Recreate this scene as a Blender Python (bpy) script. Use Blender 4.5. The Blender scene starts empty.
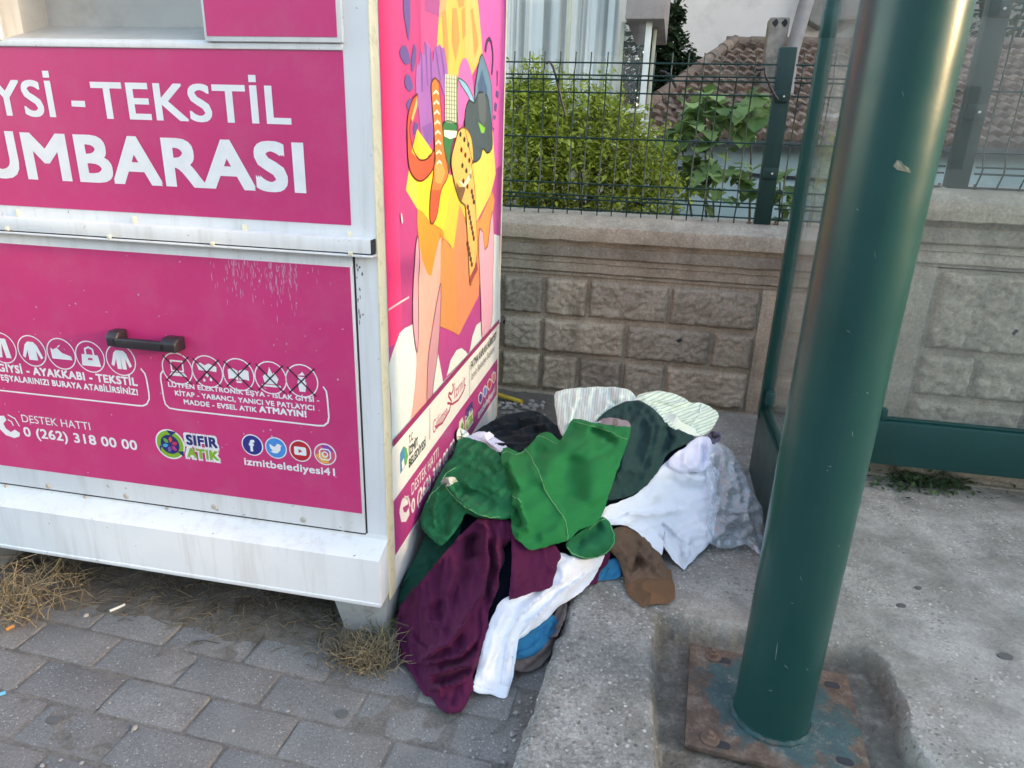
import bpy, bmesh, math, random
import numpy as np
from mathutils import Vector, Matrix, noise
from mathutils.geometry import delaunay_2d_cdt

S = bpy.context.scene
COL = S.collection
R = math.radians

# ------------------------------------------------------------------ camera, world, sun, exposure
CAM_H, FPX, PITCH, ROLL = 1.5, 690.294, 0.3480, 0.0327
_F = np.array([0, math.cos(PITCH), -math.sin(PITCH)])
_U0 = np.array([0, math.sin(PITCH), math.cos(PITCH)])
_R0 = np.array([1.0, 0, 0])
_RV = math.cos(ROLL) * _R0 + math.sin(ROLL) * _U0
_UV = -math.sin(ROLL) * _R0 + math.cos(ROLL) * _U0
CAMP = np.array([0, 0, CAM_H])
cd = bpy.data.cameras.new('camera')
cam = bpy.data.objects.new('camera', cd)
COL.objects.link(cam)
m = Matrix.Identity(4)
for i in range(3):
    m[i][0], m[i][1], m[i][2], m[i][3] = _RV[i], _UV[i], -_F[i], CAMP[i]
cam.matrix_world = m
cd.sensor_fit = 'HORIZONTAL'
cd.sensor_width = 36.0
cd.lens = FPX * 36.0 / 1024.0
cd.clip_start, cd.clip_end = 0.05, 3000
S.camera = cam

SUN_AZ = Vector((0.958, -0.287, 0)).normalized()
SUN_EL = R(13)
sund = Vector((SUN_AZ.x * math.cos(SUN_EL), SUN_AZ.y * math.cos(SUN_EL), math.sin(SUN_EL)))
w = bpy.data.worlds.new('World')
S.world = w
w.use_nodes = True
nt = w.node_tree
sky = nt.nodes.new('ShaderNodeTexSky')
sky.sky_type = 'NISHITA'
sky.sun_disc = False
sky.sun_elevation = SUN_EL
sky.sun_rotation = math.atan2(sund.x, sund.y)
sky.air_density = 1.0
sky.dust_density = 1.0
sky.ozone_density = 1.5
nt.links.new(sky.outputs[0], nt.nodes['Background'].inputs[0])
nt.nodes['Background'].inputs[1].default_value = 0.15
sl = bpy.data.lights.new('sun', 'SUN')
sl.energy = 0.95
sl.angle = R(5.0)
sl.color = (1.0, 0.78, 0.5)
sun = bpy.data.objects.new('sun', sl)
COL.objects.link(sun)
sun.rotation_euler = sund.to_track_quat('Z', 'Y').to_euler()
sun.location = (8, -3, 6)
S.view_settings.view_transform = 'Standard'
S.view_settings.look = 'None'
S.view_settings.exposure = 2.78
S.view_settings.gamma = 1
S.view_settings.use_white_balance = True
S.view_settings.white_balance_temperature = 8200
S.view_settings.white_balance_tint = 12
S.render.engine = 'CYCLES'
S.cycles.max_bounces = 8
S.cycles.transparent_max_bounces = 24
S.cycles.sample_clamp_indirect = 4

# ------------------------------------------------------------------ helpers
def ray(u, v):
    return _F + _RV * ((u - 512) / FPX) - _UV * ((v - 384) / FPX)
def on_z(u, v, z):
    d = ray(u, v); return CAMP + d * ((z - CAM_H) / d[2])
def on_y(u, v, y):
    d = ray(u, v); return CAMP + d * (y / d[1])
def on_plane(u, v, P, n):
    d = ray(u, v); P = np.asarray(P, float); n = np.asarray(n, float)
    return CAMP + d * (((P - CAMP) @ n) / (d @ n))
def lin(c):
    c = c / 255.0
    return c / 12.92 if c <= 0.04045 else ((c + 0.055) / 1.055) ** 2.4
def rgb(r, g, b, k=1.0):
    return (lin(r) * k, lin(g) * k, lin(b) * k, 1)

def tag(o, label=None, cat=None, group=None, kind=None):
    if label: o['label'] = label
    if cat: o['category'] = cat
    if group: o['group'] = group
    if kind: o['kind'] = kind
    return o
def empty(name, loc=(0, 0, 0), rz=0.0):
    o = bpy.data.objects.new(name, None)
    COL.objects.link(o)
    o.location = loc
    o.rotation_euler = (0, 0, rz)
    o.empty_display_size = 0.1
    return o

class MB:
    def __init__(s):
        s.v = []; s.f = []
    def add(s, vs, fs):
        b = len(s.v)
        s.v += [tuple(map(float, p)) for p in vs]
        s.f += [tuple(i + b for i in f) for f in fs]
        return s
    def box(s, x0, x1, y0, y1, z0, z1):
        vs = [(x, y, z) for z in (z0, z1) for y in (y0, y1) for x in (x0, x1)]
        return s.add(vs, [(0, 2, 3, 1), (4, 5, 7, 6), (0, 1, 5, 4), (2, 6, 7, 3), (0, 4, 6, 2), (1, 3, 7, 5)])
    def prism(s, poly, x0, x1, axis='x'):
        # poly of (y,z) extruded along x (or (x,z) along y, (x,y) along z)
        n = len(poly)
        mk = {'x': lambda a, p: (a, p[0], p[1]), 'y': lambda a, p: (p[0], a, p[1]), 'z': lambda a, p: (p[0], p[1], a)}[axis]
        vs = [mk(x0, p) for p in poly] + [mk(x1, p) for p in poly]
        fs = [tuple(range(n)), tuple(range(2 * n - 1, n - 1, -1))] + [(i, i + n, (i + 1) % n + n, (i + 1) % n) for i in range(n)]
        return s.add(vs, fs)
    def tube(s, pts, r, n=8, caps=True, closed=False):
        pts = [Vector(p) for p in pts]
        k = len(pts)
        rs = r if isinstance(r, (list, tuple)) else [r] * k
        vs = []; fs = []
        up = None
        for i, p in enumerate(pts):
            a = pts[(i - 1) % k] if (i > 0 or closed) else pts[i]
            b = pts[(i + 1) % k] if (i < k - 1 or closed) else pts[i]
            d = (b - a).normalized() if (b - a).length > 1e-9 else Vector((0, 0, 1))
            if up is None:
                up = d.cross(Vector((0.31, 0.17, 0.93)))
                if up.length < 1e-3: up = d.cross(Vector((1, 0, 0)))
                up.normalize()
            else:
                up = (up - d * up.dot(d))
                up.normalize()
            q = d.cross(up)
            for j in range(n):
                t = 2 * math.pi * j / n
                vs.append(p + (up * math.cos(t) + q * math.sin(t)) * rs[i])
        for i in range(k if closed else k - 1):
            i2 = (i + 1) % k
            for j in range(n):
                fs.append((i * n + j, i * n + (j + 1) % n, i2 * n + (j + 1) % n, i2 * n + j))
        if caps and not closed:
            fs.append(tuple(range(n - 1, -1, -1)))
            fs.append(tuple((k - 1) * n + j for j in range(n)))
        return s.add(vs, fs)
    def lathe(s, prof, c=(0, 0, 0), n=32):
        vs = []; fs = []
        for (r, z) in prof:
            for j in range(n):
                t = 2 * math.pi * j / n
                vs.append((c[0] + r * math.cos(t), c[1] + r * math.sin(t), c[2] + z))
        for i in range(len(prof) - 1):
            for j in range(n):
                fs.append((i * n + j, i * n + (j + 1) % n, (i + 1) * n + (j + 1) % n, (i + 1) * n + j))
        fs.append(tuple(range(n - 1, -1, -1)))
        fs.append(tuple((len(prof) - 1) * n + j for j in range(n)))
        return s.add(vs, fs)
    def build(s, name, mat, parent=None, smooth=False, bevel=0.0, bseg=2, angle=40):
        me = bpy.data.meshes.new(name)
        me.from_pydata(s.v, [], s.f)
        bm = bmesh.new(); bm.from_mesh(me)
        bmesh.ops.recalc_face_normals(bm, faces=bm.faces)
        if bevel > 0:
            es = [e for e in bm.edges if len(e.link_faces) == 2 and e.calc_face_angle() > R(25)]
            bmesh.ops.bevel(bm, geom=es, offset=bevel, segments=bseg, profile=0.5, affect='EDGES', clamp_overlap=True)
        bm.to_mesh(me); bm.free()
        if smooth or bevel > 0:
            for p in me.polygons: p.use_smooth = True
            me.set_sharp_from_angle(angle=R(angle))
        o = bpy.data.objects.new(name, me)
        COL.objects.link(o)
        if mat: me.materials.append(mat)
        if parent: o.parent = parent
        return o

def smooth_poly(poly, step=2.2, sharp=()):
    """Catmull-Rom resampling of a closed outline; sharp corners stay"""
    P = [np.array(p, float) for p in poly]; n = len(P); out = []
    for i in range(n):
        p0, p1, p2, p3 = P[i - 1], P[i], P[(i + 1) % n], P[(i + 2) % n]
        if i in sharp: p0 = p1 * 2 - p2 if False else p1
        if (i + 1) % n in sharp: p3 = p2
        k = max(1, int(np.linalg.norm(p2 - p1) / step))
        for j in range(k):
            t = j / k
            out.append(0.5 * ((2 * p1) + (-p0 + p2) * t + (2 * p0 - 5 * p1 + 4 * p2 - p3) * t * t + (-p0 + 3 * p1 - 3 * p2 + p3) * t ** 3))
    return np.array(out)

# ------------------------------------------------------------------ materials
def N(t, typ, **kw):
    n = t.nodes.new(typ)
    for k, v in kw.items():
        if k.startswith('i_'):
            n.inputs[k[2:].replace('_', ' ')].default_value = v
        else:
            setattr(n, k, v)
    return n
def newmat(name):
    m_ = bpy.data.materials.new(name)
    m_.use_nodes = True
    return m_, m_.node_tree, m_.node_tree.nodes['Principled BSDF']
def ramp(t, src, stops):
    r = t.nodes.new('ShaderNodeValToRGB')
    cr = r.color_ramp
    while len(cr.elements) < len(stops): cr.elements.new(0.5)
    for e, (p, c) in zip(cr.elements, stops):
        e.position = p
        e.color = c if len(c) == 4 else (*c, 1)
    t.links.new(src, r.inputs[0])
    return r.outputs[0]
def mixc(t, fac, a, b, mode='MIX'):
    mx = t.nodes.new('ShaderNodeMix')
    mx.data_type = 'RGBA'; mx.blend_type = mode
    for sock, val in ((mx.inputs[0], fac), (mx.inputs[6], a), (mx.inputs[7], b)):
        if hasattr(val, 'links') or hasattr(val, 'is_linked'): t.links.new(val, sock)
        else: sock.default_value = val
    return mx.outputs[2]
def nz(t, co, scale, detail=4, rough=0.55, dist=0.0):
    n = N(t, 'ShaderNodeTexNoise', i_Scale=scale, i_Detail=detail, i_Roughness=rough, i_Distortion=dist)
    t.links.new(co, n.inputs['Vector'])
    return n.outputs[0]
def bump(t, h, b, strength=0.3, dist=0.01, prev=None):
    n = N(t, 'ShaderNodeBump', i_Strength=strength, i_Distance=dist)
    t.links.new(h, n.inputs['Height'])
    if prev: t.links.new(prev, n.inputs['Normal'])
    t.links.new(n.outputs[0], b.inputs['Normal'])
    return n.outputs[0]
def co_obj(t):
    return t.nodes.new('ShaderNodeTexCoord').outputs['Object']
def pbr(name, c, rough=0.6, var=0.12, scale=6, bstr=0.15, bscale=80, metal=0.0, spec=0.5, coat=0.0, dirt=None, dscale=14, damt=0.5):
    m_, t, b = newmat(name)
    co = co_obj(t)
    f = nz(t, co, scale, 5)
    lo = tuple(x * (1 - var) for x in c[:3]) + (1,)
    hi = tuple(min(1, x * (1 + var)) for x in c[:3]) + (1,)
    out = ramp(t, f, [(0.3, lo), (0.7, hi)])
    if dirt:
        d = nz(t, co, dscale, 8, 0.7)
        fac = ramp(t, d, [(0.52, (0, 0, 0)), (0.72, (damt,) * 3)])
        out = mixc(t, fac, out, dirt)
    t.links.new(out, b.inputs['Base Color'])
    b.inputs['Roughness'].default_value = rough
    b.inputs['Metallic'].default_value = metal
    b.inputs['Specular IOR Level'].default_value = spec
    b.inputs['Coat Weight'].default_value = coat
    b.inputs['Coat Roughness'].default_value = 0.15
    if bstr > 0:
        bump(t, nz(t, co, bscale, 4), b, bstr, 0.004)
    return m_
def flat(name, c, rough=0.45, spec=0.4):
    return pbr(name, c, rough, 0.05, 20, 0.03, 200, spec=spec)
_fc = {}
def ink(r, g, b, k=1.0):
    key = (r, g, b, k)
    if key not in _fc:
        _fc[key] = flat('ink_%d_%d_%d' % (r, g, b), rgb(r, g, b, k), 0.4)
    return _fc[key]

M = {}
def white_paint():
    m_, t, b = newmat('white_paint')
    co = co_obj(t)
    base = ramp(t, nz(t, co, 3.0, 6), [(0.3, (0.66, 0.68, 0.70)), (0.7, (0.76, 0.77, 0.78))])
    sp = ramp(t, nz(t, co, 55, 3, 0.6), [(0.70, (0, 0, 0)), (0.74, (1, 1, 1))])
    base = mixc(t, sp, base, (0.25, 0.19, 0.14, 1))
    st = N(t, 'ShaderNodeMapping'); st.inputs['Scale'].default_value = (22, 22, 1.6)
    t.links.new(co, st.inputs[0])
    streak = ramp(t, nz(t, st.outputs[0], 1.0, 5, 0.7), [(0.50, (0, 0, 0)), (0.78, (0.45,) * 3)])
    base = mixc(t, streak, base, (0.42, 0.38, 0.33, 1))
    t.links.new(base, b.inputs['Base Color'])
    b.inputs['Roughness'].default_value = 0.42
    bump(t, nz(t, co, 30, 4), b, 0.12, 0.004)
    return m_
M['white'] = white_paint()
M['cream'] = pbr('cream_angle', (0.84, 0.76, 0.55, 1), 0.5, 0.06, 5, 0.1, 60, dirt=(0.35, 0.25, 0.16, 1), dscale=25, damt=0.5)
def sticker(name, c):
    m_, t, b = newmat(name)
    co = co_obj(t)
    base = ramp(t, nz(t, co, 2.0, 5), [(0.3, tuple(x * 0.92 for x in c[:3])), (0.7, tuple(min(1, x * 1.05) for x in c[:3]))])
    # fine rubbed scratches
    mp = N(t, 'ShaderNodeMapping'); mp.inputs['Scale'].default_value = (60, 60, 7); mp.inputs['Rotation'].default_value = (0, 0.35, 0)
    t.links.new(co, mp.inputs[0])
    sc = ramp(t, nz(t, mp.outputs[0], 1.0, 6, 0.75), [(0.66, (0, 0, 0)), (0.8, (0.22,) * 3)])
    base = mixc(t, sc, base, (0.75, 0.35, 0.5, 1))
    du = ramp(t, nz(t, co, 7.0, 8, 0.7), [(0.48, (0, 0, 0)), (0.75, (0.10,) * 3)])
    base = mixc(t, du, base, (0.55, 0.42, 0.45, 1))
    t.links.new(base, b.inputs['Base Color'])
    b.inputs['Roughness'].default_value = 0.36
    bump(t, nz(t, co, 9, 3), b, 0.08, 0.01)
    return m_
M['pink'] = sticker('magenta_sticker', (0.62, 0.036, 0.175))
M['print_white'] = flat('print_white', (0.78, 0.78, 0.80, 1), 0.4)
M['ink_navy'] = flat('ink_navy', rgb(30, 40, 110, 0.9), 0.4)
M['dark_plastic'] = pbr('dark_plastic', (0.020, 0.016, 0.022, 1), 0.45, 0.3, 20, 0.2, 120)
M['dark_gap'] = pbr('dark_gap', (0.03, 0.03, 0.035, 1), 0.8)
M['rust'] = pbr('rusty_steel', (0.16, 0.10, 0.075, 1), 0.8, 0.35, 30, 0.5, 120, dirt=(0.09, 0.05, 0.04, 1))
M['leg_grey'] = pbr('grey_leg_paint', (0.36, 0.37, 0.37, 1), 0.6, 0.15, 10, 0.3, 60, dirt=(0.2, 0.15, 0.1, 1))

def green_gloss(name, c, rough=0.27, dusty=0.25):
    m_, t, b = newmat(name)
    co = co_obj(t)
    base = ramp(t, nz(t, co, 2.5, 5), [(0.3, tuple(x * 0.85 for x in c)), (0.7, tuple(x * 1.15 for x in c))])
    d = ramp(t, nz(t, co, 45, 8, 0.75), [(0.62, (0, 0, 0)), (0.85, (dusty,) * 3)])
    base = mixc(t, d, base, (0.20, 0.24, 0.22, 1))
    t.links.new(base, b.inputs['Base Color'])
    rr = N(t, 'ShaderNodeMapRange'); rr.inputs[3].default_value = rough - 0.05; rr.inputs[4].default_value = rough + 0.12
    t.links.new(nz(t, co, 12, 5), rr.inputs[0])
    t.links.new(rr.outputs[0], b.inputs['Roughness'])
    b.inputs['Specular IOR Level'].default_value = 0.42
    bump(t, nz(t, co, 140, 3), b, 0.06, 0.002)
    return m_
M['green'] = green_gloss('green_shelter_paint', (0.004, 0.050, 0.046), 0.28, 0.16)
M['green_fence'] = green_gloss('green_fence_paint', (0.004, 0.032, 0.028), 0.45, 0.12)

def glass(name, tint=(0.86, 0.93, 0.91), rough=0.02, dust=0.05):
    m_, t, b = newmat(name)
    out = t.nodes['Material Output']
    tr = N(t, 'ShaderNodeBsdfTransparent'); tr.inputs[0].default_value = (*tint, 1)
    gl = N(t, 'ShaderNodeBsdfGlossy'); gl.inputs['Roughness'].default_value = rough
    lw = N(t, 'ShaderNodeLayerWeight', i_Blend=0.5)
    pw = N(t, 'ShaderNodeMath', operation='POWER'); pw.inputs[1].default_value = 5.0
    t.links.new(lw.outputs['Facing'], pw.inputs[0])
    mu = N(t, 'ShaderNodeMath', operation='MULTIPLY_ADD'); mu.inputs[1].default_value = 0.95; mu.inputs[2].default_value = 0.045; mu.use_clamp = True
    t.links.new(pw.outputs[0], mu.inputs[0])
    mx = N(t, 'ShaderNodeMixShader')
    t.links.new(mu.outputs[0], mx.inputs[0]); t.links.new(tr.outputs[0], mx.inputs[1]); t.links.new(gl.outputs[0], mx.inputs[2])
    df = N(t, 'ShaderNodeBsdfDiffuse'); df.inputs[0].default_value = (0.7, 0.72, 0.72, 1)
    d = ramp(t, nz(t, co_obj(t), 6, 8, 0.7), [(0.3, (dust * 0.8,) * 3), (0.75, (dust * 1.2,) * 3)])
    mx2 = N(t, 'ShaderNodeMixShader')
    t.links.new(d, mx2.inputs[0]); t.links.new(mx.outputs[0], mx2.inputs[1]); t.links.new(df.outputs[0], mx2.inputs[2])
    t.links.new(mx2.outputs[0], out.inputs[0])
    return m_
M['glass'] = glass('shelter_glass', (0.955, 0.98, 0.975), dust=0.035)
M['bay_glass'] = glass('bay_glass', (0.97, 0.98, 0.98), dust=0.03)

def paver_mat():
    m_, t, b = newmat('grey_paver')
    co = co_obj(t)
    isl = N(t, 'ShaderNodeNewGeometry').outputs['Random Per Island']
    c0 = ramp(t, isl, [(0.0, (0.168, 0.155, 0.148)), (0.5, (0.19, 0.176, 0.166)), (1.0, (0.215, 0.20, 0.188))])
    big = ramp(t, nz(t, co, 3.5, 7, 0.65), [(0.3, (0.72,) * 3), (0.7, (1.2,) * 3)])
    c0 = mixc(t, 1.0, c0, big, 'MULTIPLY')
    v = N(t, 'ShaderNodeTexVoronoi', i_Scale=120.0); t.links.new(co, v.inputs['Vector'])
    spk = ramp(t, v.outputs['Distance'], [(0.14, (1, 1, 1)), (0.26, (0, 0, 0))])
    thr = ramp(t, nz(t, co, 70, 2), [(0.48, (0, 0, 0)), (0.56, (0.9,) * 3)])
    spm = mixc(t, 1.0, spk, thr, 'MULTIPLY')
    c0 = mixc(t, spm, c0, (0.46, 0.45, 0.43, 1))
    gr = ramp(t, nz(t, co, 150, 5, 0.85), [(0.3, (0.5,) * 3), (0.5, (1.0,) * 3), (0.7, (1.5,) * 3)])
    c0 = mixc(t, 1.0, c0, gr, 'MULTIPLY')
    st = ramp(t, nz(t, co, 6, 7, 0.7), [(0.50, (0, 0, 0)), (0.74, (0.6,) * 3)])
    c0 = mixc(t, st, c0, (0.22, 0.205, 0.185, 1))
    t.links.new(c0, b.inputs['Base Color'])
    b.inputs['Roughness'].default_value = 0.85
    b1 = bump(t, nz(t, co, 230, 5, 0.7), b, 0.6, 0.004)
    bump(t, nz(t, co, 30, 4, 0.6), b, 0.4, 0.01, b1)
    return m_
M['paver'] = paver_mat()
def earth(name, c, c2):
    m_, t, b = newmat(name)
    co = co_obj(t)
    base = ramp(t, nz(t, co, 14, 8, 0.7), [(0.3, c), (0.7, c2)])
    g = ramp(t, nz(t, co, 160, 4, 0.8), [(0.3, (0.6,) * 3), (0.7, (1.35,) * 3)])
    base = mixc(t, 1.0, base, g, 'MULTIPLY')
    t.links.new(base, b.inputs['Base Color'])
    b.inputs['Roughness'].default_value = 0.95
    b1 = bump(t, nz(t, co, 120, 6, 0.75), b, 0.8, 0.01)
    bump(t, nz(t, co, 24, 5, 0.65), b, 0.6, 0.02, b1)
    return m_
M['dirt'] = earth('dusty_dirt', (0.105, 0.088, 0.072), (0.20, 0.175, 0.15))
M['sand'] = earth('joint_sand', (0.12, 0.108, 0.096), (0.25, 0.228, 0.205))
def concrete(name='weathered_concrete'):
    m_, t, b = newmat(name)
    co = co_obj(t)
    base = ramp(t, nz(t, co, 4, 8, 0.68), [(0.28, (0.13, 0.125, 0.11)), (0.5, (0.25, 0.24, 0.22)), (0.74, (0.40, 0.39, 0.37))])
    v = N(t, 'ShaderNodeTexVoronoi', i_Scale=64.0, i_Randomness=1.0); 
    wn = N(t, 'ShaderNodeTexNoise', i_Scale=30.0, i_Detail=3.0)
    t.links.new(co, wn.inputs['Vector'])
    add = N(t, 'ShaderNodeVectorMath', operation='MULTIPLY_ADD'); add.inputs[1].default_value = (0.02,) * 3
    t.links.new(wn.outputs[1], add.inputs[0]); t.links.new(co, add.inputs[2])
    t.links.new(add.outputs[0], v.inputs['Vector'])
    peb = ramp(t, v.outputs['Distance'], [(0.22, (1, 1, 1)), (0.42, (0, 0, 0))])
    pcol = ramp(t, v.outputs['Color'], [(0.0, (0.11, 0.10, 0.09)), (0.45, (0.30, 0.285, 0.26)), (1.0, (0.62, 0.60, 0.56))])
    # exposed aggregate in worn zones, towards the kerb and patchily elsewhere
    sx = N(t, 'ShaderNodeSeparateXYZ'); t.links.new(co, sx.inputs[0])
    kerb = N(t, 'ShaderNodeMapRange'); kerb.inputs[1].default_value = 0.85; kerb.inputs[2].default_value = 0.1; kerb.clamp = True
    t.links.new(sx.outputs[0], kerb.inputs[0])
    worn = N(t, 'ShaderNodeMath', operation='MULTIPLY_ADD'); worn.inputs[1].default_value = 0.22
    t.links.new(kerb.outputs[0], worn.inputs[0]); t.links.new(nz(t, co, 5, 6, 0.65), worn.inputs[2])
    wm = ramp(t, worn.outputs[0], [(0.46, (0, 0, 0)), (0.60, (1, 1, 1))])
    fac = mixc(t, 1.0, peb, wm, 'MULTIPLY')
    base = mixc(t, fac, base, pcol)
    g = ramp(t, nz(t, co, 95, 6, 0.85), [(0.32, (0.42,) * 3), (0.5, (0.95,) * 3), (0.68, (1.6,) * 3)])
    smooth_ = mixc(t, kerb.outputs[0], (1.28, 1.25, 1.2, 1), (1.0, 1.0, 1.0, 1))
    g = mixc(t, ramp(t, kerb.outputs[0], [(0.0, (0.45,) * 3), (1.0, (1, 1, 1))]), (1, 1, 1, 1), g)
    base = mixc(t, 1.0, base, smooth_, 'MULTIPLY')
    pat = ramp(t, nz(t, co, 11, 7, 0.72), [(0.52, (0, 0, 0)), (0.66, (0.6,) * 3)])
    base = mixc(t, pat, base, (0.46, 0.44, 0.41, 1))
    base = mixc(t, 1.0, base, g, 'MULTIPLY')
    dk = ramp(t, nz(t, co, 2.2, 7, 0.6), [(0.56, (0, 0, 0)), (0.74, (0.45,) * 3)])
    base = mixc(t, dk, base, (0.13, 0.12, 0.10, 1))
    pa = N(t, 'ShaderNodeAttribute', attribute_name='pit')
    pd = N(t, 'ShaderNodeMath', operation='MULTIPLY'); t.links.new(pa.outputs['Fac'], pd.inputs[0])
    t.links.new(ramp(t, nz(t, co, 16, 6, 0.7), [(0.2, (0.7,) * 3), (0.7, (1.0,) * 3)]), pd.inputs[1])
    pit_tone = ramp(t, nz(t, co, 22, 6, 0.7), [(0.3, (0.070, 0.064, 0.050)), (0.52, (0.135, 0.118, 0.095)), (0.72, (0.27, 0.25, 0.215))])  # darker brown-grey tones inside the sunken pocket
    base = mixc(t, pd.outputs[0], base, pit_tone)
    t.links.new(base, b.inputs['Base Color'])
    b.inputs['Roughness'].default_value = 0.92
    b1 = bump(t, fac, b, 0.6, 0.006)
    b2 = bump(t, nz(t, co, 150, 6, 0.75), b, 0.7, 0.006, b1)
    bump(t, nz(t, co, 18, 5, 0.65), b, 0.35, 0.02, b2)
    return m_
M['concrete'] = concrete()
def wall_mat():
    m_, t, b = newmat('cast_stone')
    co = co_obj(t)
    base = ramp(t, nz(t, co, 5, 8, 0.7), [(0.28, (0.24, 0.20, 0.155)), (0.52, (0.40, 0.343, 0.275)), (0.75, (0.52, 0.455, 0.375))])
    g = ramp(t, nz(t, co, 75, 6, 0.85), [(0.3, (0.55,) * 3), (0.5, (1.0,) * 3), (0.7, (1.4,) * 3)])
    base = mixc(t, 1.0, base, g, 'MULTIPLY')
    isl = N(t, 'ShaderNodeNewGeometry').outputs['Random Per Island']
    base = mixc(t, 1.0, base, ramp(t, isl, [(0.0, (0.80, 0.80, 0.80)), (0.5, (1.0, 0.98, 0.96)), (1.0, (1.2, 1.16, 1.10))]), 'MULTIPLY')
    mp = N(t, 'ShaderNodeMapping'); mp.inputs['Scale'].default_value = (9, 9, 1.2); t.links.new(co, mp.inputs[0])
    st = ramp(t, nz(t, mp.outputs[0], 1, 6, 0.7), [(0.52, (0, 0, 0)), (0.75, (0.55,) * 3)])
    base = mixc(t, st, base, (0.15, 0.13, 0.105, 1))
    sp = ramp(t, nz(t, co, 40, 2, 0.5), [(0.74, (0, 0, 0)), (0.77, (0.7,) * 3)])
    base = mixc(t, sp, base, (0.5, 0.48, 0.45, 1))
    t.links.new(base, b.inputs['Base Color'])
    b.inputs['Roughness'].default_value = 0.93
    b1 = bump(t, nz(t, co, 110, 6, 0.75), b, 0.55, 0.006)
    bump(t, nz(t, co, 16, 5, 0.65), b, 0.3, 0.02, b1)
    return m_
M['stone'] = wall_mat()
M['render_wall'] = pbr('beige_render', (0.76, 0.68, 0.64, 1), 0.9, 0.07, 1.2, 0.3, 40, dirt=(0.45, 0.40, 0.37, 1), dscale=2, damt=0.5)
M['teal_wall'] = pbr('pale_teal_render', (0.36, 0.47, 0.47, 1), 0.9, 0.12, 3, 0.3, 40, dirt=(0.22, 0.27, 0.27, 1), dscale=4)
M['pinkgrey'] = pbr('pink_grey_render', (0.34, 0.29, 0.28, 1), 0.85, 0.12, 4, 0.2, 40, dirt=(0.2, 0.17, 0.16, 1))
M['offwhite'] = pbr('offwhite_frame', (0.66, 0.66, 0.62, 1), 0.5, 0.06, 8, 0.05, 60)
M['cream_frame'] = pbr('cream_frame', (0.50, 0.50, 0.38, 1), 0.55, 0.08, 8, 0.05, 60)
def tile_mat():
    m_, t, b = newmat('old_clay_tile')
    co = co_obj(t)
    base = ramp(t, nz(t, co, 1.6, 8, 0.75), [(0.25, (0.12, 0.088, 0.070)), (0.5, (0.25, 0.160, 0.120)), (0.72, (0.35, 0.265, 0.21))])
    v = N(t, 'ShaderNodeTexVoronoi', i_Scale=5.0); t.links.new(co, v.inputs['Vector'])
    vc = ramp(t, v.outputs['Color'], [(0.1, (0.6,) * 3), (0.9, (1.3,) * 3)])
    base = mixc(t, 1.0, base, vc, 'MULTIPLY')
    g = ramp(t, nz(t, co, 22, 6, 0.8), [(0.42, (0, 0, 0)), (0.7, (0.7,) * 3)])
    base = mixc(t, g, base, (0.13, 0.115, 0.10, 1))
    t.links.new(base, b.inputs['Base Color'])
    b.inputs['Roughness'].default_value = 0.9
    bump(t, nz(t, co, 40, 6, 0.7), b, 0.6, 0.02)
    return m_
M['tile'] = tile_mat()
def leaf(name, c, c2, tr=0.35):
    m_, t, b = newmat(name)
    isl = N(t, 'ShaderNodeNewGeometry').outputs['Random Per Island']
    base = ramp(t, isl, [(0.0, c), (0.6, tuple((a + d) / 2 for a, d in zip(c, c2))), (1.0, c2)])
    t.links.new(base, b.inputs['Base Color'])
    b.inputs['Roughness'].default_value = 0.55
    b.inputs['Specular IOR Level'].default_value = 0.35
    tl = N(t, 'ShaderNodeBsdfTranslucent'); t.links.new(base, tl.inputs[0])
    mx = N(t, 'ShaderNodeMixShader'); mx.inputs[0].default_value = tr
    t.links.new(b.outputs[0], mx.inputs[1]); t.links.new(tl.outputs[0], mx.inputs[2])
    t.links.new(mx.outputs[0], t.nodes['Material Output'].inputs[0])
    return m_
M['leaf_lime'] = leaf('lime_leaf', (0.16, 0.21, 0.03), (0.62, 0.68, 0.13), 0.5)
M['leaf_fig'] = leaf('fig_leaf', (0.07, 0.14, 0.04), (0.28, 0.40, 0.14))
M['leaf_ivy'] = leaf('ivy_leaf', (0.015, 0.035, 0.015), (0.05, 0.085, 0.035))
M['leaf_tree'] = leaf('tree_leaf', (0.03, 0.07, 0.025), (0.09, 0.15, 0.05))
M['leaf_weed'] = leaf('weed_leaf', (0.04, 0.09, 0.04), (0.12, 0.19, 0.08))
M['bark'] = pbr('bark', (0.12, 0.095, 0.07, 1), 0.9, 0.3, 20, 0.5, 60)
M['straw'] = leaf('dry_straw', (0.13, 0.095, 0.055), (0.42, 0.33, 0.20), 0.12)

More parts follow.
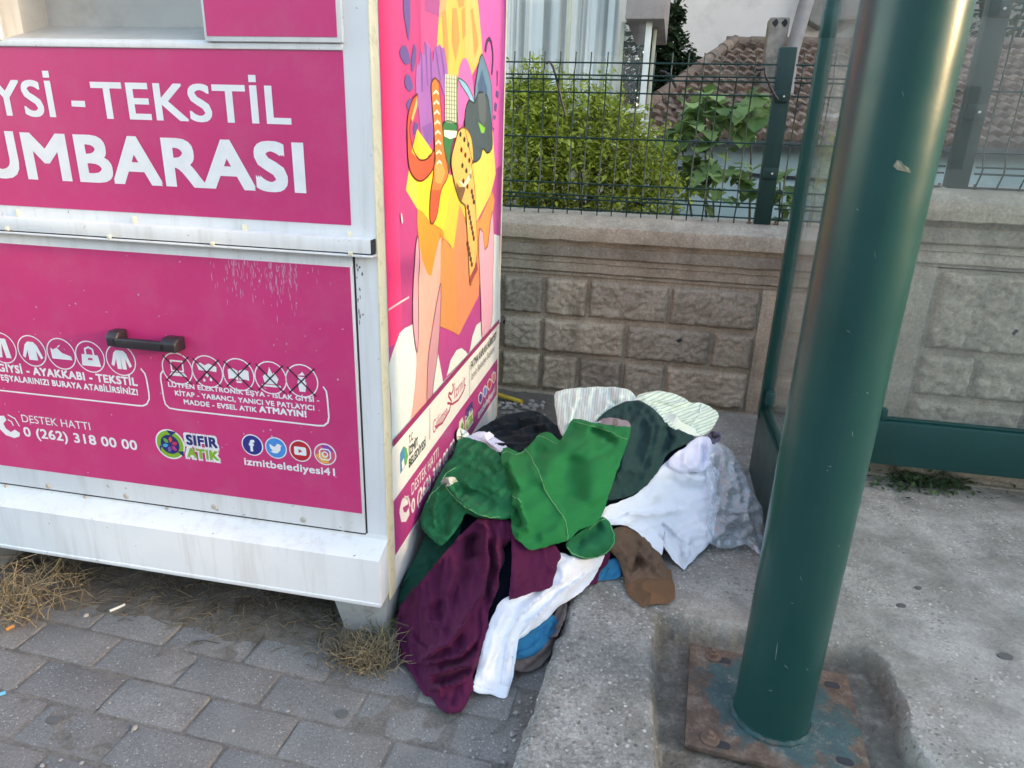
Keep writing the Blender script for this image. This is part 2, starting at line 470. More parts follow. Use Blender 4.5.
def fabric(name, c, rough=0.9, weave=900, wv=0.35, var=0.04, stripes=None, sheen=0.04):
    m_, t, b = newmat(name)
    tc = t.nodes.new('ShaderNodeTexCoord')
    co = tc.outputs['Object']
    base = ramp(t, nz(t, co, 7, 6, 0.6), [(0.3, tuple(x * (1 - var) for x in c)), (0.7, tuple(min(1, x * (1 + var)) for x in c))])
    if stripes:
        uv = tc.outputs['UV']
        wvn = N(t, 'ShaderNodeTexWave', wave_type='BANDS', bands_direction='X'); wvn.inputs['Scale'].default_value = stripes[0]
        wvn.inputs['Distortion'].default_value = 0.0
        t.links.new(uv, wvn.inputs['Vector'])
        s_ = ramp(t, wvn.outputs['Fac'], [(0.70, (0, 0, 0)), (0.88, (1, 1, 1))])
        base = mixc(t, s_, base, (*stripes[1], 1))
    g = ramp(t, nz(t, co, 420, 3, 0.7), [(0.3, (0.88,) * 3), (0.7, (1.1,) * 3)])
    base = mixc(t, 1.0, base, g, 'MULTIPLY')
    t.links.new(base, b.inputs['Base Color'])
    b.inputs['Roughness'].default_value = rough
    b.inputs['Specular IOR Level'].default_value = 0.2
    b.inputs['Sheen Weight'].default_value = sheen
    b.inputs['Sheen Roughness'].default_value = 0.4
    b1 = bump(t, nz(t, co, 600, 2, 0.6), b, wv, 0.0015)
    bump(t, nz(t, co, 70, 4, 0.6), b, 0.12, 0.003, b1)
    return m_

# ------------------------------------------------------------------ frames of reference (from measurements)
YB = 0.1848
BC = np.array([-0.3549, 1.7705, 0.0])              # front right corner of the donation bin
BR = np.array([math.cos(YB), -math.sin(YB), 0])    # its rightward axis
BS = np.array([math.sin(YB), math.cos(YB), 0])     # its backward axis
BD = 1.5386
WA = -0.2053
WW = np.array([math.cos(WA), math.sin(WA), 0])
WN = np.array([-WW[1], WW[0], 0])
WP = np.array([0, 3.804, 0.0])
SLAB = 0.09
KA = np.array([0.044, 1.305]); KD = np.array([0.165, 0.570]); KD = KD / np.linalg.norm(KD)
KN = np.array([KD[1], -KD[0]])                     # to the slab side
def kerb_d(x, y):
    return (x - KA[0]) * KN[0] + (y - KA[1]) * KN[1]
def ground_z(x, y):
    return SLAB if kerb_d(x, y) > -0.005 else 0.0

# ------------------------------------------------------------------ ground
g = MB()
g.add([(-600, -600, -0.03), (600, -600, -0.03), (600, 600, -0.03), (-600, 600, -0.03)], [(0, 1, 2, 3)])
tag(g.build('ground', M['dirt']), kind='structure')

rnd = random.Random(5)
# pavers laid in running bond
pav = MB()
byaw = -YB - 0.045
bx = np.array([math.cos(byaw), math.sin(byaw)]); by = np.array([-math.sin(byaw), math.cos(byaw)])
L_, W_, gap = 0.272, 0.132, 0.006
P0 = BC[:2] + BR[:2] * (-0.387) + BS[:2] * (-0.214)
for j in range(-12, 6):
    for i in range(-10, 8):
        x0 = i * L_ + (0.5 * L_ if j % 2 else 0); y0 = j * W_
        c = P0 + bx * (x0 + L_ / 2) + by * (y0 + W_ / 2)
        if kerb_d(*c) > -0.01 or c[1] > 2.15 or c[1] < 0.1: continue
        dz = rnd.uniform(-0.0025, 0.002); tx = rnd.uniform(-0.008, 0.008); ty = rnd.uniform(-0.012, 0.012)
        jx = rnd.uniform(-0.002, 0.002); jy = rnd.uniform(-0.002, 0.002)
        rings = []
        for ins, z in ((0, -0.03), (0, -0.005), (0.0018, -0.0016), (0.005, 0)):
            ring = []
            hx, hy = L_ / 2 - gap / 2 - ins, W_ / 2 - gap / 2 - ins
            # rounded corners and slightly worn outline
            for (sx, sy) in ((-1, -1), (1, -1), (1, 1), (-1, 1)):
                for k in range(6):
                    if sx * sy > 0: pass
                    a0 = {(-1, -1): math.pi, (1, -1): 1.5 * math.pi, (1, 1): 0, (-1, 1): .5 * math.pi}[(sx, sy)]
                    a = a0 + k / 5 * math.pi / 2
                    rr = 0.011
                    ring.append((sx * (hx - rr) + rr * math.cos(a), sy * (hy - rr) + rr * math.sin(a), z))
            rings.append(ring)
        vs = []; fs = []
        n = len(rings[0])
        for k, ring in enumerate(rings):
            for (px, py, pz) in ring:
                ww = 0.0020 * noise.noise(Vector((px * 40 + i * 7, py * 40 + j * 9, k)))
                q = c + bx * (px + jx + ww) + by * (py + jy + ww)
                vs.append((q[0], q[1], pz + dz + px * tx + py * ty))
        for k in range(len(rings) - 1):
            for a in range(n):
                fs.append((k * n + a, k * n + (a + 1) % n, (k + 1) * n + (a + 1) % n, (k + 1) * n + a))
        fs.append(tuple((len(rings) - 1) * n + a for a in range(n)))
        pav.add(vs, fs)
o = pav.build('pavement', M['paver'], smooth=True, angle=50)
tag(o, kind='structure')
def sheet(name, mat, x0, x1, y0, y1, st, zf, keep=None, kind='structure'):
    nx = int((x1 - x0) / st) + 1; ny = int((y1 - y0) / st) + 1
    vs = []; fs = []
    for j in range(ny):
        for i in range(nx):
            x = x0 + i * st; y = y0 + j * st
            vs.append((x, y, zf(x, y)))
    for j in range(ny - 1):
        for i in range(nx - 1):
            if keep is None or keep(x0 + (i + .5) * st, y0 + (j + .5) * st):
                fs.append((j * nx + i, j * nx + i + 1, (j + 1) * nx + i + 1, (j + 1) * nx + i))
    mb = MB(); mb.v = vs; mb.f = fs
    bmo = mb.build(name, mat, smooth=True, angle=180)
    tag(bmo, kind=kind)
    return bmo
def nn(x, y, s, z=0.0):
    return noise.noise(Vector((x * s, y * s, z)))
sheet('paver_bed', M['sand'], -3.2, 1.0, 0.0, 2.3, 0.03, lambda x, y: -0.0027 + 0.0030 * nn(x, y, 11) + 0.0020 * nn(x, y, 40), lambda x, y: kerb_d(x, y) < 0.05)
# dusty earth under and behind the bin
def dirt_z(x, y):
    s = (x - BC[0]) * BS[0] + (y - BC[1]) * BS[1]
    t = (x - BC[0]) * BR[0] + (y - BC[1]) * BR[1]
    a = min(1, max(0, (s + 0.20 + 0.07 * nn(x, y, 5)) / 0.14)) if t < 0.08 else min(1, max(0, (s - 0.35) / 0.3))
    b = min(1, max(0, (s - 1.0) / 0.8))
    return -0.02 + a * 0.030 + b * 0.071 + 0.012 * a * nn(x, y, 6) + 0.006 * a * nn(x, y, 22)
sheet('dirt_path', M['dirt'], -3.2, 1.4, 1.5, 4.4, 0.025, dirt_z, lambda x, y: kerb_d(x, y) < 0.03)

# concrete slab with its kerb edge and the sunken pocket of the pole
PLC = np.array([0.735, 1.475]); PYAW = -0.20
def pit_local(x, y):
    dx, dy = x - PLC[0], y - PLC[1]
    c, s_ = math.cos(-PYAW), math.sin(-PYAW)
    return dx * c - dy * s_, dx * s_ + dy * c
PITQ = 0.0
def slab_z(x, y):
    global PITQ
    PITQ = 0.0
    d = kerb_d(x, y) + 0.012 * nn(x, y, 9, 3) + 0.006 * nn(x, y, 30, 1)
    z = SLAB + 0.004 * nn(x, y, 5) + 0.002 * nn(x, y, 24) + 0.0012 * nn(x, y, 70)
    if d < 0.035:
        q = max(0.0, d) / 0.035
        z -= 0.028 * (1 - q) ** 2 + 0.006 * (1 - q) * nn(x, y, 45)
    if d < 0:
        z = -0.03
    px, py = pit_local(x, y)
    hx0, hx1, hy0, hy1 = -0.325 + 0.03 * nn(x, y, 5, 7), 0.35 + 0.03 * nn(x, y, 6, 2), -0.62, 0.285 + 0.02 * nn(x, y, 7, 5)
    e = min(px - hx0, hx1 - px, py - hy0, hy1 - py)
    # rounded far right corner
    if px > hx1 - 0.10 and py > hy1 - 0.10:
        e = min(e, 0.10 - math.hypot(px - hx1 + 0.10, py - hy1 + 0.10))
    e += 0.010 * nn(x, y, 28, 13) + 0.005 * nn(x, y, 75, 17)
    if e > 0:
        q = min(1, e / (0.030 + 0.010 * nn(x, y, 8, 11)))
        z -= 0.064 * q + 0.006 * q * nn(x, y, 14) + 0.004 * q * nn(x, y, 50)
        PITQ = q
    return z
def slab_grid():
    mb = MB(); slab_grid.pit = []
    def part(a0, a1, st, b0, b1, bt):
        na = int(round((a1 - a0) / st)); nb = int(round((b1 - b0) / bt))
        vs = []; fs = []
        for j in range(nb + 1):
            for i in range(na + 1):
                a = a0 + i * (a1 - a0) / na; b = b0 + j * (b1 - b0) / nb
                p = KA + KN * a + KD * b
                vs.append((p[0], p[1], slab_z(p[0], p[1]))); slab_grid.pit.append(PITQ)
        for j in range(nb):
            for i in range(na):
                k = j * (na + 1) + i
                fs.append((k, k + 1, k + na + 2, k + na + 1))
        mb.add(vs, fs)
    part(-0.03, 1.47, 0.007, -0.5, 2.3, 0.009)
    part(1.47, 9.0, 0.12, -0.5, 2.3, 0.1)
    part(-0.03, 9.0, 0.12, 2.3, 3.6, 0.05)
    part(-0.03, 9.0, 0.12, -6, -0.5, 0.2)
    return mb
o = slab_grid().build('sidewalk', M['concrete'], smooth=True, angle=55)
at_ = o.data.attributes.new('pit', 'FLOAT', 'POINT')
at_.data.foreach_set('value', slab_grid.pit)
tag(o, kind='structure')

# ------------------------------------------------------------------ garden wall
def wl(X, Y, z):
    p = WP + WW * X + WN * Y
    return (p[0], p[1], z)
def rock_block(mb, X0, X1, z0, z1, y, amp=0.032, st=0.010, seed=0):
    nx = max(3, int((X1 - X0) / st)); nz_ = max(3, int((z1 - z0) / st))
    vs = []; fs = []
    for j in range(nz_ + 1):
        for i in range(nx + 1):
            a = i / nx; b = j / nz_
            X = X0 + (X1 - X0) * a; z = z0 + (z1 - z0) * b
            e = min(a * (X1 - X0), (1 - a) * (X1 - X0), b * (z1 - z0), (1 - b) * (z1 - z0))
            q = min(1, e / (0.016 + 0.012 * noise.noise(Vector((X * 20, z * 20, 5))))); q = max(0, q); q = q * q * (3 - 2 * q)
            wx = X + 0.02 * noise.noise(Vector((X * 13, z * 13, seed)))
            wz = z + 0.02 * noise.noise(Vector((X * 13, z * 13, seed + 9)))
            dd, _ = noise.voronoi(Vector((wx * 19, wz * 25, seed)))
            crack = min(1, (dd[1] - dd[0]) / 0.24)
            crack = crack ** 0.6
            h = 0.50 * crack + 0.42 * (0.5 + 0.5 * noise.noise(Vector((X * 24, z * 24, seed + 3)))) + 0.25 * dd[0]
            if e <= 0: h = -0.12
            vs.append((X, y - amp * q * (h + 0.25) + (0.008 if e <= 0 else 0), z))
    for j in range(nz_):
        for i in range(nx):
            k = j * (nx + 1) + i
            fs.append((k, k + 1, k + nx + 2, k + nx + 1))
    mb.add(vs, fs)
def garden_wall(label, X0, X1, Y0, ztop, dz, panels, name='garden_wall'):
    root = empty(name, tuple(WP + WN * Y0), WA)
    t = ztop
    # plinth slab behind the panels
    body = MB(); body.box(X0, X1, 0.012, 0.26, -0.05, t - 0.27)
    body.build('body', M['stone'], root)
    # coping and mouldings, one swept profile
    prof = [(-0.062, t - 0.002), (-0.066, t - 0.012), (-0.066, t - 0.073), (-0.058, t - 0.080), (-0.030, t - 0.082), (-0.026, t - 0.103), (-0.044, t - 0.108), (-0.044, t - 0.160),
            (-0.038, t - 0.166), (-0.026, t - 0.170), (-0.026, t - 0.196), (-0.018, t - 0.200), (-0.018, t - 0.245), (-0.004, t - 0.256), (-0.004, t - 0.262), (0.28, t - 0.262), (0.28, t + 0.045), (0.20, t + 0.05), (0.02, t + 0.03)]
    mb = MB()
    n = len(prof); nx = int((X1 - X0) / 0.03)
    vs = []; fs = []
    for i in range(nx + 1):
        X = X0 + (X1 - X0) * i / nx
        for k, (y, z) in enumerate(prof):
            a = 0.004 if k < 15 else 0.0
            vs.append((X, y + a * noise.noise(Vector((X * 8, z * 20, 1))) + a * 0.7 * noise.noise(Vector((X * 35, z * 40, 4))), z + (0.0035 if k < 15 else 0.002) * noise.noise(Vector((X * 10, y * 30, 6)))))
    for i in range(nx):
        for k in range(n):
            fs.append((i * n + k, i * n + (k + 1) % n, (i + 1) * n + (k + 1) % n, (i + 1) * n + k))
    fs.append(tuple(range(n))); fs.append(tuple(nx * n + k for k in range(n - 1, -1, -1)))
    mb.add(vs, fs)
    mb.build('coping', M['stone'], root, smooth=True, angle=35)
    for (p0, p1, rows) in panels:
        pb = MB()
        for (z0, z1, xs) in rows:
            for a, b in zip(xs[:-1], xs[1:]):
                rock_block(pb, a + 0.007, b - 0.007, z0 + 0.006, z1 - 0.006, 0.009, seed=int(a * 100 + z0 * 1000) % 97)
        pb.build('panel', M['stone'], root, smooth=True, angle=180)
    # raised frame round each panel
    edges = [X0] + [v for p in panels for v in (p[0], p[1])] + [X1]
    zt, zb = t - 0.270, 0.085
    fr = MB()
    ptop = max(r[1] for r in panels[0][2])
    fr.box(X0, X1, -0.004, 0.03, ptop + 0.012, t - 0.255)
    fr.box(X0, X1, -0.012, 0.03, -0.05, 0.098)
    for a, b in zip(edges[0::2], edges[1::2]):
        if b - a > 0.02:
            fr.box(a, b - 0.012, -0.0005, 0.03, 0.098, ptop + 0.012)
    fr.build('panel_frame', M['stone'], root, bevel=0.006)
    tag(root, label, 'wall')
    return root
def weep_hole(root, X, z, Y0):
    mb = MB(); mb.tube([(X, -0.024, z), (X, 0.02, z)], 0.013, 12); mb.build('weep_hole', M['dark_gap'], root)
rowsA = lambda xs1, xs2, xs3: [(0.55, 0.77, xs1), (0.335, 0.54, xs2), (0.105, 0.325, xs3)]
wallA = garden_wall('weathered grey garden wall of cast stone blocks behind the clothes pile', -2.6, 1.80, 0.0, 1.055, 0,
    [(-2.55, 1.31, rowsA([-2.5, -1.9, -1.35, -0.85, -0.07, 0.165, 0.41, 0.847, 1.31], [-2.5, -1.6, -1.1, -0.45, -0.07, 0.165, 0.63, 1.09, 1.31], [-2.5, -2.0, -1.2, -0.7, -0.07, 0.165, 0.38, 0.63, 0.865, 1.31]))])
wb_ = MB()
wallB = garden_wall('taller stretch of stone garden wall behind the bus shelter glass', 1.745, 6.2, -0.60, 1.305, 0,
    [(1.90, 6.0, [(0.69, 1.03, [1.9, 2.32, 2.75, 3.4, 4.1, 4.7, 5.4, 6.0]), (0.485, 0.68, [1.9, 2.12, 2.55, 3.1, 3.6, 4.3, 5.1, 6.0]), (0.29, 0.475, [1.9, 2.35, 2.8, 3.3, 4.0, 4.8, 5.5, 6.0]), (0.11, 0.28, [1.9, 2.1, 2.6, 3.2, 3.8, 4.6, 5.2, 6.0])])])
for px_, wl_, Y_ in (((506, 321), wallA, 0.0), ((679, 339), wallA, 0.0), ((1013, 331), wallB, -0.60)):
    q_ = on_plane(*px_, WP + WN * Y_, WN) - WP
    weep_hole(wl_, float(q_ @ WW), float(q_[2]), Y_)
rb = MB(); rb.box(1.747, 2.1, 0.26, 0.64, -0.05, 1.30)
rb.build('return', M['stone'], wallB)

# ------------------------------------------------------------------ green mesh fence on the wall
def mesh_panel(X0, X1, Y, z0, rz, parent, seed=0, flip=False):
    mb = MB(); r = random.Random(seed)
    st = 0.0795
    # z profile with V folds
    zs = rz
    n = int((X1 - X0) / st)
    for i in range(n + 1):
        X = X0 + i * st
        jj = r.uniform(-0.003, 0.003)
        pts = []
        for (z, dy) in zs:
            pts.append((X + jj, Y + dy, z0 + z))
        mb.tube(pts, 0.0036, 5)
    for (z, dy) in zs[1:-1]:
        if dy > -0.03 or True:
            mb.tube([(X0 - 0.03, Y + dy - 0.006, z0 + z), ((X0 + X1) / 2, Y + dy - 0.006, z0 + z - 0.002), (X1 + 0.03, Y + dy - 0.006, z0 + z)], 0.0042, 5)
    return mb.build('wire_panel', M['green_fence'], parent, smooth=True)
def fence_post(parent, X, Y, z0, z1, wx=0.082, wy=0.055, clamps=(0.26, 0.62)):
    mb = MB(); mb.box(X - wx / 2, X + wx / 2, Y - wy / 2, Y + wy / 2, z0, z1)
    mb.build('post', M['green_fence'], parent, bevel=0.006)
    fb = MB(); fb.box(X - 0.085, X + 0.085, Y - 0.05, Y + 0.05, z0 - 0.008, z0 + 0.004)
    fb.build('foot_plate', M['rust'], parent, bevel=0.003)
    for sx in (-1, 1):
        bb = MB(); bb.lathe([(0.012, 0), (0.012, 0.01), (0.006, 0.012), (0.006, 0.025)], (X + sx * 0.066, Y - 0.02, z0 + 0.004), 6)
        bb.build('bolt', M['rust'], parent)
    for cz in clamps:
        cb = MB(); cb.box(X - wx / 2 + 0.008, X + wx / 2 - 0.008, Y - wy / 2 - 0.010, Y - wy / 2 + 0.01, z0 + cz - 0.028, z0 + cz + 0.028)
        c_ = cb.build('clamp', M['green_fence'], parent, bevel=0.004)
        nb = MB(); nb.tube([(X + 0.01, Y - wy / 2 - 0.010, z0 + cz), (X + 0.01, Y - wy / 2 - 0.016, z0 + cz)], 0.005, 8)
        nb.build('clamp_bolt', M['offwhite'], c_)
fold = [(-0.02, 0), (0.045, 0), (0.075, 0.0), (0.100, -0.028), (0.125, 0.0), (0.185, 0), (0.41, 0), (0.635, 0), (0.695, -0.028), (0.715, -0.026), (0.775, 0), (0.83, 0)]
f1 = empty('mesh_fence', tuple(WP), WA)
tag(f1, 'green welded mesh fence panels bolted to a square post above the garden wall', 'fence')
Z1 = 1.085
rz1 = [(0.045 - 0.05, 0), (0.04, 0), (0.095, -0.028), (0.115, -0.028), (0.175, 0), (0.405, 0), (0.625, 0), (0.685, -0.028), (0.705, -0.028), (0.765, 0), (0.815, 0)]
mesh_panel(-2.45, 1.20, 0.12, Z1, rz1, f1, 1)
mesh_panel(1.345, 1.80, 0.12, Z1, rz1, f1, 2)
fence_post(f1, 1.272, 0.15, 1.09, 1.93)
f2 = empty('mesh_fence', tuple(WP - WN * 0.60), WA)
tag(f2, 'green mesh fence with bent wires and a post seen through the shelter glass', 'fence')
rz2 = [(-0.01, 0), (0.02, 0), (0.075, -0.03), (0.10, -0.03), (0.155, 0), (0.38, 0), (0.60, 0), (0.655, -0.03), (0.68, -0.03), (0.74, 0), (0.80, 0)]
mesh_panel(1.72, 1.82, 0.11, 1.33, rz2, f2, 3)
mesh_panel(1.99, 6.0, 0.11, 1.33, rz2, f2, 4)
fence_post(f2, 1.925, 0.14, 1.335, 2.18, clamps=(0.30, 0.66))
# loose black cable ties on the fence
def cable(label, pts):
    mb = MB(); mb.tube(pts, 0.0065, 6)
    c_ = np.mean(np.array(pts), axis=0)
    mb.v = [tuple(np.array(p) - c_) for p in mb.v]
    o = mb.build('cable_tie', M['dark_plastic'], smooth=True)
    o.location = c_
    tag(o, label, 'cable tie', 'loose black ties left on the fence')
def fpts(px, Y=0.10):
    return [tuple(on_plane(u, v, WP + WN * Y, WN)) for u, v in px]
cable('long black cable tie dangling from the mesh fence before the curtains', fpts([(546, 63), (550, 62), (553, 67), (557, 80), (561, 98), (566, 117)]))
cable('short curved black cable tie on the mesh fence before the tiled roof', fpts([(660, 71), (665, 72), (671, 77), (674, 84), (676, 88)]))
cable('thin black cable tie hanging on the mesh fence beside the green post', fpts([(757, 70), (765, 69), (765, 74), (769, 84), (774, 94), (778, 100)]))

# ------------------------------------------------------------------ bus shelter
SC = np.array([1.088, 2.815, SLAB])                # back corner of the shelter
sh = empty('bus_shelter', tuple(SC), -YB)          # local X to the right, Y to the back
tag(sh, 'dark green bus shelter with glass sides and a thick round steel pole', 'bus shelter')
def shl(p):
    d = np.array([p[0] - SC[0], p[1] - SC[1]])
    return d @ BR[:2], d @ BS[:2]
plx, ply = shl((0.7241, 1.4501))
z_ = lambda z: z - SLAB
pm = MB()
prof = [(0.112, z_(0.045)), (0.104, z_(0.055)), (0.0975, z_(0.066)), (0.0958, z_(0.075))] + [(0.0958, z_(0.2 + 0.2 * k)) for k in range(14)]
pm.lathe(prof, (plx, ply, 0), 64)
pole = pm.build('pole', M['green'], sh, smooth=True, angle=60)
# scuff where the paint has chipped
scf = MB()
cs = [(893, 166), (897, 160), (901, 161), (904, 165), (909, 168), (911, 173), (907, 172), (902, 171), (897, 170)]
def on_cyl(u, v, rad):
    d = ray(u, v); a = d[0] ** 2 + d[1] ** 2
    ox, oy = -0.7241, -1.4501
    b = d[0] * ox + d[1] * oy; c_ = ox * ox + oy * oy - rad * rad
    q = (-b - math.sqrt(max(0, b * b - a * c_))) / a
    return CAMP + d * q
def w2s(p):
    a, b = shl(p); return (a, b, p[2] - SLAB)
scf.add([w2s(on_cyl(u, v, 0.0964)) for u, v in cs], [tuple(range(len(cs)))])
scf.build('paint_chip', pbr('chipped_primer', (0.14, 0.16, 0.13, 1), 0.9, 0.3, 60), pole)
chipm = pbr('paint_scratch', (0.13, 0.19, 0.18, 1), 0.8, 0.3, 60)
for (u, v, du, dv, wd__) in ((778, 640, -3, 22, 1.0), (783, 664, 6, 5, 0.8), (828, 466, 4, 1, 1.3), (826, 470, 3, 1, 1.0), (800, 575, 2, 7, 0.8), (768, 690, 5, 1, 1.0), (852, 430, 1, 8, 0.8), (846, 330, 5, 3, 0.9), (874, 250, 2, 9, 0.7), (866, 392, 3, 2, 1.2), (806, 668, 3, 3, 1.1), (790, 602, 4, 2, 0.9), (902, 90, 2, 8, 0.8), (838, 545, 2, 2, 1.3), (856, 208, 3, 3, 1.0)):
    q_ = MB(); L_n = math.hypot(du, dv); nx_, ny_ = -dv / L_n * wd__ / 2, du / L_n * wd__ / 2
    q_.add([w2s(on_cyl(*p_, 0.0963)) for p_ in ((u, v), (u + du * .5 + nx_, v + dv * .5 + ny_), (u + du, v + dv), (u + du * .5 - nx_, v + dv * .5 - ny_))], [(0, 1, 2, 3)])
    q_.build('paint_chip', chipm, pole)
# base plate
def plate_mat():
    m_, t, b = newmat('rusted_blue_plate')
    co = co_obj(t)
    rust = ramp(t, nz(t, co, 22, 8, 0.7), [(0.3, (0.055, 0.038, 0.030)), (0.5, (0.12, 0.075, 0.053)), (0.7, (0.21, 0.155, 0.12))])
    blue = ramp(t, nz(t, co, 30, 6, 0.7), [(0.3, (0.014, 0.055, 0.062)), (0.7, (0.035, 0.115, 0.122))])
    ln = N(t, 'ShaderNodeVectorMath', operation='LENGTH')
    t.links.new(co, ln.inputs[0])
    k = N(t, 'ShaderNodeMath', operation='MULTIPLY_ADD'); k.inputs[1].default_value = -1.75
    t.links.new(ln.outputs['Value'], k.inputs[0]); t.links.new(nz(t, co, 8, 8, 0.72), k.inputs[2])
    f = ramp(t, k.outputs[0], [(0.13, (0, 0, 0)), (0.24, (0.85,) * 3)])
    base = mixc(t, f, rust, blue)
    sand = ramp(t, nz(t, co, 24, 8, 0.8), [(0.54, (0, 0, 0)), (0.68, (0.75,) * 3)])
    base = mixc(t, sand, base, (0.27, 0.235, 0.20, 1))
    t.links.new(base, b.inputs['Base Color'])
    b.inputs['Roughness'].default_value = 0.72
    b1 = bump(t, f, b, 0.5, 0.003)
    bump(t, nz(t, co, 90, 6, 0.7), b, 0.6, 0.004, b1)
    return m_
bp_c = shl(PLC)
bp = MB()
PW, PD_ = 0.223, 0.195
bp.box(-PW, PW, -PD_, PD_, -0.009, 0.009)
base_plate = bp.build('base_plate', plate_mat(), sh, bevel=0.004)
base_plate.location = (bp_c[0], bp_c[1], z_(0.045))
base_plate.rotation_euler = (0, 0, -0.262 + YB)
def plate_xy(u, v):
    q = on_z(u, v, 0.054); dx, dy = q[0] - PLC[0], q[1] - PLC[1]
    c, s_ = math.cos(0.262), math.sin(0.262)
    return (dx * c - dy * s_, dx * s_ + dy * c)
for (ax, ay) in (plate_xy(723.5, 660.6), plate_xy(722, 745), plate_xy(832, 685), (0.165, -0.13)):
    sb = MB()
    pts = []
    for k in range(16):
        a = k / 16 * 2 * math.pi
        ca, sa = math.cos(a), math.sin(a)
        pts.append((ax + 0.012 * ca + (0.009 if ca > 0 else -0.009), ay + 0.012 * sa))
    sb.prism(pts, 0.0088, 0.0100, 'z')
    sb.build('bolt_slot', M['dark_gap'], base_plate)
    if ax < 0:
        bb = MB(); bb.lathe([(0.024, 0), (0.024, 0.004), (0.023, 0.005)], (ax - 0.030, ay + 0.008, 0.009), 20)
        bb.lathe([(0.014, 0.005), (0.014, 0.016), (0.012, 0.018), (0.008, 0.018), (0.008, 0.026), (0.006, 0.027)], (ax - 0.030, ay + 0.008, 0.009), 6)
        bb.build('bolt', M['rust'], base_plate, smooth=True, angle=30)
wd = MB()
wd.tube([(plx + 0.1 * math.cos(a), ply + 0.1 * math.sin(a), z_(0.056)) for a in [k / 40 * 2 * math.pi for k in range(40)]], [0.009 + 0.0025 * math.sin(k * 2.4) for k in range(40)], 6, closed=True)
wd.build('weld', pbr('worn_teal_weld', (0.02, 0.075, 0.078, 1), 0.7, 0.35, 40, 0.8, 90, dirt=(0.17, 0.10, 0.07, 1), dscale=30, damt=0.8), sh, smooth=True)
# side frame: back post, kick rail, glass towards the pole
sp = MB(); sp.box(-0.004, 0.042, -0.02, 0.03, z_(0.36), 2.55)
sp.build('frame_post', M['green'], sh, bevel=0.005)
sp = MB(); sp.box(-0.006, 0.045, -0.022, 0.032, z_(1.86), z_(1.96))
sp.build('post_sleeve', M['green'], sh, bevel=0.006)
kr = MB(); kr.box(0.0, 0.05, ply + 0.36, 0.03, z_(SLAB - 0.01), z_(0.405))
kr.build('kick_rail', M['green'], sh, bevel=0.005)
ch = MB(); ch.box(0.012, 0.04, ply + 0.36, -0.02, z_(0.4055), z_(0.428))
ch.build('glass_channel', M['green'], sh, bevel=0.003)
sg = MB(); sg.box(0.022, 0.030, ply + 0.34, -0.02, z_(0.42), 2.5)
sg.build('side_glass', M['glass'], sh)
cp = MB(); cp.box(0.008, 0.045, -0.075, -0.02, z_(0.44), z_(0.50))
cp.build('glass_clip', M['green'], sh, bevel=0.006)
for zb_ in (0.30, 1.4, 2.3):
    bk = MB(); bk.tube([(0.026, ply + 0.365, z_(zb_)), (plx, ply, z_(zb_))], 0.016, 10)
    bk.build('bracket', M['green'], sh, smooth=True)
# back frame
br = MB(); br.box(0.05, 3.2, -0.045, 0.015, z_(0.218), z_(0.415))
br.build('back_rail', M['green'], sh, bevel=0.006)
bc_ = MB(); bc_.box(0.05, 3.2, -0.028, -0.006, z_(0.4152), z_(0.427))
bc_.build('glass_channel', M['green'], sh, bevel=0.003)
bg = MB(); bg.box(0.06, 3.2, -0.021, -0.013, z_(0.432), 2.5)
bg.build('back_glass', M['glass'], sh)
cp = MB(); cp.box(0.478, 0.503, -0.036, 0.0, z_(0.41), z_(0.465))
cp.build('glass_clip', M['green'], sh, bevel=0.005)
ft = MB(); ft.box(1.9, 1.96, -0.03, 0.01, z_(SLAB - 0.01), z_(0.22)); ft.build('rail_foot', M['green'], sh, bevel=0.004)
up_ = MB(); up_.box(0.05, 3.2, -0.05, 0.02, 2.5, 2.6); up_.box(-0.01, 0.05, ply, 0.02, 2.5, 2.6)
up_.build('top_beam', M['green'], sh, bevel=0.006)

# ------------------------------------------------------------------ clothing donation bin
bin_ = empty('clothing_bank', tuple(BC), -YB)      # local X right (bin lies at X<0), Y back, Z up
tag(bin_, 'white and magenta textile donation bin with a colourful poster on its side', 'donation bin')
BW, BH = 1.62, 2.12
def fpx(u, v, off=0.0):
    P = on_plane(u, v, BC - BS * off, BS) - BC
    return (float(P @ BR), float(P[2]))
def spx(u, v):
    P = on_plane(u, v, BC, BR) - BC
    return (float(P @ BS), float(P[2]))
bd = MB()
XS0, XS1, ZS0, ZS1 = -0.990, -0.418, 1.690, 1.97     # deposit slot
bd.box(-BW, -0.002, 0.0, 0.06, 1.19, ZS0)
bd.box(-BW, XS0, 0.0, 0.06, ZS0, BH); bd.box(XS1, -0.002, 0.0, 0.06, ZS0, BH); bd.box(XS0, XS1, 0.0, 0.06, ZS1, BH)
bd.box(-0.062, -0.002, 0.0, 0.06, 0.30, 1.19)
bd.box(-BW, -0.062, 0.012, 0.06, 0.30, 1.19)
bd.box(-BW, -0.0025, 0.058, BD - 0.002, 0.134, ZS0 - 0.01); bd.box(-BW, -0.0025, 0.17, BD - 0.002, ZS0 - 0.01, BH - 0.002); bd.box(XS1 + 0.001, -0.0025, 0.058, 0.17, ZS0 - 0.01, BH - 0.002); bd.box(-BW, XS0 - 0.001, 0.058, 0.17, ZS0 - 0.01, BH - 0.002); bd.box(XS0, XS1, 0.058, 0.17, ZS1 + 0.002, BH - 0.002)
bd.build('body', M['white'], bin_)
for ya, yb in ((0.0, 0.05), (BD - 0.022, BD)):
    ct = MB(); ct.box(-0.004, 0.0012, ya, yb, 0.134, BH)
    ct.build('corner_trim', M['cream'], bin_, bevel=0.0006)
sd = MB(); sd.box(-0.004, 0.0, 0.0505, BD - 0.0225, 0.134, BH - 0.001)
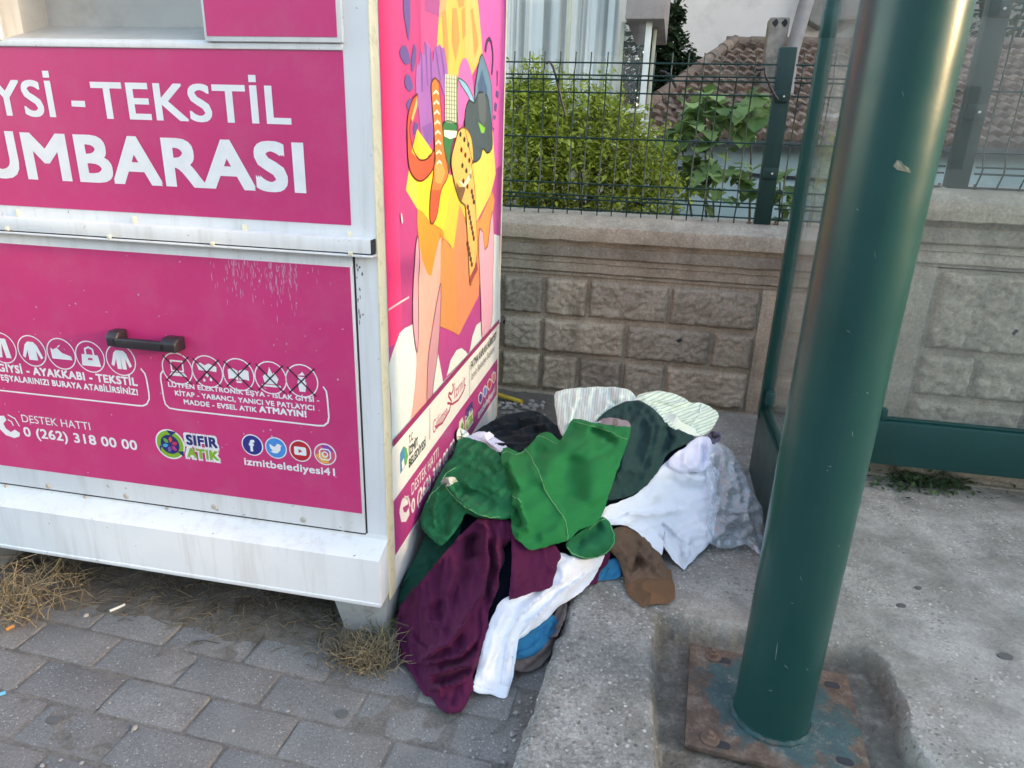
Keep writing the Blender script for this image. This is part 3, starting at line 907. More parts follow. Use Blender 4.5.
sd.build('side_panel', M['white'], bin_)
# chute
chm = MB()
chm.add([(XS0, 0.0, ZS0), (XS1, 0.0, ZS0), (XS1, 0.15, ZS0 + 0.047), (XS0, 0.15, ZS0 + 0.047), (XS0, 0.15, ZS1), (XS1, 0.15, ZS1), (XS0, 0.0, ZS1), (XS1, 0.0, ZS1)],
        [(0, 1, 2, 3), (3, 2, 5, 4), (0, 3, 4, 6), (1, 7, 5, 2), (4, 5, 7, 6)])
chm.build('deposit_chute', pbr('chute_grey', (0.50, 0.48, 0.45, 1), 0.5, 0.1, 5, 0.1, 40, dirt=(0.28, 0.24, 0.2, 1), dscale=6), bin_)
lipm = MB(); lipm.box(-BW + 0.02, -0.067, -0.006, 0.0, 1.6705, 1.6845)
lipm.build('slot_lip', M['white'], bin_, bevel=0.002)
# magenta upper panels
def stick(name, x0, x1, z0, z1, off, parent, mat):
    mb = MB(); mb.box(x0, x1, -off - 0.0012, -off, z0, z1)
    return mb.build(name, mat, parent)
fp = stick('front_sticker', -BW + 0.06, -0.068, 1.268, 1.6695, 0.0002, bin_, M['pink'])
for (xa, xb) in ((XS1 + 0.003, -0.062), (-BW + 0.06, XS0 - 0.006)):
    fm = MB(); fm.box(xa, xb, -0.014, -0.0002, 1.6855, BH - 0.1)
    pf = fm.build('upper_frame', M['white'], bin_, bevel=0.003)
    s2 = MB(); s2.box(xa + 0.008, xb - 0.012, -0.0155, -0.0141, 1.697, BH - 0.115)
    s2.build('sticker', M['pink'], pf)
# rain ledge
lg = MB(); lg.prism([(-0.0002, 1.240), (-0.030, 1.238), (-0.030, 1.203), (-0.0002, 1.203)], -BW, -0.006)
ledge = lg.build('rain_ledge', M['white'], bin_, bevel=0.002)
lp = MB(); lp.box(-BW, -0.002, -0.034, -0.0002, 1.1945, 1.1995); lp.build('lip_seal', M['white'], ledge, bevel=0.001)
gp = MB(); gp.box(-BW, -0.004, -0.026, -0.0002, 1.1996, 1.2029); gp.build('seal_gap', M['dark_gap'], ledge)
ge = MB(); ge.box(-0.0058, -0.0035, -0.029, -0.0005, 1.204, 1.238); ge.build('ledge_end', M['dark_gap'], ledge)
for u, v in ((19, 214), (135, 221), (245, 229), (350, 236)):
    x, z = fpx(u, v, 0.0)
    sc_ = MB(); sc_.box(x - 0.006, x + 0.006, -0.005, 0, z - 0.006, z + 0.012); sc_.build('seal_clip', M['cream'], ledge, bevel=0.002)
for u, v in ((8, 229), (110, 237), (213, 244), (351, 254)):
    x, z = fpx(u, v, 0.03)
    sc_ = MB(); sc_.box(x - 0.006, x + 0.006, -0.036, -0.031, z - 0.004, z + 0.006); sc_.build('seal_clip', M['cream'], ledge, bevel=0.002)
# door
dr = MB(); dr.box(-BW + 0.05, -0.068, -0.006, 0.0115, 0.366, 1.1935)
door = dr.build('door', M['white'], bin_, bevel=0.0015)
gm = MB(); gm.box(-BW + 0.05, -0.0676, -0.0035, 0.0, 0.3605, 0.3665); gm.build('door_gap', M['dark_gap'], bin_)
gm = MB(); gm.box(-0.0675, -0.0625, -0.0003, 0.01, 0.345, 1.19); gm.build('door_gap', M['dark_gap'], bin_)
dst = stick('door_sticker', -BW + 0.09, -0.0745, 0.4335, 1.1615, 0.0062, door, M['pink'])
DOFF = 0.0075
# paint flakes and rubbed scratches on the door sticker
fl = MB(); rr = random.Random(3)
for k in range(330):
    if k < 250:
        u = rr.gauss(262, 24); v = 259 + abs(rr.gauss(0, 20)); 
        if rr.random() < 0.45: u = rr.choice([227, 234, 271, 277, 283, 290, 296]) + rr.gauss(0, 1)
        hh = rr.uniform(0.003, 0.022); ww = rr.uniform(0.0004, 0.0011)
    else:
        u = rr.uniform(0, 350); v = rr.uniform(255, 500); hh = rr.uniform(0.001, 0.006); ww = rr.uniform(0.001, 0.004)
    x, z = fpx(u, v, 0.0075)
    if not (-BW + 0.1 < x < -0.08 and 0.44 < z < 1.155): continue
    y = -DOFF - 0.0002 - 0.00001 * k / 10
    fl.add([(x - ww, y, z), (x + ww * 0.6, y, z - hh * 0.3), (x + ww, y, z + hh * 0.5), (x - ww * 0.3, y, z + hh)], [(0, 1, 2, 3)])
tag(fl.build('paint_flakes', pbr('flaked_white', (0.62, 0.34, 0.46, 1), 0.7), door), kind='stuff')
wr_ = MB(); rr = random.Random(17)
for k in range(60):
    u = rr.gauss(358.5, 1.6); v = rr.choice([rr.uniform(430, 535), rr.uniform(480, 535), rr.uniform(262, 330)])
    x, z = fpx(u, v, 0.0)
    if not (-0.060 < x < -0.006): continue
    ww = rr.uniform(0.0008, 0.003); hh = rr.uniform(0.003, 0.014); y_ = -0.0004 - 0.000004 * k
    wr_.add([(x - ww, y_, z), (x, y_, z - hh * 0.4), (x + ww, y_, z + 0.2 * hh), (x + ww * 0.4, y_, z + hh), (x - ww * 0.6, y_, z + hh * 0.7)], [(0, 1, 2, 3, 4)])
tag(wr_.build('paint_wear', pbr('worn_grey', (0.16, 0.16, 0.16, 1), 0.8), bin_), kind='stuff')
# handle
hd = MB()
x0, zt0 = fpx(107, 333, 0.045); x1, _ = fpx(177, 345, 0.045)
_, zm = fpx(145, 344, 0.045)
hd.box(x0 + 0.02, x1 - 0.03, -0.056, -0.036, zm - 0.016, zm + 0.012)
hd.prism([(-0.0078, zm - 0.008), (-0.0078, zm + 0.028), (-0.042, zm + 0.028), (-0.056, zm + 0.014), (-0.056, zm - 0.014), (-0.036, zm - 0.016)], x0, x0 + 0.035)
hd.prism([(-0.0078, zm - 0.016), (-0.0078, zm + 0.022), (-0.038, zm + 0.022), (-0.056, zm + 0.010), (-0.056, zm - 0.016), (-0.036, zm - 0.017)], x1 - 0.05, x1)
handle = hd.build('handle', M['dark_plastic'], door, bevel=0.005, bseg=3)

# skirt
sk = MB()
zt, zb = 0.366, 0.163
tan_ = 0.318
poly = [(0.0, 0.366), (-0.002, 0.350), (-0.072, 0.322), (-0.072, 0.176), (-0.075, 0.174), (-0.075, 0.163), (-0.06, 0.160), (0.0, 0.165)]
sk.prism(poly, -BW - 0.0, -0.0005)
skirt = sk.build('skirt', M['white'], bin_, bevel=0.002)
rivm = pbr('rivet_rusty_white', (0.42, 0.37, 0.32, 1), 0.6)
for u, v in ((6, 486), (85, 497), (167, 508), (245, 514), (343, 530)):
    x, z = fpx(u, v, 0.002)
    rv = MB(); rv.tube([(x, -0.001, z), (x, -0.006, z)], [0.006, 0.004], 10); rv.build('rivet', rivm, skirt, smooth=True)
for u, v in ((48, 486), (126, 496), (214, 507), (303, 520)):
    x, z = fpx(u, v, 0.006)
    rv = MB(); rv.tube([(x, -0.006, z), (x, -0.0095, z)], [0.010, 0.007], 10); rv.build('rivet', rivm, skirt, smooth=True)
# feet
for xa in (-0.17, -BW + 0.02):
    for ya in (-0.018, BD - 0.22):
        lm = MB()
        ztop = 0.162 if ya < 0 else 0.134
        lm.add([(xa - 0.02, ya, ztop), (xa + 0.165, ya, ztop), (xa + 0.165, ya + 0.17, 0.134), (xa - 0.02, ya + 0.17, 0.134),
                (xa + 0.025, ya + 0.01, -0.02), (xa + 0.160, ya + 0.01, -0.02), (xa + 0.160, ya + 0.16, -0.02), (xa + 0.025, ya + 0.16, -0.02)],
               [(0, 1, 2, 3), (7, 6, 5, 4), (0, 4, 5, 1), (1, 5, 6, 2), (2, 6, 7, 3), (3, 7, 4, 0)])
        lm.build('leg', M['leg_grey'], bin_, bevel=0.004)

# --- lettering helpers
_tm = {}
def text_mesh(s, bold=0.0):
    key = (s, bold)
    if key in _tm: return _tm[key]
    def mk(body):
        cu = bpy.data.curves.new('t', 'FONT'); cu.body = body; cu.size = 1.0; cu.offset = min(bold, 0.0); cu.resolution_u = 4; cu.space_character = 1.0 + 2.2 * max(bold, 0.0)
        ob = bpy.data.objects.new('t', cu); COL.objects.link(ob)
        dg = bpy.context.evaluated_depsgraph_get()
        me = bpy.data.meshes.new_from_object(ob.evaluated_get(dg))
        vs = [tuple(v.co) for v in me.vertices]; fs = [tuple(p.vertices) for p in me.polygons]
        bpy.data.objects.remove(ob); bpy.data.curves.remove(cu); bpy.data.meshes.remove(me)
        return vs, fs
    vs, fs = mk(s.replace('İ', 'I')); hv, _ = mk('H')
    if 'İ' in s:
        iv, _ = mk('I'); iw = max(p[0] for p in iv) - min(p[0] for p in iv)
        capI = max(p[1] for p in hv)
        for i, ch in enumerate(s):
            if ch == 'İ':
                pv, _ = mk(s[:i + 1].replace('İ', 'I')); xr = max(p[0] for p in pv)
                k = len(vs); d_ = iw * 1.02
                vs = vs + [(xr - iw / 2 - d_ / 2, capI + 0.09, 0), (xr - iw / 2 + d_ / 2, capI + 0.09, 0), (xr - iw / 2 + d_ / 2, capI + 0.09 + d_, 0), (xr - iw / 2 - d_ / 2, capI + 0.09 + d_, 0)]
                fs = fs + [(k, k + 1, k + 2, k + 3)]
    xs = [p[0] for p in vs]
    cap = max(p[1] for p in hv); bl = min(p[1] for p in hv)
    _tm[key] = (vs, fs, min(xs), max(xs), bl, cap)
    return _tm[key]
def lettering(name, s, parent, mat, face, bl, tr, bold=0.0, layer=1, cap=None, off0=None):
    """front ('f'): bl / tr are the pixels of both baseline ends, cap the capital height in pixels;
    side ('s'): bl is the left baseline pixel, tr the right end at capital height"""
    vs, fs, xa, xb, b0, capf = text_mesh(s, bold)
    if off0 is None: off0 = DOFF if face == 'f' else 0.0012
    if face == 'f':
        (x0, za), (x1, zb) = fpx(*bl, off0), fpx(*tr, off0)
        z0 = (za + zb) / 2
        um, vm = (bl[0] + tr[0]) / 2, (bl[1] + tr[1]) / 2
        z1 = z0 + fpx(um, vm - cap, off0)[1] - fpx(um, vm, off0)[1]
    else:
        (x0, z0), (x1, z1) = spx(*bl), spx(*tr)
    off = off0 + 0.0004 * layer
    mb = MB()
    b_ = max(bold, 0.0)
    cop = [(0, 0)] if b_ == 0 else [(b_ * cx, b_ * cy) for cx, cy in ((-1, 0), (1, 0), (0, 1), (0, -1), (-1, 1), (1, 1), (-1, -1), (1, -1))]
    kx = (x1 - x0) / (xb - xa + 2 * b_); kz = (z1 - z0) / (capf - b0 + 2 * b_)
    for i, (ox, oz) in enumerate(cop):
        out = []
        for p in vs:
            a = x0 + (p[0] - xa + b_ + ox) * kx
            z = z0 + (p[1] - b0 + b_ + oz) * kz
            oo = off + 0.00002 * i
            out.append((a, -oo, z) if face == 'f' else (oo, a, z))
        mb.add(out, fs)
    return mb.build(name, mat, parent)
def poly_px(name, px, parent, mat, face, layer=1, off0=None):
    if off0 is None: off0 = DOFF if face == 'f' else 0.0012
    off = off0 + 0.0004 * layer
    vs = []
    for (u, v) in px:
        if face == 'f':
            a, z = fpx(u, v, off0); vs.append((a, -off, z))
        else:
            a, z = spx(u, v); vs.append((off, a, z))
    mb = MB(); mb.add(vs, [tuple(range(len(vs)))])
    return mb.build(name, mat, parent)
def polys_l(name, polys, parent, mat, layer=1, off0=None):
    """flat printed shapes on the front, in bin coordinates (x,z)"""
    off = (DOFF if off0 is None else off0) + 0.0004 * layer
    mb = MB()
    for k, p in enumerate(polys):
        mb.add([(x, -off - 0.00002 * k, z) for x, z in p], [tuple(range(len(p)))])
    return mb.build(name, mat, parent)
def ring_pts(cx, cz, r, n=40, sx=1.0):
    return [(cx + sx * r * math.cos(2 * math.pi * k / n), cz + r * math.sin(2 * math.pi * k / n)) for k in range(n)]
def ring(name, cx, cz, r0, r1, parent, mat, layer=1):
    off = DOFF + 0.0004 * layer
    a = ring_pts(cx, cz, r0); b = ring_pts(cx, cz, r1); n = len(a)
    mb = MB(); mb.add([(x, -off, z) for x, z in a + b], [(k, (k + 1) % n, (k + 1) % n + n, k + n) for k in range(n)])
    return mb.build(name, mat, parent)
def stroke(pts, wd_, closed=False):
    """list of quads along a 2D line"""
    out = []
    n = len(pts)
    for i in range(n - 1):
        (xa, za), (xb, zb) = pts[i], pts[i + 1]
        dx, dz = xb - xa, zb - za; l = math.hypot(dx, dz) or 1
        nx, nzz = -dz / l * wd_ / 2, dx / l * wd_ / 2
        ex, ez = dx / l * wd_ * 0.2, dz / l * wd_ * 0.2
        out.append([(xa + nx - ex, za + nzz - ez), (xa - nx - ex, za - nzz - ez), (xb - nx + ex, zb - nzz + ez), (xb + nx + ex, zb + nzz + ez)])
    return out
PW_ = M['print_white']
UO = 0.0016
def utext(s, bl, br, cap, bold): return lettering('lettering', s, fp, PW_, 'f', bl, br, bold, 1, cap, UO)
utext('YSİ', (-4.5, 115.5), (56.6, 117.0), 36, 0.016)
utext('Gİ', (-52, 113), (-9, 115.3), 36, 0.016)
utext('TEKSTİL', (95.5, 118.5), (291.7, 124.5), 37.5, 0.016)
poly_px('lettering', [(71.3, 100.6), (85.0, 101), (85.6, 107.2), (71.8, 106.4)], fp, PW_, 'f', 1, off0=UO)
utext('MBARASI', (28.8, 179.5), (306.5, 193.0), 48.5, 0.030)
utext('U', (-13, 177.0), (22.5, 179.0), 47, 0.030)
utext('K', (-48, 174.5), (-18, 176.8), 47, 0.030)
# door lettering
def dtext(s, bl, br, cap, bold=0.0, mat=None, layer=1): return lettering('lettering', s, door, mat or PW_, 'f', bl, br, bold, layer, cap)
dtext('GİYSİ - AYAKKABI - TEKSTİL', (-1, 372.6), (137.8, 384.8), 8.0, 0.035)
dtext('EŞYALARINIZI BURAYA ATABİLİRSİNİZ!', (2.0, 381.4), (138.3, 394.2), 6.0, 0.035)
dtext('DESTEK HATTI', (22.5, 421.6), (90.8, 430.3), 7.3, 0.0)
dtext('0 (262) 318 00 00', (25, 437.3), (137.7, 449.0), 9.3, 0.02)
dtext('LÜTFEN ELEKTRONİK EŞYA - ISLAK GİYSİ -', (168.6, 387.0), (319.5, 402.2), 4.8, 0.03)
dtext('KİTAP - YABANCI, YANICI VE PATLAYICI', (175.4, 395.8), (314.5, 410.0), 5.0, 0.03)
dtext('MADDE - EVSEL ATIK', (184.2, 404.4), (257, 412.0), 5.0, 0.03)
dtext('ATMAYIN!', (259.4, 412.3), (306.8, 417.3), 6.4, 0.042)
dtext('izmitbelediyesi41', (244.7, 465.0), (335.2, 475.7), 7.4, 0.022)
# frames round the two icon groups
def fl_(pxs): return [fpx(u, v, DOFF) for u, v in pxs]
polys_l('icon_frame', stroke(fl_([(-60, 384.5), (0, 390.3), (70, 398), (138, 405.6), (143, 405.8), (147, 404), (149.3, 399), (149, 393), (146.6, 379), (145, 373.5), (141, 368.8)]), 0.0048), door, PW_)
polys_l('icon_frame', stroke(fl_([(163.3, 370.3), (160.9, 374), (160.8, 379), (163.8, 398), (165.5, 404), (169.5, 408.0), (178, 409.6), (250, 417.8), (318, 425.6), (324, 425.6), (328, 422.5), (329, 417), (327.5, 399), (326.3, 391), (323.4, 386.9)]), 0.0048), door, PW_)
zc = 0.8365
cl = [-(1.2105), -1.1066, -1.0053, -0.9071, -0.8041]
cr_ = [-0.6212, -0.5251, -0.4275, -0.3284, -0.2339]
for k, cx in enumerate(cl + cr_):
    cz = 0.842 if k < 5 else 0.832 + 0.0004 * (k - 5)
    ic = ring('icon_ring', cx, cz, 0.046, 0.0495, door, PW_)
    def pic(polys, mat=PW_, layer=2): return polys_l('icon_picture', [[(cx + x * 0.034, cz + z * 0.034) for x, z in p] for p in polys], door, mat, layer - 1)
    if k == 0: pic([[(-0.5, 0.9), (0.5, 0.9), (0.75, -0.9), (0.2, -0.9), (0.0, 0.5), (-0.2, -0.9), (-0.75, -0.9)]])
    if k == 1: pic([[(-0.3, 0.85), (0.3, 0.85), (0.62, 0.55), (1.05, -0.55), (0.8, -0.7), (0.45, 0.05), (0.45, -0.85), (-0.45, -0.85), (-0.45, 0.05), (-0.8, -0.7), (-1.05, -0.55), (-0.62, 0.55)]])
    if k == 2: pic([[(-1.0, 0.5), (-0.75, 0.35), (-0.35, 0.55), (0.1, 0.1), (0.95, -0.15), (1.05, -0.5), (-1.0, -0.5)], [(-0.3, 0.62), (0.0, 0.85), (0.02, 0.75), (-0.22, 0.55)]])
    if k == 3:
        pic([[(-0.8, 0.2), (0.8, 0.2), (0.95, -0.85), (-0.95, -0.85)]])
        pic(stroke([(-0.4, 0.2), (-0.38, 0.7), (0, 0.88), (0.38, 0.7), (0.4, 0.2)], 0.16))
        pic([[(-0.22, -0.1), (0.22, -0.1), (0.22, -0.3), (-0.22, -0.3)]], M['pink'], 3)
    if k == 4: pic([[(-0.35, 0.85), (0.35, 0.85), (0.62, 0.6), (1.0, -0.5), (0.75, -0.65), (0.45, 0.1), (0.45, -0.85), (0.04, -0.85), (0.0, 0.3), (-0.04, -0.85), (-0.45, -0.85), (-0.45, 0.1), (-0.75, -0.65), (-1.0, -0.5), (-0.62, 0.6)]])
    if k == 5:
        pic(stroke([(-0.55, -0.2), (-0.55, 0.7), (0.55, 0.7), (0.55, -0.2), (-0.55, -0.2)], 0.14)); pic([[(-0.6, -0.35), (0.6, -0.35), (0.85, -0.65), (-0.85, -0.65)]])
    if k == 6: pic([[(-0.95, 0.65), (-0.55, 0.75), (-0.2, 0.55), (0.2, 0.75), (0.9, 0.5), (0.85, 0.05), (0.2, 0.1), (-0.2, 0.05), (-0.8, 0.1)], [(-0.1, -0.05), (0.1, -0.35), (-0.05, -0.5), (-0.25, -0.35)], [(0.25, -0.45), (0.4, -0.7), (0.25, -0.85), (0.1, -0.7)], [(-0.4, -0.6), (-0.25, -0.8), (-0.4, -0.95), (-0.52, -0.8)]])
    if k == 7: pic([[(-0.95, 0.4), (-0.5, 0.55), (-0.05, 0.35), (-0.05, -0.5), (-0.5, -0.35), (-0.95, -0.45)], [(0.05, 0.35), (0.5, 0.55), (0.95, 0.4), (0.95, -0.45), (0.5, -0.35), (0.05, -0.5)], [(-0.3, -0.55), (0.3, -0.55), (0.2, -0.72), (-0.2, -0.72)]])
    if k == 8: pic([[(-0.55, -0.55), (-0.7, 0.05), (-0.4, 0.4), (-0.3, 0.15), (-0.05, 0.95), (0.2, 0.35), (0.35, 0.5), (0.7, -0.05), (0.5, -0.55)], [(-0.85, -0.62), (0.85, -0.62), (0.85, -0.8), (-0.85, -0.8)]])
    if k == 9: pic([[(-0.35, 0.35), (0.35, 0.35), (0.3, 0.0), (0.4, -0.15), (0.25, -0.95), (-0.25, -0.95), (-0.4, -0.15), (-0.3, 0.0)], [(-0.35, 0.45), (0.3, 0.5), (0.1, 0.8), (-0.1, 0.6)]])
    if k >= 5:
        polys_l('icon_cross', stroke([(cx - 0.041, cz + 0.037), (cx + 0.040, cz - 0.042)], 0.0038) + stroke([(cx - 0.040, cz - 0.039), (cx + 0.041, cz + 0.040)], 0.0038), door, M['dark_plastic'], 3)
# telephone
tp = fl_([(-1, 416), (4, 415.5), (6.5, 420), (3.5, 423.5), (6, 428.5), (11, 432), (15, 429.5), (20, 433), (19.5, 436.5), (14.5, 438), (6, 435), (0, 429), (-2, 423)])
polys_l('phone_mark', [tp] + stroke(fl_([(8, 419.5), (11.5, 421.5), (13.5, 425.5)]), 0.004) + stroke(fl_([(8, 414.7), (15, 418.5), (19.5, 426)]), 0.004), door, PW_)
# zero waste badge
bx_, bz_ = fpx(170.3, 444.2, DOFF)
def disc(name, cx, cz, r, mat, layer, n=36): return polys_l(name, [ring_pts(cx, cz, r, n)], door, mat, layer)
LG = ink(130, 175, 50, 0.95); NV = ink(38, 42, 110, 0.95)
disc('badge_backing', bx_, bz_, 0.0495, PW_, 1)
ring('badge_ring', bx_, bz_, 0.030, 0.0445, door, LG, 2)
polys_l('badge_ring', [[(bx_ + 0.01 + 0.047 * math.cos(a), bz_ + 0.047 * math.sin(a)), (bx_ + 0.047 * math.cos(a + 0.5), bz_ + 0.047 * math.sin(a + 0.5)), (bx_ + 0.030 * math.cos(a + 0.1), bz_ + 0.030 * math.sin(a + 0.1))] for a in (1.2, 3.3, 5.4)], door, NV, 3)
disc('badge_core', bx_, bz_, 0.0315, NV, 3)
pc = [(200, 50, 90), (220, 80, 60), (90, 170, 70), (60, 160, 210), (120, 90, 160), (190, 60, 130)]
for k in range(6):
    a = k * math.pi / 3 + 0.3
    ca, sa = math.cos(a), math.sin(a)
    pt = [(bx_ + ca * q - sa * s_, bz_ + sa * q + ca * s_) for q, s_ in ((0.006, 0), (0.015, 0.0065), (0.024, 0.004), (0.027, 0), (0.024, -0.004), (0.015, -0.0065))]
    polys_l('badge_petal', [pt], door, ink(*pc[k]), 4)
dtext('SIFIR', (185.0, 446.8), (220.0, 450.0), 14.0, 0.13)
dtext('ATIK', (185.7, 459.4), (221.5, 462.6), 13.5, 0.13)
dtext('SIFIR', (187.1, 444.8), (218, 447.8), 10.0, 0.04, NV, 2)
dtext('ATIK', (187.8, 457.3), (219.5, 460.3), 9.3, 0.04, LG, 2)
# social marks
for k, (u, v, c) in enumerate(((252.5, 445, (45, 50, 130)), (276, 448, (60, 140, 210)), (300.4, 450.9, (190, 40, 55)), (325.2, 454.3, (215, 90, 120)))):
    cx, cz = fpx(u, v, DOFF)
    disc('social_rim', cx, cz, 0.0345, PW_, 1)
    disc('social_disc', cx, cz, 0.0310, ink(*c), 2)
    if k == 0: dtext('f', (249.9, 451.0), (255.6, 451.6), 11.5, 0.04, PW_, 3)
    if k == 1: polys_l('bird_mark', [[(cx + x * 0.02, cz + z * 0.02) for x, z in ((-0.95, 0.6), (-0.3, 0.2), (0.0, 0.3), (0.15, 0.65), (0.5, 0.75), (0.75, 0.55), (1.0, 0.55), (0.8, 0.3), (0.7, -0.3), (0.2, -0.8), (-0.4, -0.85), (-0.95, -0.6), (-0.5, -0.5), (-0.85, -0.1), (-0.95, 0.2))]], door, PW_, 3)
    if k == 2:
        polys_l('play_mark', [[(cx + x * 0.02, cz + z * 0.014) for x, z in ((-0.8, 0.95), (0.8, 0.95), (0.95, 0.7), (0.95, -0.7), (0.8, -0.95), (-0.8, -0.95), (-0.95, -0.7), (-0.95, 0.7))]], door, PW_, 3)
        polys_l('play_mark', [[(cx - 0.005, cz + 0.006), (cx + 0.007, cz), (cx - 0.005, cz - 0.006)]], door, ink(190, 40, 55), 4)
    if k == 3:
        polys_l('lens_mark', [[(cx - 0.030, cz - 0.006), (cx - 0.012, cz - 0.0285), (cx + 0.012, cz - 0.0285), (cx + 0.004, cz - 0.004), (cx - 0.012, cz + 0.008)]], door, ink(235, 170, 80), 3)
        polys_l('lens_mark', [[(cx - 0.012, cz + 0.0285), (cx + 0.012, cz + 0.0285), (cx + 0.028, cz + 0.012), (cx + 0.010, cz + 0.006)]], door, ink(140, 70, 170), 3)
        sq = [(cx + 0.0165 * c1, cz + 0.0165 * c2) for c1, c2 in ((-0.6, 1), (0.6, 1), (1, 0.6), (1, -0.6), (0.6, -1), (-0.6, -1), (-1, -0.6), (-1, 0.6), (-0.6, 1))]
        polys_l('lens_mark', stroke(sq, 0.004), door, PW_, 4)
        ring('lens_mark', cx, cz, 0.006, 0.0098, door, PW_, 4)

# ------------------------------------------------------------------ poster on the right side
ps = MB(); ps.box(0.0002, 0.0010, 0.053, BD - 0.024, 0.245, BH - 0.02)
poster = ps.build('poster', flat('poster_paper', (0.74, 0.76, 0.76, 1), 0.35), bin_)
def side_stroke(pxs, wd_, c, layer):
    q = [spx(u, v) for u, v in pxs]
    off = 0.0012 + 0.0004 * layer
    mb = MB()
    for k, p in enumerate(stroke(q, wd_)):
        mb.add([(off + 0.00001 * k, a, z) for a, z in p], [(0, 1, 2, 3)])
    return mb.build('artwork', ink(*c, 0.95), poster)
def pp(px, c, layer, name='artwork', k=0.95, sm=None):
    if sm is None: sm = name == 'artwork' and layer >= 4 and len(px) >= 6
    if sm: px = [tuple(p) for p in smooth_poly(px, 3.0)]
    if sm and layer in (6, 7, 8, 9) and len(px) > 14: side_stroke(px + px[:1], 0.0055, tuple(int(q * 0.5) for q in c), layer + 0.5)
    return poly_px(name, px, poster, ink(*c, k), 's', layer)
def rect_tz(t0, t1, z0, z1, c, layer, name='artwork'):
    off = 0.0012 + 0.0004 * layer
    mb = MB(); mb.add([(off, t0, z0), (off, t1, z0), (off, t1, z1), (off, t0, z1)], [(0, 1, 2, 3)])
    return mb.build(name, ink(*c, 0.95), poster)
T1 = BD - 0.026
# bands at the foot of the poster
zpk0, zpk1 = 0.262, 0.452
zl0, zl1 = 0.632, 0.652
rect_tz(0.054, T1, zl1, BH - 0.022, (172, 66, 136), 0)
rect_tz(0.054, T1, zpk0, zpk1, (176, 62, 128), 1, 'band')
rect_tz(0.054, T1, zl0, zl1, (150, 48, 104), 13, 'band')
# hot pink strip at the corner, darker column beside it
tA = spx(393, 0)[0]
rect_tz(0.054, tA, zl1 + 0.28, BH - 0.022, (240, 62, 122), 1)
rect_tz(tA, spx(420, 0)[0], zl1 + 0.2, BH - 0.022, (160, 62, 122), 1)
def up(px, z=BH - 0.03):
    return px
pp([(420, -25), (440, -25), (438, 20), (436, 48), (420, 62)], (228, 80, 140), 1)
pp([(478, -25), (504, -25), (504, 60), (501, 165), (494, 170), (480, 60)], (214, 92, 170), 1)
pp([(424, -25), (441, -25), (439, 17), (424, 11)], (150, 76, 140), 2)
# figure in warm colours at the top
pp([(441, -25), (475, -25), (480, 30), (482, 55), (470, 78), (450, 80), (436, 48), (438, 20)], (238, 172, 98), 2)
pp([(441, -25), (449, -25), (444, 18), (438, 16)], (196, 152, 118), 3)
pp([(466, -25), (475, -25), (480, 30), (482, 55), (474, 66), (464, 55)], (206, 172, 112), 3)
for q in ([(441, 12), (445, 10), (448, 50), (447, 72), (443, 45)], [(452, 8), (456, 8), (459, 40), (455, 62), (451, 40)], [(461, 10), (464, 6), (465, 35), (462, 40)], [(470, 10), (472, 8), (478, 45), (474, 58)], [(456, -5), (464, -5), (463, 6), (458, 8)]):
    pp(q, (226, 140, 88), 4)
# clouds
pp([(387.5, 367), (391, 355), (399, 333), (407, 327), (414, 323), (420, 300), (426, 330), (436, 345), (442, 378), (443, 386), (391, 440), (390.5, 400)], (206, 218, 222), 2, 'artwork')
pp([(392.5, 378), (393.2, 354), (399, 333), (404, 328), (411, 325), (411, 420), (391, 440)], (196, 212, 220), 3)
pp([(446, 376), (450, 360), (456, 350), (461, 348), (466, 352), (467, 355)], (206, 218, 222), 3)
pp([(469, 352), (472, 336), (476, 325), (481, 321), (486, 290), (490, 248), (494, 234), (499, 236), (500, 322), (491, 331)], (206, 218, 222), 2)
# yellow paper bag
pp([(405, 190), (409, 165), (420, 160), (450, 175), (480, 160), (492, 130), (495, 174), (490, 195), (476, 222), (470, 232), (452, 248), (430, 222), (417, 210)], (196, 180, 86), 3)
pp([(417, 208), (417, 150), (432, 160), (446, 176), (451, 180), (443, 232), (430, 223)], (240, 196, 70), 4, sm=False)
pp([(443, 232), (451, 180), (459, 200), (452, 250)], (196, 182, 76), 4)
pp([(473, 160), (480, 152), (492, 132), (495, 174), (490, 195), (476, 220)], (206, 192, 104), 4, sm=False)
pp([(417, 208), (430, 222), (452, 250), (453, 248), (459, 205), (470, 230), (480, 218), (492, 192), (494, 200), (486, 268), (458, 335), (440, 325), (428, 276), (419, 250)], (216, 140, 82), 3)
pp([(417, 210), (430, 222), (443, 233), (436, 258), (431, 276), (426, 272), (419, 248)], (236, 138, 62), 4)
pp([(439, 232), (452, 250), (458.5, 334.5), (439, 326)], (200, 134, 86), 4)
pp([(458.5, 334.5), (453, 250), (459, 203), (468, 235), (480, 262), (478, 296)], (206, 130, 98), 4, sm=False)
# arms
pp([(417, 236), (415, 244), (413.5, 265), (412, 290), (412, 325), (416, 360), (413, 400), (411, 420), (430, 402), (433, 380), (438, 340), (440, 250), (441, 236), (438, 240), (433, 262), (430, 276), (427, 274), (421, 258)], (228, 160, 156), 5)
pp([(417, 236), (415, 244), (413.5, 265), (412, 290), (412, 325), (416, 352), (417.5, 322), (417, 285), (418.5, 262), (418, 250)], (190, 146, 168), 6)
pp([(440, 285), (438, 340), (433, 380), (430, 402), (426, 405), (427, 360), (431, 330), (436, 300)], (190, 140, 158), 6)
pp([(479, 228), (482, 232), (484, 250), (487, 246), (490, 220), (492, 212), (493, 240), (492, 275), (491, 320), (482, 340), (480, 300), (478, 250)], (212, 160, 186), 6)
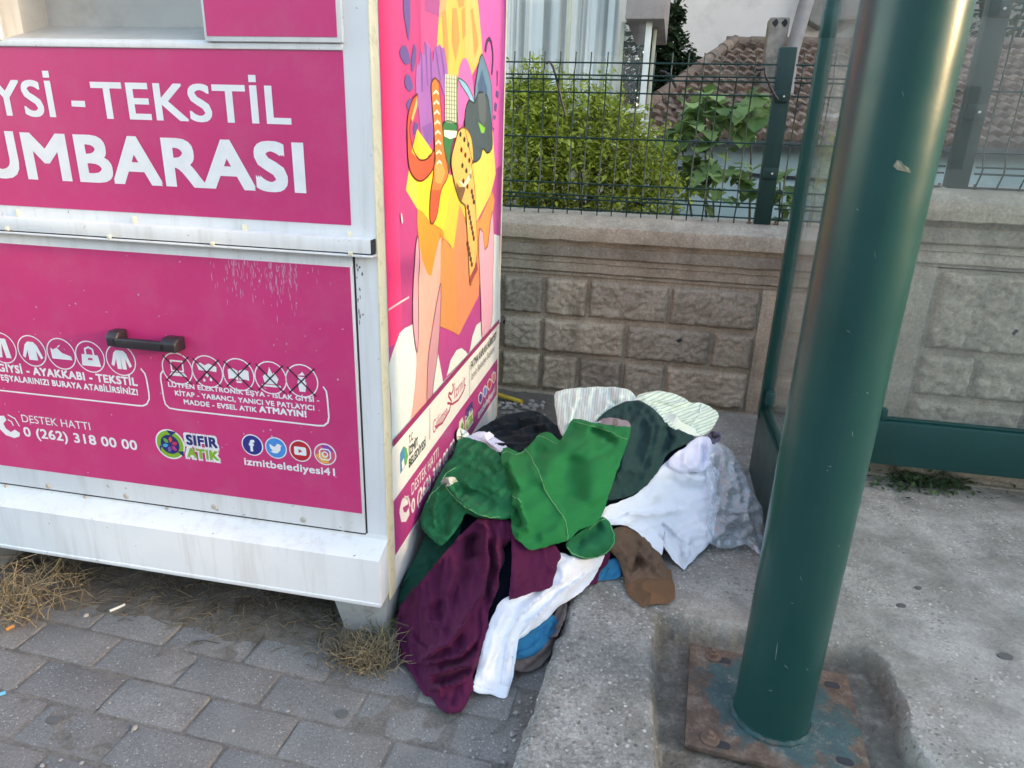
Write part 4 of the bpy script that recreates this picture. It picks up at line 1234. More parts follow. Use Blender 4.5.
# blue leaves
for q in ([(404, -20), (407.5, -15), (409.3, 10), (408.8, 28), (407.5, 40), (405, 28), (402.5, 8)], [(401, 46), (404, 45), (408, 54), (409, 63), (405, 65), (400, 58), (398.5, 51)], [(413, 44), (415.3, 50), (414.5, 62), (411.5, 72), (410, 64), (411.5, 52)],
          [(406, 74), (409, 76), (412, 88), (409, 92), (405, 88), (403.5, 80)], [(408, 99), (411, 98), (409.5, 109), (406.5, 110), (405, 104)], [(414, 122), (417.5, 124), (416, 133), (413, 135), (412, 128)],
          [(496, 70), (497.6, 72), (497, 85), (496, 87)], [(495.5, 90), (498, 92), (497.5, 99), (495, 96)], [(494, 102), (496.6, 104), (495.6, 112), (493.5, 110)], [(493, 115), (495.5, 116), (494.5, 120), (492.8, 119)], [(491.8, 127), (493.8, 128), (493, 132)]):
    pp(q, (84, 74, 138), 5)
# purple gloves
pp([(418, 66), (420, 50), (422.5, 55), (424, 40), (427, 44), (429, 46), (432, 62), (434, 45), (437, 46), (439, 44), (441, 48), (443.5, 47), (447, 72), (446, 80), (444, 96), (438, 80), (434, 90), (433, 130), (431, 142), (426, 146), (420, 132), (418, 112), (415, 90), (416, 62)], (142, 96, 172), 4)
for q in ([(420, 52), (421, 52), (422, 92), (420.5, 92)], [(424, 42), (425, 42), (427, 85), (426, 86)], [(429, 48), (430, 48), (431.5, 84), (430, 84)], [(434, 48), (435, 47), (440, 80), (439, 80)], [(439, 47), (440, 47), (445, 80), (444, 82)]):
    pp(q, (104, 78, 158), 5)
pp([(421, 127), (430, 122), (433, 130), (431, 142), (426, 146)], (120, 84, 160), 5)
# red bag with its strap
pp([(406, 130), (407.5, 112), (412, 98), (416, 94), (415.5, 104), (410, 118), (408.5, 132), (412, 150), (419, 160), (427, 158), (433, 150), (434, 160), (430, 172), (420, 181), (411, 175), (407, 160)], (186, 84, 66), 6)
pp([(410, 118), (416, 96), (416, 106), (411, 122)], (214, 160, 110), 7)
pp([(410, 152), (416, 129), (432, 152), (420, 161)], (236, 200, 80), 6)
pp([(410, 152), (416, 129), (418, 145), (418, 160)], (186, 170, 70), 7)
# tan boot with laces
pp([(430, 84), (434, 78), (437.5, 82), (439, 100), (441, 125), (443, 150), (447, 165), (446, 178), (440, 190), (436, 214), (431, 224), (428.5, 218), (429, 196), (432, 175), (433.5, 150), (432, 120), (430.5, 100)], (196, 116, 70), 7)
pp([(433, 165), (441, 163), (444, 172), (440, 184), (434, 182)], (214, 150, 92), 8)
pp([(430, 190), (440, 190), (436, 214), (431, 224), (428.5, 218)], (186, 84, 62), 8)
for k in range(8):
    y = 93 + k * 10.0
    pp([(431.6 + k * 0.5, y), (434.5 + k * 0.5, y - 3.5), (437.4 + k * 0.5, y), (437.2 + k * 0.5, y + 2), (434.5 + k * 0.5, y - 0.5), (431.8 + k * 0.5, y + 2)], (232, 214, 200), 8)
# checked sleeve and green garment
pp([(444, 74), (456, 76), (456, 124), (444, 122)], (196, 202, 190), 6)
for k in range(5): pp([(445.2 + k * 2.5, 75), (446.0 + k * 2.5, 75), (446.0 + k * 2.5, 123), (445.2 + k * 2.5, 123)], (96, 128, 110), 7)
for k in range(11): pp([(444, 78 + k * 4.3), (456, 79 + k * 4.3), (456, 79.8 + k * 4.3), (444, 78.8 + k * 4.3)], (110, 138, 122), 8)
pp([(443, 122), (456, 124), (455, 132), (450, 150), (448, 172), (445, 160), (442, 140)], (50, 112, 78), 6)
pp([(443, 130), (456, 131), (455, 137), (449, 139), (443, 136)], (214, 218, 212), 7)
# pink cloth and blue strap
pp([(457, 80), (463, 58), (470, 70), (473, 100), (466, 112), (458, 128)], (222, 104, 176), 5)
pp([(457, 78), (464, 82), (470, 92), (474, 104), (472, 107), (467, 96), (460, 85)], (120, 172, 210), 6)
# dark shoes, blue bag
pp([(474, 90), (479, 58), (481, 54), (487, 70), (491, 90), (491, 128), (487, 130), (475, 110)], (88, 124, 158), 6)
pp([(477, 84), (481, 70), (486, 88), (487, 110), (478, 112)], (66, 92, 130), 7)
polyring = [(484, 50), (486, 40), (488.5, 37), (491, 42), (492.5, 56), (491.5, 74), (490.8, 74), (491.6, 56), (490.2, 43), (488.5, 39.5), (486.7, 42), (485, 52)]
pp(polyring, (92, 80, 140), 7)
pp([(464, 112), (468, 100), (473, 103), (478, 92), (486, 96), (489, 112), (491, 130), (491, 148), (486, 153), (482, 148), (479, 158), (472, 162), (468, 148), (464, 130)], (66, 82, 96), 8)
pp([(477, 122), (484, 128), (483, 133), (480, 133)], (110, 180, 70), 9)
pp([(476, 94), (484, 92), (485, 118), (482, 126), (478, 118)], (84, 96, 108), 9)
# spotted scarf
pp([(450, 160), (454, 142), (458, 130), (464, 128), (470, 138), (472, 160), (470, 165), (473, 185), (475, 222), (476, 250), (472, 275), (469, 284), (467, 250), (464, 205), (460, 202), (455, 190), (451, 172)], (220, 170, 104), 9)
for k in range(26):
    y = 134 + k * 5.2; x = (459 + (k * 37 % 11)) if y < 190 else 466.5 + (k * 29 % 7)
    pp([(x - 1.3, y), (x - 0.2, y - 3), (x + 1.2, y - 1), (x + 1.0, y + 2.5), (x - 0.6, y + 3)], (70, 52, 44), 10)
pp([(457, 180), (462, 183), (468, 174), (470, 166), (469, 178), (463, 187)], (226, 208, 190), 10)
pp([(455, 182), (458, 187), (464, 187), (462, 196), (459.5, 202), (456, 194)], (110, 84, 64), 10)
pp([(469, 276), (476, 262), (476.5, 270), (469, 284)], (150, 62, 76), 10)
# logos and lettering on the white and magenta bands
def t_at(u, z):
    lo, hi = -300.0, 900.0
    for _ in range(40):
        m_ = (lo + hi) / 2
        if spx(u, m_)[1] > z: lo = m_
        else: hi = m_
    return spx(u, lo)[0]
def slet(s_, u0, u1, z0, z1, mat, bold=0.0, layer=1):
    vs, fs, xa, xb, b0, capf = text_mesh(s_, 0.0)
    zc_ = (z0 + z1) / 2; t0, t1 = t_at(u0, zc_), t_at(u1, zc_)
    cop = [(0, 0)] if bold <= 0 else [(bold * cx, bold * cy) for cx, cy in ((-1, 0), (1, 0), (0, 1), (0, -1))]
    mb = MB()
    for i, (ox, oz) in enumerate(cop):
        o_ = 0.0012 + 0.0004 * layer + 0.00002 * i
        mb.add([(o_, t0 + (p[0] + ox - xa) / (xb - xa) * (t1 - t0), z0 + (p[1] + oz - b0) / (capf - b0) * (z1 - z0)) for p in vs], fs)
    return mb.build('lettering', mat, poster)
IG = ink(60, 66, 74)
slet('T.C.', 408.5, 412.8, 0.575, 0.602, IG, 0.03)
slet('İZMİT', 408.5, 417.5, 0.535, 0.562, IG, 0.04)
slet('BELEDİYESİ', 408.5, 425.0, 0.494, 0.522, IG, 0.04)
pp([(399.5, 454), (403, 446), (406, 448), (407.5, 456), (406, 464), (399.8, 474)], (70, 140, 190), 1, 'emblem')
pp([(403, 446), (406, 448), (407.5, 456), (406, 464), (403.5, 466), (404.5, 455)], (90, 170, 90), 2, 'emblem')
pp([(401, 462), (403, 458), (404, 466), (401.5, 470)], (230, 235, 238), 3, 'emblem')
pp([(429, 440), (429.6, 439), (429.8, 407), (429.2, 408)], (150, 155, 160), 1, 'rule')
pp([(468.8, 398), (469.2, 397), (469.4, 364), (469, 365)], (150, 155, 160), 1, 'rule')
slet('Gülümse', 432.5, 447.0, 0.500, 0.550, ink(190, 80, 118), 0.0)
slet('İzmit', 454, 465, 0.530, 0.580, ink(190, 80, 118), 0.0)
side_stroke([(435, 427), (442, 423), (449, 410), (451, 401), (448, 396), (448.5, 393), (451, 394), (452.5, 391), (453, 386), (452, 384)], 0.009, (178, 56, 96), 2)
side_stroke([(447, 403), (452, 404), (458, 400), (463, 391), (465, 385)], 0.009, (178, 56, 96), 2)
slet('FATMA KAPLAN HÜRRİYET', 470.5, 496, 0.565, 0.600, ink(60, 60, 66), 0.04)
slet('İzmit Belediye Başkanı', 471, 494, 0.515, 0.548, ink(90, 90, 96), 0.0)
slet('DESTEK HATTI', 411, 438, 0.385, 0.425, PW_, 0.0, 2)
slet('0 (262) 318 00 00', 411, 454, 0.318, 0.366, PW_, 0.03, 2)
side_stroke([(407, 500), (402, 503), (400.5, 510), (402, 517), (405.5, 517), (408, 512)], 0.03, (225, 220, 226), 2)
side_stroke([(404, 497), (408, 499), (409.5, 506)], 0.010, (225, 220, 226), 2)
pp([(458.5, 422), (462, 417), (464, 426), (463, 432), (459, 438)], (206, 216, 196), 2, 'badge_backing')
pp([(464.5, 417), (472, 405), (473, 422), (465, 434)], (206, 216, 206), 2, 'badge_backing')
slet('SIFIR', 465, 472.6, 0.372, 0.415, ink(62, 66, 130), 0.04, 4)
slet('ATIK', 465, 472.6, 0.318, 0.360, ink(120, 165, 60), 0.04, 4)
pp([(459.5, 430), (461.5, 422), (463, 424), (463, 430), (460.5, 435)], (96, 150, 76), 3, 'badge_ring')
for (u, v, c) in ((480, 398.5, (62, 66, 140)), (484.5, 392, (90, 140, 205)), (489, 385, (190, 60, 80)), (493.2, 378, (214, 140, 130))):
    pp([(u - 2, v + 3), (u - 2, v - 3), (u, v - 7.0), (u + 2, v - 5.5), (u + 2, v + 1), (u, v + 6)], (225, 225, 232), 2, 'social_rim')
    pp([(u - 1.5, v + 2.4), (u - 1.5, v - 2.4), (u, v - 5.5), (u + 1.5, v - 4.3), (u + 1.5, v + 0.8), (u, v + 4.6)], c, 3, 'social_disc')
slet('izmitbelediyesi41', 477.5, 494.8, 0.288, 0.325, PW_, 0.03, 2)
# scuffs across the poster
side_stroke([(386, 310), (392, 306), (400, 301), (407, 297)], 0.006, (220, 190, 205), 12)
pp([(399, 213), (400, 214), (401, 222), (400.2, 224), (398.8, 217)], (222, 190, 206), 12)

# ------------------------------------------------------------------ the heap of clothes
CTRL = [(398,640,1.74),(410,675,1.6),(430,712,1.47),(460,713,1.46),(490,695,1.54),(508,690,1.55),(545,660,1.66),(405,600,1.80),(420,560,1.9),(440,600,1.74),(470,650,1.60),(470,560,1.88),(500,600,1.75),(450,500,2.08),(425,520,2.03),(470,440,2.5),(500,470,2.22),(540,540,1.98),(530,550,1.93),(560,500,2.12),(560,440,2.42),(520,413,2.72),(485,428,2.68),(600,388,2.85),(630,426,2.5),(640,400,2.72),(600,520,2.08),(580,560,1.95),(550,590,1.85),(620,600,1.88),(650,605,1.86),(640,560,2.02),(685,567,2.06),(660,545,2.1),(670,500,2.3),(690,450,2.5),(715,410,2.78),(680,393,2.85),(760,550,2.19),(735,545,2.2),(712,545,2.17),(750,490,2.42),(725,450,2.6),(600,575,1.98)]
cu_ = np.array(CTRL, float)
XY = cu_[:, :2] / 100.0
def _phi(r2): return 0.5 * r2 * np.log(r2 + 1e-9)
d2 = ((XY[:, None] - XY[None]) ** 2).sum(-1)
A_ = np.zeros((len(XY) + 3,) * 2)
A_[:len(XY), :len(XY)] = _phi(d2) + np.eye(len(XY)) * 0.05
A_[:len(XY), -3:] = np.c_[np.ones(len(XY)), XY]; A_[-3:, :len(XY)] = A_[:len(XY), -3:].T
_cf = np.linalg.solve(A_, np.r_[cu_[:, 2], 0, 0, 0])
def heap_y(uv):
    q = uv / 100.0
    d = ((q[:, None] - XY[None]) ** 2).sum(-1)
    return _phi(d) @ _cf[:-3] + _cf[-3] + q @ _cf[-2:]
def seg_dist(uv, line):
    line = np.array(line, float)
    best = np.full(len(uv), 1e9); sgn = np.zeros(len(uv)); par = np.zeros(len(uv))
    n = len(line) - 1
    for i in range(n):
        a, b = line[i], line[i + 1]
        ab = b - a; L2 = ab @ ab + 1e-9
        t = np.clip(((uv - a) @ ab) / L2, 0, 1)
        p = a + t[:, None] * ab
        d = np.linalg.norm(uv - p, axis=1)
        mk = d < best
        best[mk] = d[mk]; par[mk] = ((i + t) / n)[mk]
        cr = ab[0] * (uv[:, 1] - a[1]) - ab[1] * (uv[:, 0] - a[0])
        sgn[mk] = np.sign(cr)[mk]
    return best, par, sgn
def inside(uv, poly):
    x, y = uv[:, 0], uv[:, 1]; r = np.zeros(len(uv), bool); n = len(poly); j = n - 1
    for i in range(n):
        xi, yi = poly[i]; xj, yj = poly[j]
        c = ((yi > y) != (yj > y)) & (x < (xj - xi) * (y - yi) / (yj - yi + 1e-12) + xi)
        r ^= c; j = i
    return r
FOLD_K = 1.5
def ragged(poly, outline, sharp, seed):
    out = poly.copy(); n = len(poly)
    for i in range(n):
        t_ = poly[(i + 1) % n] - poly[i - 1]; t_ = t_ / (np.linalg.norm(t_) + 1e-9)
        u, v = poly[i]
        k = 1.1 * noise.noise(Vector((u * 0.11, v * 0.11, seed * 1.7))) + 0.6 * noise.noise(Vector((u * 0.3, v * 0.3, seed * 2.9)))
        for q in sharp:
            if np.hypot(*(poly[i] - np.array(outline[q % len(outline)]))) < 4: k = 0
        out[i] = poly[i] + np.array([t_[1], -t_[0]]) * k
    return out
class Garment:
    def relax(s, V2, P, F2, nb):
        """let the cloth take up its slack: rest lengths grow, the border stays, the sheet buckles into wrinkles"""
        ang, ga, gb = s.grow
        E = set(); flap = {}
        for f in F2:
            for i in range(3):
                a, b, c = f[i], f[(i + 1) % 3], f[(i + 2) % 3]
                k = (min(a, b), max(a, b)); E.add(k); flap.setdefault(k, []).append(c)
        E = np.array(sorted(E)); Bn = np.array([tuple(v) for v in flap.values() if len(v) == 2])
        bset = set()
        for k, v in flap.items():
            if len(v) == 1: bset.update(k)
        w = np.ones(len(P)); w[list(bset)] = 0.0
        ca, sa = math.cos(R(ang)), math.sin(R(ang))
        def rest(I):
            d2_ = V2[I[:, 1]] - V2[I[:, 0]]
            l2 = np.linalg.norm(d2_, axis=1) + 1e-9
            c2 = ((d2_ @ np.array([ca, sa])) / l2) ** 2
            return np.linalg.norm(P[I[:, 1]] - P[I[:, 0]], axis=1) * (1 + ga * c2 + gb * (1 - c2))
        LE, LB = rest(E), rest(Bn)
        cnt = np.zeros(len(P)); np.add.at(cnt, E.ravel(), 1)
        cb = np.zeros(len(P)); np.add.at(cb, Bn.ravel(), 1)
        rays = P - CAMP; rho0 = np.linalg.norm(rays, axis=1); rays = rays / rho0[:, None]
        X = P.copy()
        for i, (u, v) in enumerate(V2):
            a = (u * ca + v * sa); b = (-u * sa + v * ca)
            n1 = noise.noise(Vector((a * 0.085, b * 0.022, s.seed * 2.1))) + 0.5 * noise.noise(Vector((a * 0.2, b * 0.06, s.seed * 5.1)))
            X[i] -= rays[i] * 0.010 * n1 * w[i]
        up_, dn_ = s.room
        for it in range(170):
            for I, L, c, k in ((E, LE, cnt, 0.55), (Bn, LB, cb, 0.22)):
                d = X[I[:, 1]] - X[I[:, 0]]; l = np.linalg.norm(d, axis=1) + 1e-9
                corr = d * ((l - L) / l * 0.5)[:, None]
                acc = np.zeros_like(X)
                np.add.at(acc, I[:, 0], corr); np.add.at(acc, I[:, 1], -corr)
                X += acc / np.maximum(c, 1)[:, None] * w[:, None] * k * 2.2
            if it < 120: X[:, 2] -= 0.00002 * w
            # keep within the slack between the layers
            dr = ((X - P) * rays).sum(1)
            lim = np.clip(dr, -up_, dn_)
            X += rays * (lim - dr)[:, None]
        gz = np.array([ground_z(p[0], p[1]) + 0.006 for p in X])
        low = X[:, 2] < gz; X[low, 2] = gz[low]
        return X
    def surf(s, pts):
        """points of the finished sheet at picture positions"""
        out = []
        for p in pts:
            d = ((s.V2 - p) ** 2).sum(1); k = np.argsort(d)[:4]
            wt = 1 / (d[k] + 0.05); wt /= wt.sum()
            q = (s.P[k] * wt[:, None]).sum(0)
            out.append(q)
        return np.array(out)
    def __init__(s, outline, lay, folds=(), wr=(), edge=0.012, ew=7.0, skirt=0.05, sharp=(), ground=True, seed=0, fine=0.0012, grow=(60, 0.07, 0.02), room=(0.035, 0.015), wave=0.008):
        s.grow = grow; s.room = room; s.wave = wave
        edge = min(edge, 0.006); ew = min(ew, 3.0)
        folds = [(f[0], f[1] * FOLD_K, *f[2:]) for f in folds]
        s.poly = ragged(smooth_poly(outline, sharp=sharp), outline, sharp, seed); s.lay = lay; s.folds = folds; s.wr = wr; s.edge = edge; s.ew = ew; s.skirt = skirt
        s.ground = ground; s.seed = seed; s.fine = fine
    def fold_h(s, uv):
        uv = np.asarray(uv, float).reshape(-1, 2)
        h = np.zeros(len(uv))
        for f in s.folds:
            line, amp, wd_ = f[0], f[1], f[2]
            kind = f[3] if len(f) > 3 else 'g'
            jit = np.array([[noise.noise(Vector((u * 0.05, v * 0.05, s.seed))), noise.noise(Vector((u * 0.05, v * 0.05, s.seed + 50)))] for u, v in uv]) * 4.0
            d, par, sg = seg_dist(uv + jit, line)
            tap = np.clip(np.minimum(par, 1 - par) / 0.22, 0, 1); tap = tap * tap * (3 - 2 * tap) if kind != 'k' else 1.0
            if kind in 'gk': pr = np.exp(-(d / wd_) ** 2)
            elif kind == 'c': pr = np.exp(-d / wd_)
            elif kind == 's': pr = np.where(sg > 0, np.exp(-d / wd_), np.exp(-(d / (wd_ * 0.28)) ** 2))
            else: pr = np.where(sg < 0, np.exp(-d / wd_), np.exp(-(d / (wd_ * 0.28)) ** 2))
            h += amp * pr * tap
        return h
    def pos(s, uv, extra=0.0, use_edge=True, with_folds=True):
        uv = np.asarray(uv, float).reshape(-1, 2)
        y = heap_y(uv)
        h = np.full(len(uv), s.lay, float)
        for i, (u, v) in enumerate(uv):
            B = CAMP + ray(u, v) * (y[i] / ray(u, v)[1])
            hz = B[2] - ground_z(B[0], B[1])
            if s.lay > 0: h[i] *= min(1.0, max(0.15, 0.15 + hz / 0.13))
        h += s.fold_h(uv) if with_folds else 0.0
        for f in ():
            line, amp, wd_ = f[0], f[1], f[2]
            kind = f[3] if len(f) > 3 else 'g'
            d, par, sg = seg_dist(uv, line)
            tap = np.clip(np.minimum(par, 1 - par) / 0.22, 0, 1); tap = tap * tap * (3 - 2 * tap) if kind != 'k' else 1.0
            if kind == 'g' or kind == 'k': pr = np.exp(-(d / wd_) ** 2)
            elif kind == 'c': pr = np.exp(-d / wd_)                       # sharp crease
            elif kind == 's': pr = np.where(sg > 0, np.exp(-d / wd_), np.exp(-(d / (wd_ * 0.25)) ** 2))   # ridge, steep on one side
            elif kind == 't': pr = np.where(sg < 0, np.exp(-d / wd_), np.exp(-(d / (wd_ * 0.25)) ** 2))
            h += amp * pr * tap
        for (ang, freq, stretch, amp) in s.wr:
            ca, sa = math.cos(R(ang)), math.sin(R(ang))
            for i, (u, v) in enumerate(uv):
                a = (u * ca + v * sa) * freq / stretch; b = (-u * sa + v * ca) * freq
                q = Vector((a, b, s.seed * 3.7 + ang))
                wpx = noise.noise(q * 0.6 + Vector((5, 3, 1)))
                n_ = noise.noise(Vector((a + 0.5 * wpx, b + 0.9 * wpx, s.seed * 1.3)))
                h[i] += amp * ((1 - abs(n_) * 2.2) if amp > 0 else n_ * 1.5) * 0.6
        if s.fine:
            for i, (u, v) in enumerate(uv):
                h[i] += s.fine * noise.noise(Vector((u * 0.13, v * 0.13, s.seed)))
        if use_edge:
            d, _, _ = seg_dist(uv, np.vstack([s.poly, s.poly[:1]]))
            q = np.clip(d / s.ew, 0, 1)
            h -= s.edge * (1 - np.sqrt(np.maximum(0, 1 - (1 - q) ** 2)))
        # hems wave in depth
        for i, (u, v) in enumerate(uv):
            h[i] += s.wave * noise.noise(Vector((u * 0.045, v * 0.045, s.seed * 1.9 + 2)))
        h += extra
        out = np.zeros((len(uv), 3))
        for i, (u, v) in enumerate(uv):
            d = ray(u, v); rho = y[i] / d[1]
            rho -= h[i] / np.linalg.norm(d)
            P = CAMP + d * rho
            gz = ground_z(P[0], P[1]) + 0.006
            if s.ground and P[2] < gz:
                rho = (gz - CAM_H) / d[2]; P = CAMP + d * rho
            # stay outside the bin
            dp = (P - BC) @ BR
            if dp < 0.014 and P[2] > 0.12:
                den = d @ BR
                q = ((BC + BR * 0.014 - CAMP) @ BR) / den
                if 0 < q < rho: P = CAMP + d * q
            out[i] = P
        return out
    def mesh(s, name, mat, parent=None, step=2.2, thick=True, uvrot=0.0):
        poly = s.poly; n = len(poly)
        x0, y0 = poly.min(0); x1, y1 = poly.max(0)
        rr = random.Random(s.seed)
        pts = []
        j = 0; y = y0
        while y < y1:
            x = x0 + (step / 2 if j % 2 else 0)
            while x < x1:
                pts.append((x + rr.uniform(-.3, .3), y + rr.uniform(-.3, .3))); x += step
            y += step * 0.87; j += 1
        pts = np.array(pts)
        pts = pts[inside(pts, poly)]
        d, _, _ = seg_dist(pts, np.vstack([poly, poly[:1]]))
        pts = pts[d > step * 0.55]
        allp = [Vector(p) for p in poly] + [Vector(p) for p in pts]
        r = delaunay_2d_cdt(allp, [], [list(range(n))], 1, 1e-4)
        V2 = np.array([tuple(v) for v in r[0]]); F2 = [tuple(f) for f in r[2]]
        P = s.pos(V2, with_folds=not s.grow)
        if s.grow:
            P = s.relax(V2, P, F2, len(poly))
            rv_ = P - CAMP
            P = P - rv_ / np.linalg.norm(rv_, axis=1)[:, None] * s.fold_h(V2)[:, None]
            for i in range(len(P)):
                gz = ground_z(P[i, 0], P[i, 1]) + 0.006
                if P[i, 2] < gz: P[i, 2] = gz
                dp = (P[i] - BC) @ BR
                if dp < 0.012 and P[i, 2] > 0.12: P[i] += BR * (0.012 - dp)
        s.V2, s.P = V2, P
        mb_v = [tuple(p) for p in P]; mb_f = list(F2)
        # turned-under rim so that the cloth has a body at its border
        cen = poly.mean(0)
        if thick:
            from collections import Counter
            ec = Counter()
            for f in F2:
                for a, b in zip(f, f[1:] + f[:1]): ec[(min(a, b), max(a, b))] += 1
            bd_ = [e for e, c in ec.items() if c == 1]
            idx = {}
            for e in bd_:
                for a in e:
                    if a not in idx: idx[a] = len(mb_v); mb_v.append(tuple(P[a]))
            for ringk, (shr, drop) in enumerate(((0.2, 0.0028), (5.0, max(0.012, s.skirt * 0.4)), (13.0, s.skirt))):
                new = {}
                for e in bd_:
                    for a in e:
                        if a in new: continue
                        p2 = V2[a] + (cen - V2[a]) / (np.linalg.norm(cen - V2[a]) + 1e-6) * shr
                        dv = (P[a] - CAMP); dv = dv / np.linalg.norm(dv)
                        q = P[a] + dv * drop
                        dd = CAMP + ray(*p2) * ((q[1]) / ray(*p2)[1])
                        gz = ground_z(dd[0], dd[1]) + 0.003
                        if dd[2] < gz: dd = np.array([dd[0], dd[1], gz])
                        new[a] = len(mb_v); mb_v.append(tuple(dd))
                for a, b in bd_:
                    pa, pb = (idx[a], idx[b]) if idx else (a, b)
                    mb_f.append((pa, pb, new[b], new[a]))
                idx = new
        c = np.array(mb_v).mean(0)
        c[2] = min(p[2] for p in mb_v)
        if parent is not None:
            c = np.array(parent['_o'])
        me = bpy.data.meshes.new(name)
        me.from_pydata([tuple(np.array(p) - c) for p in mb_v], [], mb_f)
        bm = bmesh.new(); bm.from_mesh(me); bmesh.ops.recalc_face_normals(bm, faces=bm.faces)
        # face the camera on the visible sheet
        bm.to_mesh(me); bm.free()
        uvl = me.uv_layers.new(name='UVMap')
        allv = [tuple(v) for v in V2]
        ca, sa = math.cos(uvrot), math.sin(uvrot)
        for lp_ in me.loops:
            k = lp_.vertex_index
            u, v = allv[k] if k < len(allv) else (0.0, 0.0)
            uvl.data[lp_.index].uv = ((u * ca + v * sa) / 100, (-u * sa + v * ca) / 100)
        for p in me.polygons: p.use_smooth = True
        o = bpy.data.objects.new(name, me); COL.objects.link(o)
        me.materials.append(mat)
        if parent is not None: o.parent = parent
        else: o.location = c; o['_o'] = [float(x) for x in c]
        s.o = o
        return o
    def seam(s, px, mat, rad=0.0017, name='seam', lift=0.0015, step=2.5):
        line = np.array(px, float); pts = []
        for a, b in zip(line[:-1], line[1:]):
            k = max(1, int(np.linalg.norm(b - a) / step))
            pts += [a + (b - a) * j / k for j in range(k)]
        pts.append(line[-1])
        P = s.surf(np.array(pts)); rv_ = P - CAMP; P = P - rv_ / np.linalg.norm(rv_, axis=1)[:, None] * (lift + 0.001)
        c = np.array(s.o['_o']) if '_o' in s.o else np.array(s.o.parent['_o'])
        mb = MB(); mb.tube([tuple(p - c) for p in P], rad, 5)
        o = mb.build(name, mat, s.o, smooth=True)
        return o

FB = {}
FB['striped'] = fabric('striped_cotton', (0.70, 0.77, 0.73), stripes=(12.5, (0.44, 0.62, 0.52)))
FB['striped2'] = fabric('striped_cotton_sleeve', (0.70, 0.77, 0.69), stripes=(10.0, (0.34, 0.54, 0.40)))
FB['forest'] = fabric('dark_green_cloth', (0.018, 0.052, 0.050))
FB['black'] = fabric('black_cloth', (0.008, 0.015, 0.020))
FB['green'] = fabric('bright_green_knit', (0.006, 0.175, 0.052), var=0.02)
FB['green2'] = fabric('green_lining', (0.006, 0.135, 0.055), var=0.03)
FB['maroon'] = fabric('maroon_cloth', (0.085, 0.010, 0.045), var=0.05)
FB['white'] = fabric('white_cotton', (0.80, 0.82, 0.87), var=0.04, wv=0.2)
FB['lav'] = fabric('lavender_white_cotton', (0.70, 0.71, 0.84), var=0.05)
FB['blue'] = fabric('bright_blue_cloth', (0.012, 0.17, 0.32))
FB['taupe'] = fabric('taupe_cloth', (0.16, 0.125, 0.115))
FB['brown'] = fabric('brown_cloth', (0.150, 0.092, 0.062), var=0.08)
FB['brown2'] = fabric('rust_brown_cloth', (0.165, 0.088, 0.048), var=0.08)
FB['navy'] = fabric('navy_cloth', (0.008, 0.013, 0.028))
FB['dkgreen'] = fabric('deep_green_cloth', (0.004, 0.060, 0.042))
FB['mauve'] = fabric('grey_mauve_cloth', (0.14, 0.12, 0.17))
FB['thread'] = fabric('pale_green_thread', (0.12, 0.36, 0.16))
FB['speck'] = fabric('speckled_cloth', (0.30, 0.25, 0.27), var=0.5)
GRP = 'clothes dumped in a heap beside the donation bin'
def cloth(name, G, mat, label, cat, **kw):
    o = G.mesh(name, mat, **kw)
    tag(o, label, cat, GRP)
    return o

# navy filler mass added under the heap, keeps its shaded gaps dark
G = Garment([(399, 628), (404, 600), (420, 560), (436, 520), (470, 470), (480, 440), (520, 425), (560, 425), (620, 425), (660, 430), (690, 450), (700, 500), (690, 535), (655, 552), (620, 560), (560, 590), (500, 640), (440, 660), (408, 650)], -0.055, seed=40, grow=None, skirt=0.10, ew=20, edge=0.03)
cloth('heap_filler', G, FB['navy'], 'dark navy filler cloth added under the heap, showing in its shaded gaps', 'garment', step=9)
# deep green cloth hanging at the bin side
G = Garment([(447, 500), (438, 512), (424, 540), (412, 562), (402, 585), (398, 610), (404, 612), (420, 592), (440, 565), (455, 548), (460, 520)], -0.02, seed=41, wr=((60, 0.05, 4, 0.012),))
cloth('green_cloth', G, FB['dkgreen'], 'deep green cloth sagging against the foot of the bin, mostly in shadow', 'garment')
# striped shirt at the back
G = Garment([(556, 415), (554, 396), (560, 391), (577, 388), (600, 387), (622, 388), (632, 393), (637, 398), (645, 396), (650, 405), (646, 425), (632, 432), (610, 434), (580, 434), (563, 436)], -0.012, seed=2, grow=(0, 0.07, 0.02),
            folds=(([(632, 392), (612, 401), (598, 414), (588, 428)], 0.026, 5, 's'), ([(580, 389), (574, 410), (564, 432)], 0.018, 5, 's'), ([(604, 388), (612, 402), (632, 414)], -0.018, 4), ([(560, 394), (562, 412), (560, 432)], 0.014, 5)), wr=((100, 0.05, 4, 0.006),), edge=0.03, ew=12)
sh1 = cloth('striped_shirt', G, FB['striped'], 'pale green and white striped shirt at the back of the heap', 'shirt', uvrot=0.10)
G2 = Garment([(634, 401), (642, 394), (655, 391), (667, 392), (678, 395), (690, 402), (700, 403), (711, 407), (718, 414), (717, 421), (709, 432), (696, 436), (682, 433), (668, 426), (656, 412), (646, 405)], 0.012, seed=3, grow=(80, 0.06, 0.02),
             folds=(([(640, 397), (662, 401), (692, 404)], 0.022, 4, 's'), ([(650, 403), (675, 413), (700, 417)], 0.014, 4, 's'), ([(656, 408), (680, 424), (700, 430)], -0.014, 4), ([(648, 400), (670, 408), (690, 412)], -0.012, 3)), edge=0.03, ew=9)
sl2 = G2.mesh('sleeve', FB['striped2'], parent=sh1, uvrot=1.22)
G2.seam([(702, 404), (699, 415), (691, 426), (689, 434)], FB['striped'], 0.003)
